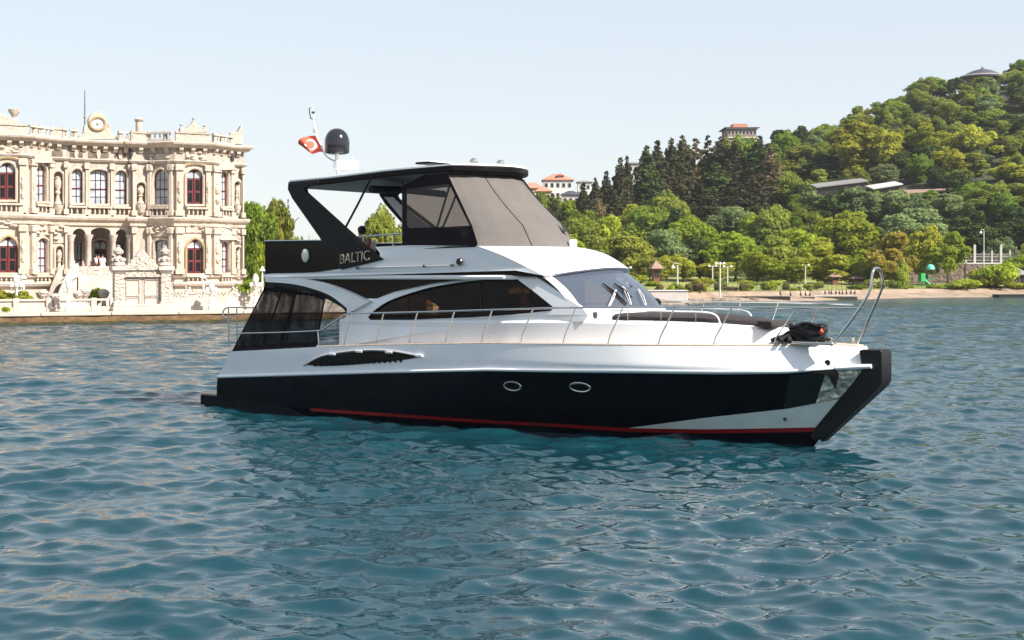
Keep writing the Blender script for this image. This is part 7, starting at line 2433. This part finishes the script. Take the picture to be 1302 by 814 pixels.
for i in range(len(pxs) - 1):
    x0, x1 = rw(pxs[i], 330).x - fx0, rw(pxs[i + 1], 330).x - fx0
    for z, sag in ((1.75, 0.25), (1.15, 0.06), (0.35, 0.0)):
        mb.tube([(x0, 0, zc + z), ((x0 + x1) / 2, 0, zc + z - sag), (x1, 0, zc + z)], 0.045, 5)
    for k in range(1, 8):
        x = x0 + (x1 - x0) * k / 8
        mb.tube([(x, 0, zc + 0.3), (x, 0, zc + 1.6)], 0.022, 4)
mb.build('rails', M['concrete'], fence)

# hut, playground, small park things
def hut(px, ytop, Y, wm, label, wall='red_hut', roof='slate', hh=2.4, rh=1.2):
    Y = max(Y, shore_Y(px) + 13)
    p = wz(px, Y, 0); z0 = land_z(p.x, Y)
    root = empty('park_hut', (p.x, Y, z0 - 0.05), 0.2, label, 'hut')
    w = wm / 2
    mb = MB(); mb.box(-w, w, -w, w, 0, hh); mb.build('wall', M[wall], root)
    mb = MB(); mb.add([(-w - .5, -w - .5, hh), (w + .5, -w - .5, hh), (w + .5, w + .5, hh), (-w - .5, w + .5, hh), (0, 0, hh + rh), (-w - .5, -w - .5, hh - .15), (w + .5, -w - .5, hh - .15), (w + .5, w + .5, hh - .15), (-w - .5, w + .5, hh - .15)], [(0, 1, 4), (1, 2, 4), (2, 3, 4), (3, 0, 4), (0, 5, 6, 1), (1, 6, 7, 2), (2, 7, 8, 3), (3, 8, 5, 0), (5, 8, 7, 6)]); mb.build('roof', M[roof], root)
    mb = MB(); mb.box(-w * 0.75, -w * 0.1, -w - 0.04, -w - 0.01, 0.9, 1.9); mb.box(w * 0.1, w * 0.75, -w - 0.04, -w - 0.01, 0.9, 1.9); mb.build('window', M['dark_window'], root)
hut(1291, 340, 240, 2.7, 'red-brown kiosk hut with grey pyramid roof at the right edge of the shore', roof='grey_roof')
hut(834, 343, 225, 1.0, 'red-brown timber hut among the bushes left of the single-armed lamp', roof='brick')
hut(1061, 351, 239, 1.0, 'tiny red-brown box hut under the egg-shaped tree', hh=1.5, rh=0.5, roof='brick')
hut(1088, 352, 240, 1.2, 'tiny red-brown box hut right of the egg-shaped tree', hh=1.3, rh=0.4, roof='brick')
p = wz(1183, 245, 0); z0 = land_z(p.x, 245)
root = empty('play_shelter', (p.x, 245, z0), 0, 'teal-domed play tower on posts in the playground', 'play tower')
mb = MB(); mb.lathe([(0.8, 2.9), (0.76, 3.2), (0.55, 3.6), (0.25, 3.8), (0, 3.85)], 14); mb.build('dome', M['teal_plastic'], root)
for sx in (-0.6, 0.6):
    for sy in (-0.6, 0.6):
        MB().tube([(sx, sy, -0.1), (sx, sy, 3.0)], 0.06, 6).build('post', M['iron'], root)
mb = MB(); mb.box(-0.7, 0.7, -0.7, 0.7, 1.3, 1.4); mb.build('platform', M['green_plastic'], root)
p = wz(1173, 243, 0); z0 = land_z(p.x, 243)
root = empty('play_slide', (p.x, 243, z0), 0.4, 'green play slide with teal chute left of the teal dome', 'slide')
mb = MB(); mb.box(-0.6, 0.3, -0.4, 0.4, 0.9, 2.3); mb.build('tower', M['green_plastic'], root)
for sx in (-0.5, 0.2):
    for sy in (-0.3, 0.3):
        MB().tube([(sx, sy, -0.1), (sx, sy, 0.95)], 0.06, 6).build('leg', M['green_plastic'], root)
mb = MB(); mb.plate([Vector((0.3, -0.3, 1.1)), Vector((1.5, -0.3, 0.15)), Vector((1.5, 0.3, 0.15)), Vector((0.3, 0.3, 1.1))], (0, 0, 0.08)); mb.plate([Vector((0.3, -0.34, 1.1)), Vector((1.5, -0.34, 0.15)), Vector((1.5, -0.34, 0.4)), Vector((0.3, -0.34, 1.4))], (0, 0.05, 0)); mb.build('chute', M['teal_plastic'], root)

# shore walls, jetties, lamps
Yq = 172.0
a_, b_ = wpt(812, 386.5, Yq), wpt(874.5, 370.5, Yq)
root = empty('shore_wall', wz(845, Yq, 0), 0, 'plain pale grey concrete wall on the water just beyond the windscreen', 'wall')
mb = MB(); mb.box(a_.x - root.location.x - 4, b_.x - root.location.x, 0, 5, -0.6, b_.z); mb.build('wall_body', M['concrete'], root, bevel=0.05)
mb = MB(); mb.box(a_.x - root.location.x - 4.1, b_.x - root.location.x + 0.1, -0.1, 5.1, b_.z, b_.z + 0.12); mb.build('wall_cap', M['concrete'], root, bevel=0.03)
def street_lamp(px, ytop, Y, label, arm):
    p = wz(px, Y, 0); z0 = max(0.2, land_z(p.x, Y)) - 0.3
    zt = CAM_H - (ytop - HY) / FPX * Y
    root = empty('street_lamp', (p.x, Y, z0), 0, label, 'street lamp', 'lamp posts on the far shore')
    H = zt - z0
    MB().tube([(0, 0, 0), (0, 0, 1.0), (0, 0, H - 0.25)], [0.13, 0.10, 0.085], 8).build('pole', M['grey_post'], root)
    if arm == 'one':
        mb = MB(); mb.tube(spline([(0.05, 0, H - 0.1), (-0.25, 0, H), (-0.5, 0, H - 0.12), (-0.58, 0, H - 0.4)], 4), 0.05, 6); ar = mb.build('arm', M['grey_post'], root)
        MB().lathe([(0, -0.32), (0.26, -0.3), (0.2, -0.1), (0.07, 0), (0, 0.02)], 12, (-0.58, 0, H - 0.35)).build('lamp_head', M['white_paint'], ar)
    else:
        ks = (-1, 1) if arm == 'two' else (-1, 1, 0)
        for k in ks:
            mb = MB(); mb.tube([(0, 0, H - 0.35), (k * 0.5, -0.3 if k == 0 else 0, H - 0.3)], 0.045, 6); ar = mb.build('arm', M['grey_post'], root)
            MB().lathe([(0, -0.08), (0.2, -0.05), (0.15, 0.07), (0.05, 0.18), (0, 0.2)], 12, (k * 0.52, -0.32 if k == 0 else 0, H - 0.28)).build('lamp_head', M['white_paint'], ar)
street_lamp(861.5, 334.5, 182, 'street lamp with one hooked arm behind the grey concrete wall', 'one')
street_lamp(915.5, 332.5, 190, 'tallest street lamp with several lamp heads, nearest the jetty', 'three')
street_lamp(925, 336.5, 200, 'street lamp with two heads just right of the tallest lamp', 'two')
street_lamp(906, 336, 215, 'fainter street lamp left of the tallest lamp, in front of the shrubs', 'two')
street_lamp(797, 338, 205, 'grey post with box head just right of the windscreen brow', 'two')
street_lamp(1024, 335, 236, 'slender pale lamp post beside the light green rounded tree', 'two')
street_lamp(1251, 292, 262, 'very tall thin lamp post behind the white fence', 'one')
def jetty(px0, px1, y_top, y_bot, Y, label, m='jetty_dark', depth=3.5):
    a, b = wpt(px0, y_top, Y), wpt(px1, y_bot, Y)
    root = empty('jetty', ((a.x + b.x) / 2, Y, 0), 0, label, 'jetty')
    w = (b.x - a.x) / 2
    zt = max(0.35, a.z)
    mb = MB(); mb.box(-w, w, 0, depth, zt - 0.12, zt); mb.build('deck', M['concrete' if m != 'jetty_dark' else 'jetty_dark'], root)
    mb = MB(); mb.box(-w, w, 0.03, depth - 0.03, -0.3, zt - 0.122); mb.build('beam', M['jetty_dark'], root)
    n = max(3, int(w * 2 / 2.2))
    for i in range(n):
        x = -w + 0.2 + (2 * w - 0.4) * i / (n - 1)
        MB().tube([(x, 0.25, -0.8), (x, 0.25, zt - 0.5)], 0.13, 6).build('pile', M['jetty_dark'], root)
    return root, zt, w
jetty(918, 1005, 377.2, 381, 190, 'low black timber jetty lying in front of the bank, left part')
j2, jz, jw = jetty(1035, 1090, 376.0, 382, 200, 'jetty with pale top and algae-green side where the dark birds stand', 'pale')
MB().box(-jw, jw, -0.1, 0.02, -0.3, jz - 0.2).build('weed_face', M['quay_weed'], j2)
jetty(1270, 1400, 374.5, 377, 222, 'dark low jetty at the right edge of the shore', depth=3)
jetty(1000, 1036, 378.5, 382, 196, 'short broken black jetty section between the two longer ones')
# birds on the jetty
bb = MB()
bb.lathe([(0, -0.22), (0.05, -0.2), (0.13, -0.05), (0.12, 0.08), (0.05, 0.2), (0.035, 0.3), (0.06, 0.38), (0.05, 0.43), (0, 0.45)], 8, (0, 0, 0.42))
bb.tube([(-0.05, 0.0, 0.42), (-0.28, 0, 0.12)], [0.07, 0.03], 5); bb.tube([(0.03, 0, 0.83), (0.16, 0, 0.83)], [0.025, 0.01], 5)
for sy in (-0.05, 0.05): bb.tube([(0, sy, 0.24), (0.02, sy, 0.0)], 0.02, 4)
bird0 = bb.build('seabird', M['bird'])
tag(bird0, 'dark seabird standing in the row on the pale jetty top', 'bird', 'seabirds resting on the jetty')
first = True
for px in (1049, 1054, 1057, 1063, 1067, 1071, 1076, 1082, 1087, 1024, 1030, 1018, 1005, 992):
    o = bird0 if first else bird0.copy()
    if not first: COL.objects.link(o)
    first = False
    Yb = 200.6 if px > 1035 else (196.8 if px >= 1000 else 190.8)
    zb_ = jz if px > 1035 else max(0.35, CAM_H - ((378.5 if px >= 1000 else 377.2) - HY) / FPX * (196 if px >= 1000 else 190))
    if px <= 1035: o['label'] = 'dark seabird standing alone on the black jetty left of the pale one'
    o.location = ((px - CX) / FPX * Yb, Yb, zb_)
    o.rotation_euler = (0, 0, RNG.choice([0.3, 2.8, -0.5, 3.4]))
# rocks and weed below the wall
rr = random.Random(8)
mb = MB()
for i in range(60):
    px = rr.uniform(872, 965)
    sY = shore_Y(px)
    Yr = sY + rr.uniform(-2.5, 4)
    p = wz(px, Yr, max(-0.1, land_z(wz(px, Yr, 0).x, Yr)))
    s = rr.uniform(0.15, 0.45)
    mb.lathe([(0, -0.4 * s), (0.8 * s, -0.2 * s), (s, 0.1 * s), (0.6 * s, 0.45 * s), (0, 0.55 * s)], 6, p)
tag(mb.build('shore_rocks', M['rubble_wall'], sharp=5), 'brown shore rocks scattered at the water between wall and jetty', 'rocks', kind='stuff')
# park fence along the lawn edge
fe = empty('park_fence', wz(1010, 233, 0), 0, 'thin dark railing running along the lawn behind the beach', 'fence')
mb = MB()
prev = None
for px in range(884, 1200, 6):
    Yf = shore_Y(px) + 12.5
    p = wz(px, Yf, 0); z = land_z(p.x, Yf)
    q = Vector((p.x, Yf, z)) - fe.location
    mb.tube([q, q + Vector((0, 0, 1.1))], 0.03, 4)
    if prev is not None:
        for h_ in (0.5, 1.05): mb.tube([prev + Vector((0, 0, h_)), q + Vector((0, 0, h_))], 0.02, 4)
    prev = q
mb.build('railing', M['iron'], fe)

# ------------------------------------------------------------------ thin haze volume, added to lift the dark tones
def haze(density):
    mb = MB(); mb.box(-460, 560, -30, 1200, -4, 92)
    m = bpy.data.materials.new('thin haze')
    m.use_nodes = True
    nt = m.node_tree
    nt.nodes.clear()
    out = nt.nodes.new('ShaderNodeOutputMaterial')
    v = nt.nodes.new('ShaderNodeVolumePrincipled')
    v.inputs['Color'].default_value = (0.90, 0.93, 0.97, 1)
    v.inputs['Density'].default_value = density
    v.inputs['Anisotropy'].default_value = 0.3
    nt.links.new(v.outputs[0], out.inputs['Volume'])
    o = mb.build('haze', m)
    tag(o, 'thin pale haze volume added to lift the dark tones', 'haze', kind='stuff')
haze(0.00012)
